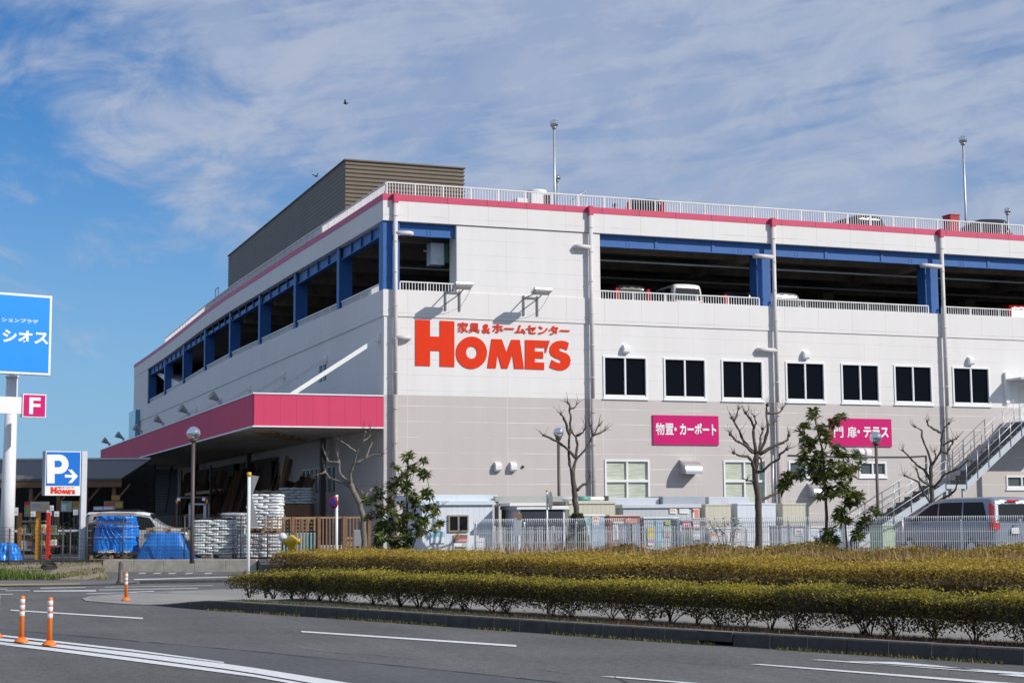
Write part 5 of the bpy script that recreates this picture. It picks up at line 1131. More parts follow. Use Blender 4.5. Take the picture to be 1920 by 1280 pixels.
# ================================================================ STREET FURNITURE ON THE RIGHT
def yard_lamp(u, vb, vt, d, r, label):
    p = at_d(u, vt, d); q = at_d(u, vb, d); b = Vector((p.x, p.y, LOT)); return ball_lamp('lamp_post', label, b, p.z-LOT, r, .055, brown_steel, 'brown lamp posts with mirrored globes')
yard_lamp(1047,970,811,58,.20,'brown lamp post with mirrored globe beside the first bare tree'); yard_lamp(1642,975,820,57,.215,'brown lamp post with mirrored globe in front of the gates and terraces banner')
p = at_d(1026,990,49.5); t = thing('road_sign', 'round road sign seen from its grey back on a white post', 'road sign', (p.x,p.y,LOT-.2)); zt = at_d(1026,924,49.5).z
m = MB(); m.tube([(0,0,0),(0,0,zt-LOT+.25)], .03, 8); m.build('post', white_paint, t)
m = MB(); dv = Matrix.Rotation(R(55),3,'Z') @ Matrix.Rotation(R(90),3,'X'); m.lathe([(.26,-.015),(.28,0),(.26,.012)], 24, (.13,.03,zt-LOT-.02), dv); m.build('sign_disc', mat('dull sign back', (.16,.165,.17), .5, .1), t); m = MB(); m.ball((0,0,zt-LOT+.26), .04, 8, 6); m.build('post_cap', MT('orange cap', (.55,.22,.02), .5, .1), t)
# warning notice on the fence
p = at_d(972,985,49.3); t = thing('fence_notice', 'narrow white notice board hanging on the mesh fence beside the olive screen', 'notice', p); t.location.z = LOT
q = MB(); M_ = Matrix.Translation((p.x,p.y,0)) @ Matrix.Rotation(math.atan2((F1-F0).y,(F1-F0).x),4,'Z'); z0, z1 = at_d(972,1003,49.3).z, at_d(972,964,49.3).z; q.M = M_
q.bb(-.12,.12,-.10,-.085,z0,z1); q.build('board', letter_white, t, world=True); q = MB(); q.M = M_; q.bb(-.13,.0,-.104,-.101,z1-.1,z1+.06); q.build('picture', pcol(PK), t, world=True); q = MB(); q.M = M_; q.bb(.0,.14,-.104,-.101,z1-.15,z1+.04); q.build('picture', pcol((.50,.38,.12)), t, world=True)

# ================================================================ TREES
bark = mat('grey brown bark', (.115,.094,.078), .9, .35, 14., bump=.8, bscale=50, stretch=(1,1,.35)); bark_light = mat('pale grey bark', (.20,.17,.14), .9, .35, 14., bump=.8, bscale=50, stretch=(1,1,.35)); twig2 = mat('fine twigs', (.085,.06,.048), .9, .3, 10.)
def bare_tree(label, d, ox, oy, sc, trunk, limbs, barkm, r0, seed, knob=1.):
    rd = random.Random(seed); P = lambda x, y, dd=0: at_d(ox+x/sc, oy+y/sc, d+dd)
    b = P(*trunk[0]); t = thing('bare_tree', label, 'tree', (b.x, b.y, .1), group='pollarded bare trees')
    def fine(pts, k=3):
        out = []
        for a, c in zip(pts[:-1], pts[1:]):
            for j in range(k): f = j/k; out.append(a.lerp(c, f) + (Vector((rd.uniform(-.02,.02), rd.uniform(-.02,.02), rd.uniform(-.01,.01))) if j else Vector()))
        return out+[pts[-1]]
    tp = [Vector((b.x, b.y, .1))] + [P(*q) for q in trunk[1:]] if b.z > LOT else [P(*q) for q in trunk]
    if b.z > LOT: tp = [Vector((b.x, b.y, .1)), b]+tp[1:]
    tp = fine(tp); n = len(tp); m = MB(); m.tube(tp, [r0*(1.25-.45*i/n)*(1+rd.uniform(-.10,.10)) for i in range(n)], 10); m.build('trunk', barkm, t, world=True)
    mt = MB()
    for L in limbs:
        dd = 0.; pts = []; slope = rd.uniform(-.35,.35)
        for i, q in enumerate(L): pts.append(P(*q, dd)); dd += slope*.6
        pts = fine(pts); n = len(pts); big = len(L) > 3; ra = r0*(.60 if big else .44); m = MB()
        m.tube(pts, [max(.008, (ra*(1-.62*i/n))*(1+rd.uniform(-.22,.22))) for i in range(n)], 7)
        e = pts[-1]; m.ball(e, ra*.80*knob, 7, 5)
        if big: m.ball(pts[n//2], ra*.86, 7, 5); m.ball(pts[int(n*.8)], ra*.66, 7, 5)
        m.build('limb', barkm, t, world=True)
        for k in range(rd.randint(6, 11)):
            s = e if k < 6 else pts[rd.randint(n//2, n-1)]; dr = ((pts[-1]-pts[-3]).normalized()*.6 + Vector((rd.uniform(-1,1), rd.uniform(-1,1), rd.uniform(-.2,1)))).normalized(); ln = rd.uniform(.10,.34)
            mt.tube([s, s+dr*ln*.5+Vector((rd.uniform(-.04,.04),0,rd.uniform(-.03,.05))), s+dr*ln+Vector((0,0,rd.uniform(-.02,.12)))], [.009,.006,.003], 4, False)
    mt.build('twigs', twig2, t, world=True); return t
bare_tree('bare pollarded tree behind a clipped cone and beside a globe lamp', 51, 1000, 740, 5.818, [(475,1360),(470,1280),(450,1150),(445,1000),(430,870),(425,800)],
 [[(425,850),(395,760),(385,640),(395,440),(410,250),(390,160),(400,130),(380,90)],[(395,430),(350,290),(320,230),(300,210)],[(435,860),(460,720),(480,690),(590,560),(620,510),(650,440),(720,330)],[(650,440),(640,400),(630,350)],[(650,445),(720,420),(770,395)],[(465,700),(482,540),(465,470),(425,410)],[(470,445),(540,410),(570,350)],[(458,690),(370,590),(270,510),(140,450),(108,440)],[(475,1040),(540,980),(600,960),(620,880)],[(395,150),(440,145),(475,100)]], bark, .085, 1)
bare_tree('bare pollarded tree with a thick trunk in front of the bluish shed', 47, 1340, 740, 5.818, [(480,1640),(478,1280),(470,1100),(440,860),(450,700),(455,640)],
 [[(450,650),(380,590),(290,450),(210,290),(190,250)],[(210,285),(245,230),(260,150)],[(420,630),(320,540),(230,500),(172,430)],[(450,640),(425,450),(430,350),(380,250),(340,195)],[(430,350),(455,310),(435,235)],[(470,640),(490,600),(500,500),(525,370)],[(480,650),(520,570),(580,400),(580,330),(565,190),(575,110)],[(570,200),(690,200),(735,155)],[(490,650),(640,560),(750,520),(800,490),(810,440)],[(455,850),(530,830),(600,760),(700,700),(720,640),(790,590)],[(425,830),(410,720),(360,670),(280,665),(210,630)],[(435,940),(390,935),(350,930)],[(490,1160),(540,1130),(640,1090),(745,1050)],[(460,680),(500,690),(515,800)],[(580,330),(610,320),(640,310)]], bark, .088, 2, 1.35)
bare_tree('pale barked bare tree leaning left under the end of the pink canopy', 49, 420, 780, 4., [(1050,1080),(1050,1010),(1045,760),(1020,660),(970,560),(948,505)],
 [[(948,520),(945,420),(980,350),(990,280),(1010,230),(1040,180),(1060,120)],[(985,355),(1060,320),(1110,290),(1170,290)],[(1060,315),(1085,260),(1110,200)],[(955,530),(860,490),(790,460),(760,420),(750,370)],[(935,515),(870,430),(860,320),(850,280)],[(860,345),(780,340),(755,270)],[(992,270),(930,220),(880,190)],[(1018,650),(1060,600),(1110,540),(1170,530)],[(765,415),(720,435),(700,440)],[(1030,190),(1080,165),(1095,140)],[(1060,605),(1030,560),(1000,545)]], bark_light, .085, 3)
bare_tree('bare pollarded tree rising behind the silver people carrier', 53.5, 1640, 780, 7.11, [(775,1500),(770,1180),(760,1000),(745,850),(745,690),(755,650)],
 [[(755,660),(830,560),(880,470),(890,350),(900,250),(930,150),(990,100)],[(890,220),(800,180),(720,130),(700,70)],[(905,390),(1010,330),(1090,300)],[(880,460),(960,500),(1010,400),(1040,345)],[(755,660),(710,470),(640,300),(630,190),(540,140)],[(740,850),(660,710),(560,650),(480,560),(420,500),(380,460)],[(745,930),(620,850),(580,790),(560,710)],[(765,1170),(640,1000),(590,880),(470,820),(400,790)],[(765,960),(860,870),(940,770),(1040,730),(1130,690),(1210,620),(1240,590)],[(800,1160),(1010,1040),(1080,970),(1110,890),(1120,860)],[(810,580),(815,520),(800,470)]], bark, .075, 4, 1.2)
ever_leaf = leaf_mat('glossy evergreen leaves', [(0,(.020,.032,.010)),(.35,(.052,.085,.017)),(.65,(.125,.155,.028)),(.88,(.21,.20,.045)),(1,(.30,.21,.07))], .28, .38)
def evergreen(label, d, ox, oy, sc, trunk, ros, r0, seed, extra=(), stems=()):
    rd = np.random.default_rng(seed); P = lambda x, y, dd=0: at_d(ox+x/sc, oy+y/sc, d+dd); b = P(*trunk[0]); t = thing('evergreen_tree', label, 'tree', (b.x, b.y, .1), group='broad leaved evergreen trees')
    tp = [Vector((b.x,b.y,.1))]+[P(*q) for q in trunk[(0 if b.z > LOT else 1):]]; n = len(tp); m = MB(); m.tube(tp, [r0*(1-.8*i/n) for i in range(n)], 8); m.build('trunk', bark, t, world=True)
    for s in stems:
        sp_ = [P(*q) for q in s]; b2 = sp_[0]; sp_ = [Vector((b2.x,b2.y,.1))]+sp_; m = MB(); m.tube(sp_, [r0*.6*(1-.7*i/len(sp_)) for i in range(len(sp_))], 7); m.build('stem', bark, t, world=True)
    Vs, Fs, Ts, nb = [], [], [], 0; br = MB()
    allr = []
    for (x, y, r) in ros:
        rm = r/sc*d/FPX; k = max(3, int(r/9.5))
        for j in range(k):
            jj = 0 if j == 0 else 1; c = np.array(P(x+jj*rd.normal(0,r*.42), y+jj*rd.normal(0,r*.42), rd.normal(0,.45))); allr.append((c, .228+.05*rd.uniform(-1,1)))
    top = max(c[2] for c, _ in allr); low = min(c[2] for c, _ in allr)
    axis = [Vector(p) for p in tp[1:]] + [P(*q) for s in stems for q in s]
    nodes_ = list(axis); allr.sort(key=lambda q: min((a-Vector(q[0])).length for a in axis))
    for c, L in allr:
        v = Vector(c); near = min(nodes_, key=lambda a: (a-v).length + max(0, a.z-v.z+.05)*1.2); nodes_.append(v)
        if (near-v).length < 1.3: br.tube([near, near.lerp(v, .5)+Vector((rd.normal(0,.03),rd.normal(0,.03),-.05)), v], [.013,.010,.006], 4, False)
        up = np.array([rd.normal(0,.35), rd.normal(0,.35), 1.]); up /= np.linalg.norm(up); nl = int(rd.integers(15, 23)); base_t = np.clip(.46 + .34*(c[2]-low)/(top-low+.01)*.6 + rd.normal(0,.10), 0, 1)
        e1 = np.cross(up, [.3,.9,.1]); e1 /= np.linalg.norm(e1); e2 = np.cross(up, e1)
        for k in range(nl):
            a = 6.283*k/nl*1.618*2 + rd.uniform(-.2,.2); el = rd.uniform(-.45, .75); l = L*rd.uniform(.65,1.1); w = l*rd.uniform(.16,.22)
            dr = (e1*math.cos(a)+e2*math.sin(a))*math.cos(el)+up*math.sin(el); sdv = np.cross(dr, up); sdv /= (np.linalg.norm(sdv)+1e-6); dn = np.array([0,0,-1.])*l*.16
            p0 = c+dr*.02; p1 = c+dr*l*.5+up*.012; p2 = c+dr*l+dn
            Vs += [p0, p1+sdv*w, p2, p1-sdv*w, p1-up*w*.35]; i = nb*5; Fs += [[i,i+1,i+4,i],[i+1,i+2,i+4,i+1],[i+2,i+3,i+4,i+2],[i+3,i,i+4,i+3]]; Ts += [np.clip(base_t+rd.normal(0,.12),0,1)]*5; nb += 1
    br.build('branches', bark, t, world=True)
    F3 = np.array([f[:3] for f in Fs]); o = fast_mesh('foliage', np.array(Vs)-np.array([b.x,b.y,.1]), F3, ever_leaf, t, Ts, 3); return t
evergreen('bushy dark evergreen tree with leaf rosettes at the corner of the store', 46.5, 700, 720, 3.765, [(240,1180),(240,900),(235,700),(245,560),(250,495)],
 [(250,490,40),(360,540,26),(170,600,42),(270,600,38),(355,640,50),(230,650,42),(170,680,36),(140,740,52),(270,790,50),(390,765,62),(230,720,40),(40,790,62),(120,850,60),(300,840,55),(390,870,40),(440,912,45),(70,900,75),(150,930,70),(250,930,70),(345,960,55),(455,1000,48),(110,1000,75),(40,1010,60),(200,1010,75),(300,1010,60),(180,1090,75),(90,1100,70),(260,1100,65),(330,1060,50),(20,1120,60),(140,1150,60),(230,1150,60),(-40,840,40),(-30,930,45)], .05, 5,
 stems=([(180,1170),(150,1000),(110,850),(60,780)],[(270,1170),(330,1000),(390,880),(430,900)]))
evergreen('tall leafy evergreen tree in front of the gates and terraces banner', 43.8, 1460, 760, 4.57, [(400,1200),(412,960),(402,780),(390,600),(380,400),(330,200),(300,80)],
 [(300,70,48),(540,100,24),(220,180,40),(215,260,55),(375,195,50),(480,150,30),(430,250,38),(280,330,52),(400,310,40),(215,405,62),(345,415,62),(490,395,70),(570,430,50),(665,420,46),(195,490,70),(330,510,72),(450,520,72),(560,540,72),(665,555,58),(80,610,58),(180,600,56),(300,590,70),(400,620,72),(520,620,70),(615,600,52),(420,720,70),(480,765,48),(375,770,46),(555,705,55),(620,760,58),(690,790,50),(620,835,46),(540,880,46),(540,960,48),(595,985,44),(500,960,36),(745,970,46),(830,915,48),(700,1040,46),(660,1100,44),(440,1100,60),(395,1160,60),(480,1140,50),(60,660,30),(35,700,20)], .055, 6,
 stems=([(585,1190),(570,1000),(545,900)],[(620,1160),(720,1020),(830,935)]))
# clipped cone of ivy at the foot of the first bare tree
p = at_d(1083,1000,50.6); t = thing('clipped_cone_shrub', 'dark green clipped cone shrub behind the mesh fence beside the teal doored cabinet', 'shrub', (p.x,p.y,LOT)); n = 9000; h = RNG.uniform(0,1,n)**1.3; a = RNG.uniform(0,6.283,n); zt = at_d(1083,962,50.6).z-LOT
r_ = (.16+.34*(1-h)**.8)*(1-.12*RNG.exponential(.8,n)); C = np.stack([r_*np.cos(a), r_*np.sin(a), h*zt], 1); NN = np.stack([np.cos(a), np.sin(a), .3+0*a], 1); V, F = leaves(C, NN, .055, .6, .5); fast_mesh('foliage', V, F, leaf_mat('ivy leaves', [(0,(.018,.028,.010)),(.6,(.045,.070,.018)),(1,(.11,.13,.03))], .25), t, np.repeat(np.clip(RNG.normal(.45,.2,n),0,1),4))
m = MB(); m.lathe([(.38,0),(.33,zt*.3),(.15,zt*.95)], 10); m.build('branches', twig_m, t)
# straggling rose on the fence and red pots
p = at_d(1360,985,46.8); t = thing('climbing_rose', 'straggling climbing rose with few pale leaves on the mesh fence', 'shrub', (p.x,p.y,LOT)); m = MB(); ps = []; rd = random.Random(9)
for u, v in ((1322,968),(1340,974),(1358,966),(1375,972),(1392,980),(1345,985),(1380,992),(1330,978)):
    e = at_d(u, v, 46.6+rd.uniform(-.2,.2)); b = Vector((p.x+rd.uniform(-.2,.2), p.y+rd.uniform(-.2,.2), LOT)); md = b.lerp(e,.6)+Vector((rd.uniform(-.15,.15),0,rd.uniform(.05,.25))); m.tube([b, b.lerp(md,.6), md, e], [.010,.008,.006,.003], 5, False); ps += [md.lerp(e, rd.random())+Vector((rd.gauss(0,.07), rd.gauss(0,.07), rd.gauss(0,.06))) for _ in range(26)]
m.build('stems', twig2, t, world=True); C = np.array(ps); V, F = leaves(C, np.tile([0,-.5,1.],(len(C),1)), .055, .6); fast_mesh('foliage', V-np.array([p.x,p.y,LOT]), F, leaf_mat('rose leaves', [(0,(.06,.05,.02)),(.5,(.10,.10,.035)),(1,(.34,.26,.16))], .3), t, np.repeat(RNG.uniform(0,1,len(C)),4))
for k, (u, lab) in enumerate(((1443,'small red cone shaped pot behind the fence left of the second bare tree trunk'),(1474,'small red cone shaped pot behind the fence between two grey cabinets'))):
    p = at_d(u,1012,49); t = thing('red_pot', lab, 'pot', (p.x,p.y,LOT), group='red pots behind the fence'); m = MB(); m.lathe([(.10,0),(.15,.28),(.16,.32),(.14,.32),(.13,.25)], 14); m.build('pot', MT('red enamel'), t); m = MB(); m.ball((0,0,.36), .10, 10, 6); m.build('plant', MT('dark moss', (.05,.08,.03), .9, .3), t)
p = at_d(1911,1042,34); t = thing('daffodil_clump', 'clump of yellow flowers in the shrub bed at the right edge', 'flowers', (p.x,p.y,.6)); m = MB(); rd = random.Random(4)
g_ = MB()
for k in range(16):
    e = Vector((rd.gauss(0,.13), rd.gauss(0,.1), .28+rd.uniform(0,.16))); g_.tube([(e.x*.3,e.y*.3,-.2),(e.x*.8,e.y*.8,e.z*.6),e], .006, 4, False); dv = Matrix.Rotation(rd.uniform(0,6.28),3,'Z') @ Matrix.Rotation(R(70),3,'X')
    m.lathe([(.045,.0),(.05,.01),(.018,.012),(.024,.04)], 6, e, dv)
m.build('flowers', MT('daffodil yellow', (.72,.55,.03), .6, .1), t); g_.build('stalks', MT('stalk green', (.06,.12,.03), .7, .2), t)
# ================================================================ LEFT SIDE: SIGNS
def gp(u, d, z=LOT): p = at_d(u, 1000, d); return Vector((p.x, p.y, z))
VR = CRH; VF = CF; YAW = math.atan2(VR.y, VR.x)           # level right / forward of the street view
# tall pylon with the big blue sign and the pink F board
dP = 60.; k = dP/FPX; b = gp(12.5, dP); t = thing('pylon_sign', 'tall white pylon with a big blue sign and a pink board lettered F', 'sign', b)
m = MB(); zt = at_d(18, 700, dP).z; m.tube([(0,0,0),(.02,0,2.5),(.05,0,zt-LOT-.12)], [.27,.25,.21], 24); m.lathe([(.24,zt-LOT-.12),(.24,zt-LOT-.02),(.12,zt-LOT),(.12,zt-LOT+.2)], 20, (.05,0,0)); m.build('pole', mat('white pylon paint', (.76,.77,.80), .4, .04), t)
c0, c1 = at_d(98, 555, dP), at_d(96.5, 705, dP); zb, ztp = c1.z, c0.z; right = Vector((c0.x, c0.y, 0))
sgn_dir = (VR*.81 + VF*.588).normalized()                 # the board turns away to the right
Mb = plane_M((0,0,0), sgn_dir, (0,0,1)); Mb.translation = right - sgn_dir*0; nout = Vector((Mb[0][2], Mb[1][2], 0))
wS = 5.6; blue_face = mat('sky blue sign face', (.0,.27,.80), .4, .03)
def board(x0, x1, z0, z1, th, name, m_, proud=0.):
    q = MB(); q.M = Mb; q.bb(x0, x1, z0, z1, -th, proud); return q.build(name, m_, t, world=True)
board(-wS, 0, zb, ztp, .34, 'sign_cabinet', white_paint); fr = .085; board(-wS+fr, -fr, zb+fr, ztp-fr, -.002, 'sign_face', blue_face, .012)
def M_off(M, o): return M @ Matrix.Translation((0,0,o))
def spx(u, v):                                              # photo pixel -> board coordinates
    r = ray(u, v); o = np.array(Mb.translation); n_ = np.array(nout); s = ((o-CAM) @ n_)/(r @ n_); p = Vector(CAM + r*s); q = Mb.inverted() @ p; return q.x, q.y
def btxt(body, u0, v0, u1, v1, bold, xo=0): x0, y1 = spx(u0, v0); x1, y0 = spx(u1, v1); return text_mesh(body, x0, x1, y0, y1, M_off(Mb, .0125), 'lettering', letter_white, t, bold, .01)
btxt('ションプラザ', 3, 595, 71, 607, .014); btxt('シオス', 4.5, 617, 90, 646, .035)
x0, y1 = spx(43, 737.5); x1, y0 = spx(86, 783)
q = MB(); q.M = Mb; q.bb(x0, x1, y0, y1, -.22, 0); q.build('small_cabinet', white_paint, t, world=True); q = MB(); q.M = Mb; q.bb(x0+.04, x1-.04, y0+.04, y1-.04, .0005, .012); q.build('small_face', magenta, t, world=True)
btxt('F', 55, 744.5, 75, 776.5, .022)
xa, ya = spx(-80, 742); xb, yb = spx(44, 774); q = MB(); q.M = Mb; q.bb(xa, x0+.02, y0+.12, y1-.13, -.19, -.05); q.build('cross_arm', white_paint, t, world=True)
# parking sign on its own post
dS = 56.; b = gp(158.5, dS); t = thing('parking_sign', 'blue parking sign with white P, arrow and orange shop name on a grey post', 'sign', b); Mb = plane_M(at_d(80, 1000, dS)*1, (VR*.866+VF*.5).normalized(), (0,0,1)); tr = Mb.translation.copy(); tr.z = 0; Mb.translation = tr; nout = Vector((Mb[0][2], Mb[1][2], 0))
x0, y1 = spx(86, 845); x1, y0 = spx(150.5, 928.5)
q = MB(); q.M = Mb; q.bb(x0-.02, x1, y0, y1, -.36, -.02); q.build('sign_cabinet', mat('grey sign cabinet', (.30,.32,.33), .45, .08), t, world=True)
q = MB(); q.M = Mb; q.bb(x0, x1, y0, y1, -.0199, 0); q.build('sign_frame', white_paint, t, world=True)
a0, a1 = spx(87, 910); c0_, _ = spx(150, 910); q = MB(); q.M = Mb; q.bb(x0+.03, x1-.03, a1, y1-.03, .0005, .008); q.build('sign_face', mat('parking blue', (.0,.155,.60), .4, .03), t, world=True)
def sp2(x, y): u, v = 0+x*240/1280, 840+y*240/1280; return spx(u, v)
def bprism(pts, name, m_, off=.0085, d=.008):
    q = MB(); P = [Vector((*sp2(*p), off)) for p in pts]; P = [Mb @ p for p in P]; n = len(P); Q = [p+nout*d for p in P]
    q.add(P+Q, [tuple(range(n-1,-1,-1)), tuple(range(n,2*n))]+[(i,(i+1) % n,(i+1) % n+n,i+n) for i in range(n)]); return q.build(name, m_, t, world=True)
arc = lambda cx, cy, rx, ry, a0, a1, n: [(cx+rx*math.cos(R(a0+(a1-a0)*i/n)), cy+ry*math.sin(R(a0+(a1-a0)*i/n))) for i in range(n+1)]
bprism([(470,63),(592,63)]+arc(592,159,93,96,-90,90,14)+[(545,255),(545,345),(470,349)][0:0]+[(592,255),(545,255),(545,190),(588,190)]+arc(588,157,30,33,90,-90,10)+[(545,124),(545,349),(470,349)], 'letter', letter_white)
bprism([(647,262),(725,266),(678,213),(718,213),(778,279),(718,345),(680,346),(726,295),(647,291)], 'arrow', letter_white)
def small_logo(x, y): return Vector(Mb @ Vector((*sp2(507+(x-253)*(752-507)/(1185-253), 384+(y-893)*(452-384)/(1176-893)), .004)))
lg2 = thing('sign_lettering_tmp', '', '', (0,0,0)) if False else t
logo(t, small_logo, nout*.01, orange_logo)
xx0, yy1 = sp2(575, 383); xx1, yy0 = sp2(748, 399); text_mesh('家具＆ホームセンター', xx0, xx1, yy0, yy1, M_off(Mb, .001), 'small_lettering', orange_logo, t, .01)
pa, _ = spx(154.5, 900); pb, _ = spx(164.5, 900); ptop = spx(160, 845)[1]
q = MB(); q.M = Mb; q.bb(pa, pb, LOT, ptop, -.30, -.10); q.build('post', mat('pale grey post', (.60,.62,.66), .4, .05), t, world=True)
for v in (865, 908): _, yv = spx(150, v); q = MB(); q.M = Mb; q.bb(x1+.001, pa-.001, yv-.07, yv+.07, -.27, -.14); q.build('bracket', MT('pale grey post b', (.60,.62,.66), .4, .05), t, world=True)

# big lamp, give way sign from the side, no parking disc, bollards
yard_lamp(363,1050,812,50.5,.215,'tall brown lamp post with mirrored globe in front of the long pink canopy')
p = at_d(466, 1000, 37.5); t = thing('road_sign', 'white road sign post with a yellow cap and two grey triangular plates seen edge on', 'road sign', (p.x,p.y,.1)); zt = at_d(466, 890, 37.5).z
m = MB(); m.tube([(0,0,0),(0,0,zt-.1)], .038, 10); m.build('post', mat('white post', (.80,.80,.82), .35, .04), t); m = MB(); m.lathe([(.05,zt-.13),(.055,zt-.04),(.02,zt-.03)], 12); m.build('post_cap', MT('yellow cap', (.62,.44,.03), .5, .1), t)
Ms = plane_M((.035,0,0), (VR*.42+VF*.9).normalized(), (0,0,1)); s_ = lambda pts: [(Ms @ Vector((a, bz, 0))) for a, bz in pts]
for nm, pts in (('sign_plate', [(0,zt-.1),(.33,zt-.12),(.02,zt-.62)]), ('sign_plate', [(.0,zt-.62),(.06,zt-.62),(.33,zt-1.30),(.0,zt-1.30)])):
    q = MB(); P = s_(pts); n = len(P); dv = Ms.to_3x3() @ Vector((0,0,.012)); q.add(P+[p_+dv for p_ in P], [tuple(range(n-1,-1,-1)), tuple(range(n,2*n))]+[(i,(i+1) % n,(i+1) % n+n,i+n) for i in range(n)]); q.build(nm, mat('grey sign back', (.17,.175,.19), .5, .1), t)
p = at_d(631, 1000, 41); t = thing('no_parking_sign', 'round blue and red no parking sign on a white post', 'road sign', (p.x,p.y,.1)); zc = at_d(624, 942, 41).z
m = MB(); m.tube([(0,0,0),(0,0,zc+.1)], .035, 10); m.build('post', white_paint, t)
Ms = plane_M(Vector((0,0,zc-.1))-VR*.09, (VR*.80-VF*.6).normalized(), (0,0,1)); nz = Ms.to_3x3() @ Vector((0,0,1)); Mr = Ms.to_3x3()
for r0, r1, zo, mm, nm in ((.0,.165,.0,mat('sign red', (.50,.02,.03), .4, .05),'sign_disc'), (.0,.130,.006,mat('sign blue', (.02,.05,.36), .4, .05),'sign_face')):
    q = MB(); q.lathe([(r1,-.01+zo),(r1,.004+zo),(.002,.0045+zo)], 28, Ms.translation, Mr); q.build(nm, mm, t)
q = MB(); q.M = Ms @ Matrix.Rotation(R(-45),4,'Z'); q.bb(-.13,.13,-.02,.02,.0115,.014); q.build('slash', MT('sign red'), t)
m = MB(); q_ = Ms.to_3x3() @ Vector((.10,.02,-.02)); m.ball(Vector((0,0,zc-.1+.13)), .04, 8, 6); m.build('post_cap', MT('orange cap'), t)
ora = mat('orange flexible plastic', (.80,.19,.02), .45, .05); refl = mat('white reflective band', (.72,.72,.72), .3, .05)
def delineator(u, v, H, label):
    p = on_z(u, v, .012); t = thing('delineator_post', label, 'delineator', p, group='orange delineator posts on the road'); m = MB(); m.lathe([(.105,0),(.10,.02),(.065,.045),(.045,.07)], 20); m.build('base', ora, t); m = MB(); m.lathe([(.036,.07),(.035,H-.03),(.031,H),(.01,H+.005)], 16); m.build('post', ora, t)
    for z in (.62,.76,.89): m = MB(); m.lathe([(.0345,H*z-.032),(.0375,H*z-.03),(.0375,H*z+.03),(.0345,H*z+.032)], 16); m.build('reflective_band', refl, t)
delineator(40,1203,.645,'orange flexible post on the white centre stripes, left of its slightly nearer twin'); delineator(92.5,1209,.65,'orange flexible post standing right of the other on the white centre stripes'); delineator(236,1125,.60,'orange flexible post alone on the rounded corner of the pavement')
delineator(-7,1194,.65,'orange flexible post whose base just shows at the left edge')
p = on_z(226,1093,.02); t = thing('bollard', 'short dark brown post at the kerb behind the single orange post', 'bollard', p); H = at_d(226,1056,float((p-Vector(CAM)).dot(Vector(ROT.T @ np.array([0,0,-1]))))).z-.02; m = MB(); m.lathe([(.13,0),(.10,.06),(.075,.12),(.062,H)], 16); m.build('post', brown_steel, t); m = MB(); m.ball((0,0,H), .065, 12, 8); m.build('cap', brown_steel, t)

# ================================================================ FENCES ON THE LEFT
wire_m = mat('dark green wire', (.020,.024,.022), .5, .15)
def wire_fence(label, u0, u1, d, z0, h, step, posts):
    a, b = at_d(u0,1000,d), at_d(u1,1000,d); a.z = b.z = 0; dv = (b-a).normalized(); L = (b-a).length
    t = thing('wire_fence', label, 'fence', (a.x,a.y,z0))
    for u in posts:
        p = at_d(u,1000,d); m = MB(); m.tube([(p.x,p.y,z0-.35),(p.x,p.y,z0+h)], .028, 8); m.build('post', dark_steel, t, world=True)
    m = MB(); n = int(L/step)
    for j in range(n+1): c = a+dv*(L*j/n); m.bar((c.x,c.y,z0+.05),(c.x,c.y,z0+h),.010)
    for j in range(int(h/.13)+1): z = z0+.05+j*.13; m.bar((a.x,a.y,z),(b.x,b.y,z),.009)
    m.build('wire_mesh', wire_m, t, world=True); return t
wire_fence('thin dark wire mesh fence in front of the tarpaulins and bag pallets', 160, 536, 55.2, LOT, 1.48, .09, [163,231,346,452,502,534])
wire_fence('thin dark wire mesh fence on the grass bank in front of the pallet rack', -60, 158, 54.6, .05, 1.45, .11, [18,45,78,118,132])
fence_wood = mat('brown stained picket', (.20,.115,.065), .65, .2, 5., stretch=(1,1,5))
a, b = gp(528,50.5), gp(693,50.5); t = thing('picket_fence', 'brown picket fence with a paler top rail behind the no parking sign', 'fence', a); dv = (b-a).normalized(); L = (b-a).length; zt = at_d(600,970,50.5).z
m = MB(); m.bar(a+Vector((0,0,zt-LOT)), b+Vector((0,0,zt-LOT)), .05, .06); m.build('top_rail', wood, t, world=True); m = MB(); m.bar(a+Vector((0,0,.12)), b+Vector((0,0,.12)), .05, .06); m.build('bottom_rail', fence_wood, t, world=True)
for j in range(int(L/.105)): c = a+dv*(j*.105+.03); m = MB(); m.bb(c.x-.022,c.x+.022,c.y-.022,c.y+.022,LOT+.06,zt-.035); m.build('picket', fence_wood, t, world=True)
for u in (549,598,645,692): c = gp(u,50.4); m = MB(); m.bb(c.x-.05,c.x+.05,c.y-.05,c.y+.05,LOT-.4,zt+.04); m.build('post', wood_dark, t, world=True)

# ================================================================ GOODS IN THE YARD
def LM(u, d, yaw=0.): p = gp(u, d); return Matrix.Translation(p) @ Matrix.Rotation(YAW+R(yaw),4,'Z')
pal_w = mat('pallet timber', (.36,.24,.14), .8, .25, 8.)
def pallet(label, p, yaw, w=1.1, dpt=1.1, z=None, m_=None):
    t = thing('pallet', label, 'pallet', (p.x,p.y,p.z if z is None else z), YAW+R(yaw), 'timber pallets'); m_ = m_ or pal_w
    for k in range(7): x = -w/2+.05+k*(w-.1)/6; m = MB(); m.bb(x-.05,x+.05,-dpt/2,dpt/2,.115,.14); m.build('board', m_, t)
    for y in (-dpt/2+.05, 0, dpt/2-.05):
        for x in (-w/2+.06, 0, w/2-.06): m = MB(); m.bb(x-.055,x+.055,y-.045,y+.045,.025,.114); m.build('block', m_, t)
        m = MB(); m.bb(-w/2,w/2,y-.05,y+.05,0,.024); m.build('bottom_board', m_, t)
    return t
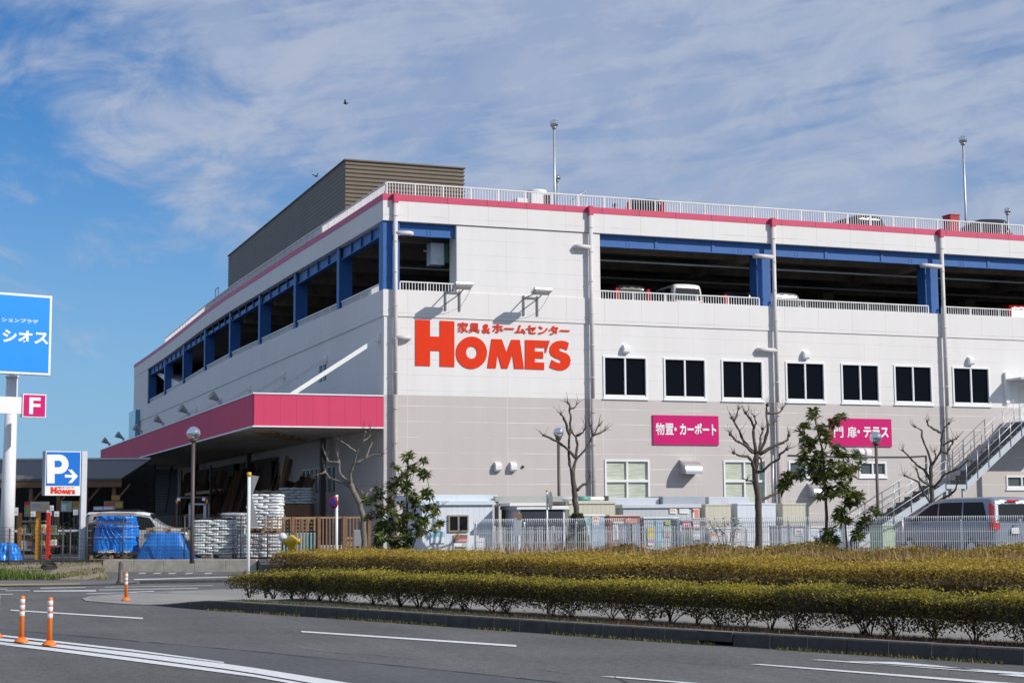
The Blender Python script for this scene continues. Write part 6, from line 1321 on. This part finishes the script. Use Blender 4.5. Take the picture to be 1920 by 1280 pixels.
def bagstack(label, u, d, w, dpt, h, z0, rows, cols, base, prints, yaw=0., jitter=.03, seed=1, group='pallet loads of white sacks'):
    """soft sacks laid in courses; each course is its own part"""
    rd = random.Random(seed); p = gp(u, d, z0); t = thing('sack_stack', label, 'sacks', p, YAW+R(yaw), group); hh = h/rows; mats = [base]+prints
    for r_ in range(rows):
        m = MB(); m.smooth = True; off = rd.uniform(-jitter, jitter); sh = r_ % 2
        for side_, n_ in (('f', cols), ('b', cols)):
            n_ = n_+(r_ % 2)
            for c in range(n_):
                bw = w/n_; x0 = -w/2+c*bw; y0, y1 = (-dpt/2, -.005) if side_ == 'f' else (.005, dpt/2); m.cur = 0
                cx, cy = x0+bw/2+off+rd.uniform(-.01,.01), (y0+y1)/2+rd.uniform(-.02,.02); rx, ry = bw*.53, (y1-y0)*.51; zc = hh*(r_+.5)+rd.uniform(-.006,.006); V_ = []; F_ = []; N1_, N2_ = 16, 6
                for i in range(N2_+1):
                    fi = -math.pi/2+math.pi*i/N2_; cz = math.copysign(abs(math.sin(fi))**.6, math.sin(fi)); cr = abs(math.cos(fi))**.22
                    for k in range(N1_):
                        a = 6.2832*k/N1_; ca, sa = math.cos(a), math.sin(a); q = (abs(ca)**9+abs(sa)**9)**(-1/9)
                        V_.append((cx+rx*cr*ca*q*(1+.02*math.sin(5*a+r_)), cy+ry*cr*sa*q, zc+hh*.57*cz*(1-.25*(abs(ca*q)**6+abs(sa*q)**6)/2)+.008*math.sin(3*a+c*2+r_)))
                F_ = [(i*N1_+k, i*N1_+(k+1) % N1_, (i+1)*N1_+(k+1) % N1_, (i+1)*N1_+k) for i in range(N2_) for k in range(N1_)]
                b0 = len(m.f); m.add(V_, F_)
                if prints and rd.random() < .45:
                    pi_ = rd.randrange(len(prints))+1
                    for j in range(b0, len(m.f)):
                        fz = (j-b0)//N1_; kk = (j-b0) % N1_
                        if fz in (2,3) and kk in rd.sample(range(9,15), 3): m.mi[j] = pi_
        m.build('sack_course', mats, t)
    return t
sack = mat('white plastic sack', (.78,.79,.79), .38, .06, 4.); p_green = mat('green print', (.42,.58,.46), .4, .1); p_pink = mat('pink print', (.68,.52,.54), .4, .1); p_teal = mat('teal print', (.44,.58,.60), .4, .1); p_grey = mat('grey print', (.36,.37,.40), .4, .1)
def film(t, w, d, h, sag=.05, m_=None):
    q = MB(); n = 10; rows = [[Vector((-w/2+w*i/n, -d/2+d*j/n, h+sag*math.sin(i*1.3+j*.7)*.5+sag*math.cos(j*1.9))) for i in range(n+1)] for j in range(n+1)]; q.grid(rows); q.build('top_film', m_ or mat('black sheet', (.03,.03,.032), .3, .2), t, smooth=True)
d = 56.6; px = d/FPX
pallet('pale pallet under the green printed white sacks', gp(403,d), 0, 1.38, 1.1, LOT, MT('pale painted pallet', (.55,.55,.54), .6, .1)); t = bagstack('green printed white sacks in a square load left of the sign post', 403, d, 74*px, 1.15, 1.20, LOT+.141, 13, 2, sack, [p_green,p_teal], seed=2); film(t, 70*px, 1.1, 1.21)
bagstack('shaded white sacks in a narrow load right of the green printed ones', 449, 57.8, 26*57.8/FPX, 1.1, 1.15, LOT, 12, 1, sack, [p_grey], seed=3)
t = bagstack('lower load of pink printed white sacks beside the yellow hydrant', 493, 56.2, 84*56.2/FPX, 1.15, .82, LOT+.02, 7, 2, sack, [p_pink], seed=4)
pallet('bare pallet between the two loads of white sacks', gp(497,56.2), 0, 64*56.2/FPX, 1.1, LOT+.86); t = bagstack('tall upper load of striped white sacks with a sagging black top sheet', 497, 56.2, 62*56.2/FPX, 1.1, 1.20, LOT+1.005, 12, 2, sack, [p_pink,p_green,p_grey], seed=5); film(t, 54*56.2/FPX, 1.0, 1.22, .09)
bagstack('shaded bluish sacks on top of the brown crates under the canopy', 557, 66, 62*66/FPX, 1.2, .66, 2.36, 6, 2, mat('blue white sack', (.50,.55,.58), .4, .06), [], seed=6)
t = thing('crate_stack', 'dark brown crates carrying the shaded bluish sacks', 'crates', gp(557,66), YAW)
for k in range(4): m = MB(); m.bev(-.62,.62,-.6,.6,k*.49,k*.49+.47,.03); m.build('crate', wood_dark, t)
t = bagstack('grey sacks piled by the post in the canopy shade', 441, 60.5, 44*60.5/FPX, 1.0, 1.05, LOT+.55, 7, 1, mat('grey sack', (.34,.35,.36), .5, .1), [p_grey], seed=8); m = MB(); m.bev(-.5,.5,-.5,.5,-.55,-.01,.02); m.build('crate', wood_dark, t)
pallet('upright pale pallet stack behind the lamp post', gp(383,59.5), 4, 1.0, .5, LOT)
# blue tarpaulins: pleated, wrinkled covers over loads
tarp = mat('blue tarpaulin', (.014,.21,.74), .30, .10, 5., bump=.35, bscale=14); tarp2 = mat('woven blue tarpaulin', (.020,.19,.62), .42, .10, 5., bump=.5, bscale=40)
def tarp_cover(label, u, d, z0, foot, top, h, m_, seed, yaw=0., wr=.05, name='tarpaulin'):
    """a closed sheet: foot outline (w,d), top outline (w,d)"""
    p = gp(u, d, z0); t = thing(name, label, 'tarpaulin', p, YAW+R(yaw)); rd = np.random.default_rng(seed); N1_, N2_ = 64, 18; V = []
    ph = rd.uniform(0, 6.28, 6); fr = rd.integers(4, 22, 6)
    for i in range(N2_+5):
        f = min(1, i/N2_); q = 0 if i <= N2_ else (i-N2_)/4
        for k in range(N1_):
            a = 6.2832*k/N1_; ca, sa = math.cos(a), math.sin(a); s = (abs(ca)**7+abs(sa)**7)**(-1/7); w = foot[0]*(1-f)+top[0]*f; dp = foot[1]*(1-f)+top[1]*f
            pl = sum(math.sin(fr[j]*a+ph[j]+f*(2.5-j))*(1.2-f*.5) for j in range(6))/6*wr + .16*wr*math.sin(f*9+2.6*math.sin(a*3+ph[0]))
            g = 1-q; V.append(((w/2*s*ca)*g+pl*ca*g, (dp/2*s*sa)*g+pl*sa*g, h*f+(.02*math.sin(3*a+ph[1])+.04*q)*(f > .9)))
    m = MB(); m.add(V, [(i*N1_+k, i*N1_+(k+1) % N1_, (i+1)*N1_+(k+1) % N1_, (i+1)*N1_+k) for i in range(N2_+4) for k in range(N1_)]+[tuple((N2_+4)*N1_+k for k in range(N1_))]); m.build('sheet', m_, t, smooth=True)
    return t
pallet('flat pallet under the tall blue tarpaulin load', gp(217,56.8), 0, 1.5, 1.2, LOT)
t = tarp_cover('shiny blue tarpaulin wrapped round a tall square load with boards on top', 219, 56.8, LOT+.26, (1.42,1.25), (1.26,1.1), 1.24, tarp, 3, 3, .10)
for k, z in ((0,.50),(1,.86)): m = MB(); m.tube([Vector((.70*math.cos(a)*(abs(math.cos(a))**7+abs(math.sin(a))**7)**(-1/7), .64*math.sin(a)*(abs(math.cos(a))**7+abs(math.sin(a))**7)**(-1/7), z+.01*math.sin(a*4))) for a in [6.2832*i/40 for i in range(41)]], .012, 5); m.build('rope', MT('pale rope', (.50,.55,.62), .6, .1), t)
for k in range(5):
    a = -0.5+k*.27; m = MB(); m.tube([(-.45,-.60,1.12),(-.25+a*.5,-.66,.75),(a,-.70,.2)], [.006,.018,.012], 6); m.build('fold', tarp, t)
t2 = thing('loose_boards', 'grey and rusty boards lying on the tall blue tarpaulin load', 'boards', gp(217,56.6,LOT+1.5), YAW)
for (x0, y0, z, L, c) in ((-.75,-.55,.04,1.5,wood),(-.6,-.3,.06,1.3,wood_dark),(-.72,.1,.05,1.4,wood),(-.78,-.62,-.26,1.5,wood_dark)): m = MB(); m.bb(x0,x0+L,y0,y0+.09,z-.02,z+.03); m.build('board', c, t2)
t3 = thing('crumpled_film', 'crumpled white plastic film under the tall blue tarpaulin', 'plastic film', gp(215,55.9,LOT+.14), YAW); m = MB(); rd = random.Random(3); rows = [[Vector((-.55+.10*i, -.12+.05*j+rd.uniform(-.03,.03), .10+rd.uniform(-.06,.09)*(1 if 0 < j < 4 else .4))) for i in range(12)] for j in range(5)]; m.grid(rows); m.build('film', mat('white film', (.62,.62,.64), .25, .15), t3, smooth=True)
tarp_cover('woven blue tarpaulin over a low heap with sloping sides and a trailing corner', 312, 56.4, LOT+.01, (1.92,1.3), (1.10,.75), .86, tarp2, 9, 0, .035)
q = MB(); A = [gp(338,55.6,LOT+.42), gp(372,55.5,LOT+.03), gp(345,55.45,LOT+.04), gp(364,55.35,LOT-.22)]; q.add([A[0],A[1],A[3],A[2]]+[p+VF*.01 for p in (A[0],A[1],A[3],A[2])], [(0,1,2,3),(7,6,5,4),(0,4,5,1),(1,5,6,2),(2,6,7,3),(3,7,4,0)]); o_ = q.build('tarpaulin_corner', tarp2); tag(o_, 'triangular corner of blue tarpaulin hanging over the concrete wall', 'tarpaulin')
pallet('loose pallet lying on the low blue tarpaulin heap', gp(313,56.8), 3, 70*56.8/FPX, .9, LOT+.93)
t = tarp_cover('small crumpled blue tarpaulin heap at the left edge behind the grass', 14, 56.5, LOT, (.9,.8), (.55,.5), .55, tarp, 14, 0, .09)
t = thing('black_hose', 'coil of black hose lying on the grass bank by the wire fence', 'hose', on_z(92,1066,.24)); m = MB()
for k in range(3): m.tube([(.24*math.cos(a)*(1-.08*k), .16*math.sin(a), .04+.05*k+.05*math.sin(a)) for a in [6.2832*i/24 for i in range(25)]], .022, 6)
m.build('coil', black_rub, t)
# pallet rack with coloured uprights
rk = mat('orange rack paint', (.62,.27,.02), .45, .12); rk2 = mat('brown orange rack paint', (.34,.14,.03), .5, .2); rkr = mat('red rack paint', (.66,.035,.015), .4, .1); rkd = mat('dark red rack paint', (.32,.02,.015), .5, .1)
t = thing('pallet_rack', 'storage rack with brown, orange and red uprights beside the parking sign', 'rack', gp(70,57), YAW); k = 57/FPX
for u, dd, w, m_ in ((37,0,.13,rk2),(72,-.05,.15,rk),(93.5,-.2,.12,rkr),(59.5,.7,.09,rkd)):
    x = (u-70)*k; m = MB(); m.bb(x-w/2,x+w/2,dd-.05,dd+.05,0,1.63 if dd < .5 else 1.3); m.build('upright', m_, t)
for z, u0, u1 in ((.85,37,72),(.30,37,72),(1.30,37,72),(.42,72,110),(.85,72,108)): m = MB(); m.bb((u0-70)*k,(u1-70)*k,-.03,.9,z,z+.06); m.build('shelf', MT('grey shelf steel', (.24,.25,.26), .5, .1), t)
m = MB(); m.bar(((93-70)*k,-.15,.02),((99-70)*k,-.2,.2),.1); m.build('brace', rkr, t); m = MB(); m.bb((93-70)*k,(110-70)*k,-.15,-.08,.40,.46); m.build('crossbar', rkr, t)
rd = random.Random(21); cols = [(.5,.38,.22),(.10,.22,.12),(.45,.32,.05),(.6,.6,.58),(.36,.10,.06),(.14,.22,.36),(.55,.5,.4)]
for i, (u, z, w, h, what) in enumerate(((46,.92,.22,.30,'cream bottle carton'),(53,.92,.16,.22,'small green carton'),(63,.92,.14,.34,'yellow carton'),(46,.37,.3,.28,'white carton'),(58,.37,.24,.36,'brown carton'),(66,.37,.14,.22,'blue carton'),(82,.92,.16,.30,'yellow box'),(90,.92,.1,.2,'brown box'),(101,.92,.2,.26,'pale box'),(80,.49,.22,.22,'tan box'),(100,.49,.26,.2,'wooden box'))):
    p = gp(u,57.2,LOT+z); t = thing('carton', '%s on the %s shelf of the rack, %s' % (what, 'upper' if z > .7 else 'lower', 'between the orange and red uprights' if 72 < u < 93 else ('right of the red upright' if u > 93 else 'left of the orange upright')), 'carton', p, YAW, 'goods on the pallet rack'); m = MB(); m.bev(-w/2,w/2,-.1,.16,0.001,h,.012); m.build('box', pcol(cols[i % len(cols)]), t); m = MB(); m.bb(-w*.3,w*.3,-.104,-.1005,h*.3,h*.7); m.build('print', pcol(cols[(i+3) % len(cols)]), t)
# dark concrete block stack beside the post
t = thing('crate_stack', 'dark grey slatted crates stacked between the sign post and blue tarpaulin', 'crates', gp(170,57.2), YAW)
for k_ in range(5): m = MB(); m.bev(-.16,.16,-.3,.3,k_*.25,k_*.25+.23,.02); m.build('crate', MT('weathered crate', (.11,.10,.085), .8, .25), t)
t = thing('sheet_bundle', 'grey white sheet metal bundle standing against the blue tarpaulin load', 'sheets', gp(182,57.6), YAW)
m = MB(); m.bb(-.10,.10,-.3,.3,0,1.35); m.build('sheets', MT('zinc sheet', (.36,.38,.42), .4, .1), t)
p = gp(180,58.6); t = thing('draped_cover', 'white plastic cover slung between the sign post and the tarpaulin', 'plastic cover', p, YAW); q = MB(); q.grid([[Vector((-.55+.12*i, .1*j, 1.25+.28*(i/8)**1.5-.10*math.sin(i*.8)-.03*j)) for i in range(9)] for j in range(4)]+[]); q.build('cover', MT('white film'), t, smooth=True)
# car parked behind the loads
c = gp(262,61.5); car('two tone car with white roof and dark windows behind the blue tarpaulins', (c.x,c.y,LOT), YAW+R(4), 3.9, 1.72, 1.66, paint('pale grey car paint', (.40,.41,.42), .1), 'suv', None, 'low', white_paint, 'car', 'parked_car', True)
# trolley frames with lamps
t = thing('forklift_guard', 'dark steel frame with two white lamps and two orange beacons by the lamp post', 'forklift', gp(360,63), YAW); k = 63/FPX; zf = lambda v: at_d(360,v,63).z-LOT
m = MB()
for u, v in ((331,930),(388,930)): m.bb((u-360)*k-.04,(u-360)*k+.04,-.04,.04,0,zf(v))
m.bb((329-360)*k,(390-360)*k,-.05,.05,zf(934),zf(930)); m.build('mast', dark_steel, t)
m = MB()
for u in (352,380,386): m.bb((u-360)*k-.05,(u-360)*k+.05,.35,.45,0,zf(944))
m.bb((350-360)*k,(388-360)*k,.35,.45,zf(946),zf(943)); m.build('inner_mast', galv, t)
for u in (335,382): m = MB(); m.bev((u-360)*k-.06,(u-360)*k+.06,-.12,-.04,zf(938.5),zf(932.5),.015); m.build('work_lamp', CLEAR, t)
for u in (331.5,388): m = MB(); m.lathe([(.05,0),(.05,.12),(.03,.16)], 12, ((u-360)*k,-.06,zf(944))); m.build('beacon', MT('orange lens', (.75,.22,.02), .25, .05), t)
m = MB(); m.bev(-.55,.55,.2,1.8,.25,1.05,.06); m.build('body', dark_steel, t)
for s in (-1,1): m = MB(); m.lathe([(.12,-.09),(.24,-.08),(.24,.08),(.12,.09)], 18, (s*.5,.3,.24), Matrix.Rotation(R(90),3,'Y')); m.build('wheel', black_rub, t)
# stair under the far end of the canopy (dark)
t = thing('steel_stair', 'dark steel stair rising under the far end of the pink canopy', 'staircase', (-.8,44,LOT)); A, B = on_x(287,957,-1.6), on_x(303,883,-1.6)
Bq = at_d(300,880,104); Aq = at_d(286,957,99); n = 15
for s in (-1, 1):
    m = MB(); o = VR*(.80*s); m.bar(Vector((Aq.x,Aq.y,Aq.z))+o, Vector((Bq.x,Bq.y,Bq.z+.2))+o, .07, .34); m.build('stringer', MT('blue grey steel', (.11,.12,.15), .5, .1), t, world=True)
    m = MB(); m.tube([Aq+o*1.05+Vector((0,0,1.0)), Bq+o*1.05+Vector((0,0,1.1))], .03, 6); m.tube([Aq+o*1.05+Vector((0,0,.55)), Bq+o*1.05+Vector((0,0,.6))], .025, 6); m.build('handrail', MT('blue grey steel'), t, world=True)
for i in range(n): c = Aq.lerp(Bq, (i+.5)/n); m = MB(); m.M = Matrix.Translation(c) @ Matrix.Rotation(YAW,4,'Z'); m.bb(-.76,.76,-.15,.15,-.02,.025); m.build('step', MT('stair tread', (.20,.20,.20), .7, .15), t, world=True)
# timber leaning on the wall under the canopy
rd = random.Random(17)
for gi, (y0, y1, n_, z0, z1, col, lab) in enumerate(((24.,30.,16,2.6,4.6,wood_dark,'brown boards leaning on the shaded wall behind the lamp post'),(15.5,21.5,20,2.4,4.4,wood_dark,'long dark brown poles leaning on the wall behind the triangular road sign'),(10.8,14.6,12,1.6,3.6,mat('mixed laths', (.28,.17,.10), .7, .3, 5.),'thin laths leaning on the wall above the striped sack load'))):
    t = thing('leaning_timber', lab, 'timber', (-.8,(y0+y1)/2,LOT), 0, 'timber under the canopy')
    for i in range(n_):
        y = y0+(y1-y0)*rd.random(); h = rd.uniform(z0, z1); x = rd.uniform(.7,1.3); w = rd.choice((.06,.09,.14,.2)); m = MB(); m.bar((-x,y,LOT), (-.06,y+rd.uniform(-.3,.3),LOT+h), w, .04, (0,1,0)); m.build('plank', rd.choice((col, wood_dark, wood) if gi else (col, wood_dark)), t, world=True)
for gi, (y0, y1, n_, zz0, zz1, lab) in enumerate(((8.6,13.,22,2.0,3.3,'dark laths and poles crowded against the wall behind the tall white sack load'),(21.,27.,30,2.6,4.3,'crowded dark brown timber upright against the wall left of the triangular road sign'),(30.,43.,44,2.4,4.2,'dark timber and panels stored upright behind the lamp post and steel frame'))):
    t = thing('stored_timber', lab, 'timber', (-1.2,(y0+y1)/2,LOT), 0, 'timber under the canopy')
    if gi: m = MB(); m.bb(-.42,-.36,y0-(2.5 if gi == 1 else 3.5),y1+1.,LOT,LOT+4.35); m.build('back_panel', MT('dark stained board', (.06,.035,.02), .8, .3, 4.), t, world=True)
    for i in range(n_):
        y = y0+(y1-y0)*(i+rd.random())/n_; h = rd.uniform(zz0, zz1); m = MB(); m.bar((-rd.uniform(1.1,1.9),y,LOT), (-rd.uniform(.5,.9),y+rd.uniform(-.2,.2),LOT+h), rd.choice((.10,.18,.3,.42)), .05, (0,1,0)); m.build('plank', rd.choice((wood_dark,wood_dark,MT('dark stained board', (.06,.035,.02), .8, .3, 4.))), t, world=True)
t = thing('lumber_rack', 'dark steel rack with lengths of pale timber under the canopy', 'rack', (-1.6,33,LOT))
for y in (28,33,38): m = MB(); m.bb(-1.7,-1.6,y,y+.1,LOT,LOT+4.3); m.bb(-1.6,-.4,y,y+.1,LOT+1.4,LOT+1.5); m.bb(-1.6,-.4,y,y+.1,LOT+2.7,LOT+2.8); m.build('frame', dark_steel, t, world=True)
for z in (1.5,2.8):
    for i in range(5): m = MB(); m.bb(-1.5+i*.2,-1.34+i*.2,28.2+rd.uniform(0,1),37+rd.uniform(0,1.5),LOT+z,LOT+z+rd.uniform(.1,.3)); m.build('timber', rd.choice((wood,wood_dark)), t, world=True)
# goods behind the picket fence
GP = 'goods behind the picket fence'
t = thing('teal_panel', 'pale teal plastic board standing behind the picket fence', 'board', gp(563,52.5), YAW, GP); m = MB(); m.bev(-.62,.62,-.04,.04,0,.9,.02); m.build('board', MT('teal plastic board', (.26,.50,.50), .4, .1), t)
m = MB()
for x in (-.45,-.2,.05,.3,.5): m.bb(x-.02,x+.02,-.046,-.041,.05,.85)
m.build('ribs', MT('pale rib', (.55,.68,.68), .4, .1), t)
t = thing('timber_trellis', 'brown timber trellis behind the left end of the picket fence', 'trellis', gp(545,52.9), YAW, GP); m = MB()
for i in range(9): m.bb(-.85+i*.2,-.80+i*.2,-.02,.0,.95,1.38); 
for j in range(4): m.bb(-.87,.83,.001,.02,.97+j*.12,1.0+j*.12)
m.build('lattice', wood, t)
t = thing('planter_box', 'dark brown planter trough behind the picket fence right part', 'planter', gp(668,52.5), YAW, GP); m = MB(); m.bev(-.45,.45,-.25,.25,0,.75,.02); m.build('box', wood, t); m = MB()
for z in (.2,.42,.64): m.bb(-.46,.46,-.262,-.251,z,z+.03)
m.build('slat_gaps', black_paint, t)
t = thing('paving_stack', 'cream paving slabs piled low behind the picket fence middle', 'paving slabs', gp(620,52.4), YAW, GP)
for k_ in range(3): m = MB(); m.bev(-.6+k_*.06,.6-k_*.1,-.3,.3,k_*.17,k_*.17+.155,.02); m.build('slab_course', MT('cream stone', (.50,.46,.38), .7, .1), t)
t = thing('meter_box', 'small grey meter box with a hook shaped mark beside the pale bare tree', 'box', gp(671,49.5), YAW); m = MB(); m.bev(-.12,.12,-.08,.08,0,1.0,.015); m.build('box', MT('grey box', (.36,.37,.38), .5, .08), t)
Mm = t.matrix_basis @ plane_M((0,-.081,0),(1,0,0),(0,0,1)); text_mesh('9', -.05,.05,.30,.52, Mm, 'mark', black_paint, t, .01)
# yellow hydrant and white ball
t = thing('fire_hydrant', 'yellow gold fire hydrant behind the left end of the bronze hedge', 'hydrant', gp(547,50.0,LOT-.1), YAW); gold = mat('yellow hydrant paint', (.60,.37,.015), .22, .06, coat=.5); zh = at_d(547,1002,50).z-LOT+.1; m = MB(); m.lathe([(.20,0),(.20,.05),(.13,.09),(.12,zh-.40),(.16,zh-.36),(.17,zh-.28),(.22,zh-.24),(.23,zh-.16),(.19,zh-.12),(.14,zh-.07),(.08,zh-.04),(.06,zh)], 20); m.build('barrel', gold, t)
for s in (-1,1): m = MB(); m.lathe([(.075,0),(.075,.19),(.10,.19),(.10,.26),(.04,.28)], 14, (0,0,zh-.20), Matrix.Rotation(R(90*s),3,'Y')); m.build('outlet', gold, t)
t = thing('ball_float', 'white plastic ball hanging beside the yellow hydrant', 'ball', gp(530,50.2), YAW); m = MB(); zc = at_d(530,1006,50.2).z-LOT; m.ball((0,0,zc), .135, 18, 12); m.build('ball', mat('white plastic ball', (.62,.66,.68), .35, .03), t); m = MB(); m.tube([(.0,0,0),(0,0,zc-.12)], .015, 6); m.build('stick', dark_steel, t)

# ================================================================ GARDEN CENTRE SHELTER AT THE BACK LEFT
t = thing('open_shelter', 'long open shelter with a grey seamed metal roof at the back left', 'building', gp(60,80), YAW); k = 80/FPX; zr0, zr1 = at_d(60,897,78).z-LOT, at_d(60,862,84).z-LOT
seamroof = panel_mat('grey seamed roof', (.115,.118,.122), (.05,.05,.052), 50., 20., .62, amt=.8); x0, x1 = (-140-60)*k, (246-60)*k
m = MB(); m.add([(x0,-2.2,zr0),(x1,-2.2,zr0),(x1,4,zr1),(x0,4,zr1),(x0,-2.2,zr0-.1),(x1,-2.2,zr0-.1),(x1,4,zr1-.1),(x0,4,zr1-.1)], [(0,1,2,3),(7,6,5,4),(0,4,5,1),(1,5,6,2),(2,6,7,3),(3,7,4,0)]); m.build('roof', seamroof, t)
m = MB(); m.bb(x0,x1,3.9,4.1,zr1+.005,zr1+.1); m.build('ridge', galv, t); m = MB(); m.bb(x0,x1,-2.15,-2.0,zr0-.42,zr0-.101); m.build('eaves_beam', wood_dark, t)
for i in range(8): x = x0+.4+(x1-x0-.8)*i/7; m = MB(); m.bb(x-.09,x+.09,-2.0,-1.82,0,zr0-.2); m.build('post', wood_dark, t); m = MB(); m.bar((x,-1.9,zr0-1.2),(x+.75,-1.9,zr0-.3),.09); m.build('brace', wood_dark, t)
m = MB(); m.bb(x0,x1,5.0,5.2,0,zr1-.2); m.build('back_wall', MT('dark board wall', (.05,.045,.04), .8, .3), t)
for i in range(12): x = x0+(x1-x0)*(i+.5)/12; m = MB(); m.bar((x,-2.0,zr0-.16),(x,4.9,zr1-.18),.08,.14); m.build('rafter', wood_dark, t)
GB = 'boards and goods in the garden shelter'; bl = lambda *a: list(a)
def display(u0, v0, u1, v1, d, base, blocks, label):
    a, b = at_d(u0,v0,d), at_d(u1,v1,d); w, h = (b-a).dot(VR), a.z-b.z; t = thing('display_board', label, 'board', (a.x,a.y,b.z), YAW, GB); m = MB(); m.bb(0,w,0,.03,0,h); m.build('panel', pcol(base), t); q = MB(); mats = []
    for i, (x0_,y0_,x1_,y1_,c) in enumerate(blocks):
        if pcol(c) not in mats: mats.append(pcol(c))
        q.cur = mats.index(pcol(c)); q.bb(w*x0_,w*x1_,-.004-.002*i,-.0005,h*(1-y1_),h*(1-y0_))
    if blocks: q.build('print', mats, t)
    m = MB(); m.bb(w*.2-.02,w*.2+.02,.031,.06,-b.z+LOT,h*.9); m.bb(w*.8-.02,w*.8+.02,.031,.06,-b.z+LOT,h*.9); m.build('legs', dark_steel, t)
CRM = (.62,.56,.44)
display(46,940,57,968,70,(.36,.30,.22),[(0,.0,1,.2,RD),(.4,.4,.9,.8,(.5,.45,.05))],'brown display board with a red top left of the pink bordered board'); display(57,940,93,960,69.5,CRM,[(0,.86,1,1,PK),(.1,.2,.5,.5,(.5,.4,.5)),(.5,.3,.9,.7,(.62,.5,.25))],'cream display board with a pink lower edge behind the rack')
display(114,939,135,959,70,(.40,.50,.40),[(.1,.05,.9,.15,GRN),(.1,.3,.5,.9,WH),(.55,.3,.9,.6,LB)],'pale green display board below the parking sign'); display(136,939,150,959,70,(.30,.33,.18),[(0,0,1,.5,(.45,.22,.05)),(.2,.6,.8,.9,(.35,.4,.1))],'small orange and green board next to the pale green one')
display(195,939,231,953,70,(.25,.22,.12),[(.1,.15,.6,.7,(.45,.10,.06)),(.6,.2,.95,.8,(.50,.36,.06))],'red and yellow display board under the shelter eaves'); display(209,928,225,937,71,(.45,.22,.06),[],'small orange board above the red and yellow one'); display(175,949,215,956,68,(.45,.42,.62),[(.05,.2,.4,.8,WH),(.5,.2,.9,.8,WH)],'long lilac board above the car behind the tarpaulin')
for i, (u, v, w, lab) in enumerate(((62,963,9,'below the cream board'),(92,961,9,'right of the cream board, lower'),(97,952,7,'right of the cream board, upper'),(106,963,9,'between the cream and pale green boards'),(142,960,9,'below the orange and green board'),(172,964,9,'beside the grey sign post'))): display(u-w/2,v-5,u+w/2,v+5,68,WH,lines(.15,.15,.85,.85,3,(.4,.45,.6),rr),'small white price card '+lab)
display(24,951,34,966,67,(.70,.71,.72),[(.1,.5,.9,.6,GY)],'white notice board right of the pylon pole')
rd = random.Random(31)
t = thing('display_bench', 'long low display bench with pale cloth in the garden shelter', 'bench', gp(110,66), YAW, GB); m = MB(); m.bev(-2.0,1.0,-.4,.4,.9,.98,.02); m.build('top', MT('pale cloth', (.55,.56,.60), .8, .1), t)
for x in (-1.9,-.5,.9): m = MB(); m.bb(x-.04,x+.04,-.35,.35,0,.899); m.build('leg', dark_steel, t)
for i in range(16):
    u = 38+i*8.5+rd.uniform(-2,2); h = rd.uniform(.25,.7); kind = rd.choice(('dark leafy','grey green','brown')); p = gp(u, rd.uniform(66.5,69.5), LOT+.0)
    t = thing('potted_plant', '%s potted plant in the garden shelter, %s' % (kind, ('behind the rack','below the parking sign','left of the car')[min(2,int(i/6))]), 'plant', p, 0, GB); m = MB(); m.lathe([(.12,0),(.16,.3),(.15,.31)], 10); m.build('pot', pcol(rd.choice(((.22,.09,.05),(.05,.05,.05),(.4,.38,.35)))), t)
    n = 90; C = RNG.normal(0,1,(n,3))*np.array([.16,.16,h*.45])+np.array([0,0,.45+h*.6]); V, F = leaves(C, np.tile([0,-.3,1.],(n,1)), .10, .5); fast_mesh('foliage', V, F, ever_leaf if kind != 'brown' else hedge_leaf2, t, np.repeat(np.clip(RNG.normal(.4,.2,n),0,1),4))
# grey wall and low hall beyond the shelter, right
# floodlights along the canopy edge
lampg = mat('floodlight grey', (.40,.42,.42), .45, .1)
FL = thing('floodlight', 'pale floodlight on the canopy edge, nearest to the front corner', 'floodlight', (0,0,0), 0, 'floodlights along the pink canopy'); m = MB(); Mx = Matrix.Rotation(R(-58),3,'Y'); FL.scale = (.74,)*3; m.lathe([(.07,.0),(.12,.05),(.17,.20),(.28,.50),(.30,.52),(.27,.52),(.16,.24),(.02,.18)], 20, (.02,0,.50), Mx); m.build('reflector', lampg, FL)
m = MB(); m.lathe([(.02,-.22),(.09,-.20),(.10,.0),(.06,.02)], 12, (.02,0,.50), Mx); m.bb(.05,.2,-.12,.12,.30,.42); m.build('ballast', galv, FL); m = MB(); m.tube([(.12,0,0),(.12,0,.32),(.02,0,.50)], .025, 6); m.bb(.0,.24,-.10,.10,-.0,.04); m.build('bracket', galv, FL)
labs = ['pale floodlight on the canopy edge, nearest to the front corner','second pale floodlight back from the canopy corner','third floodlight back from the canopy corner, seen against the wall','fourth floodlight from the canopy corner, in front of the blue glass bay','fifth floodlight from the canopy corner, second against the sky','last floodlight at the far tip of the pink canopy, against the sky']
for i in range(6):
    o = FL if i == 0 else copy_tree(FL); o.location = (CX+.30, 9.1+8.2*i-(1.0 if i == 5 else 0), CZ1-.0); o.rotation_euler = (0,0,R(12)); o['label'] = labs[i]
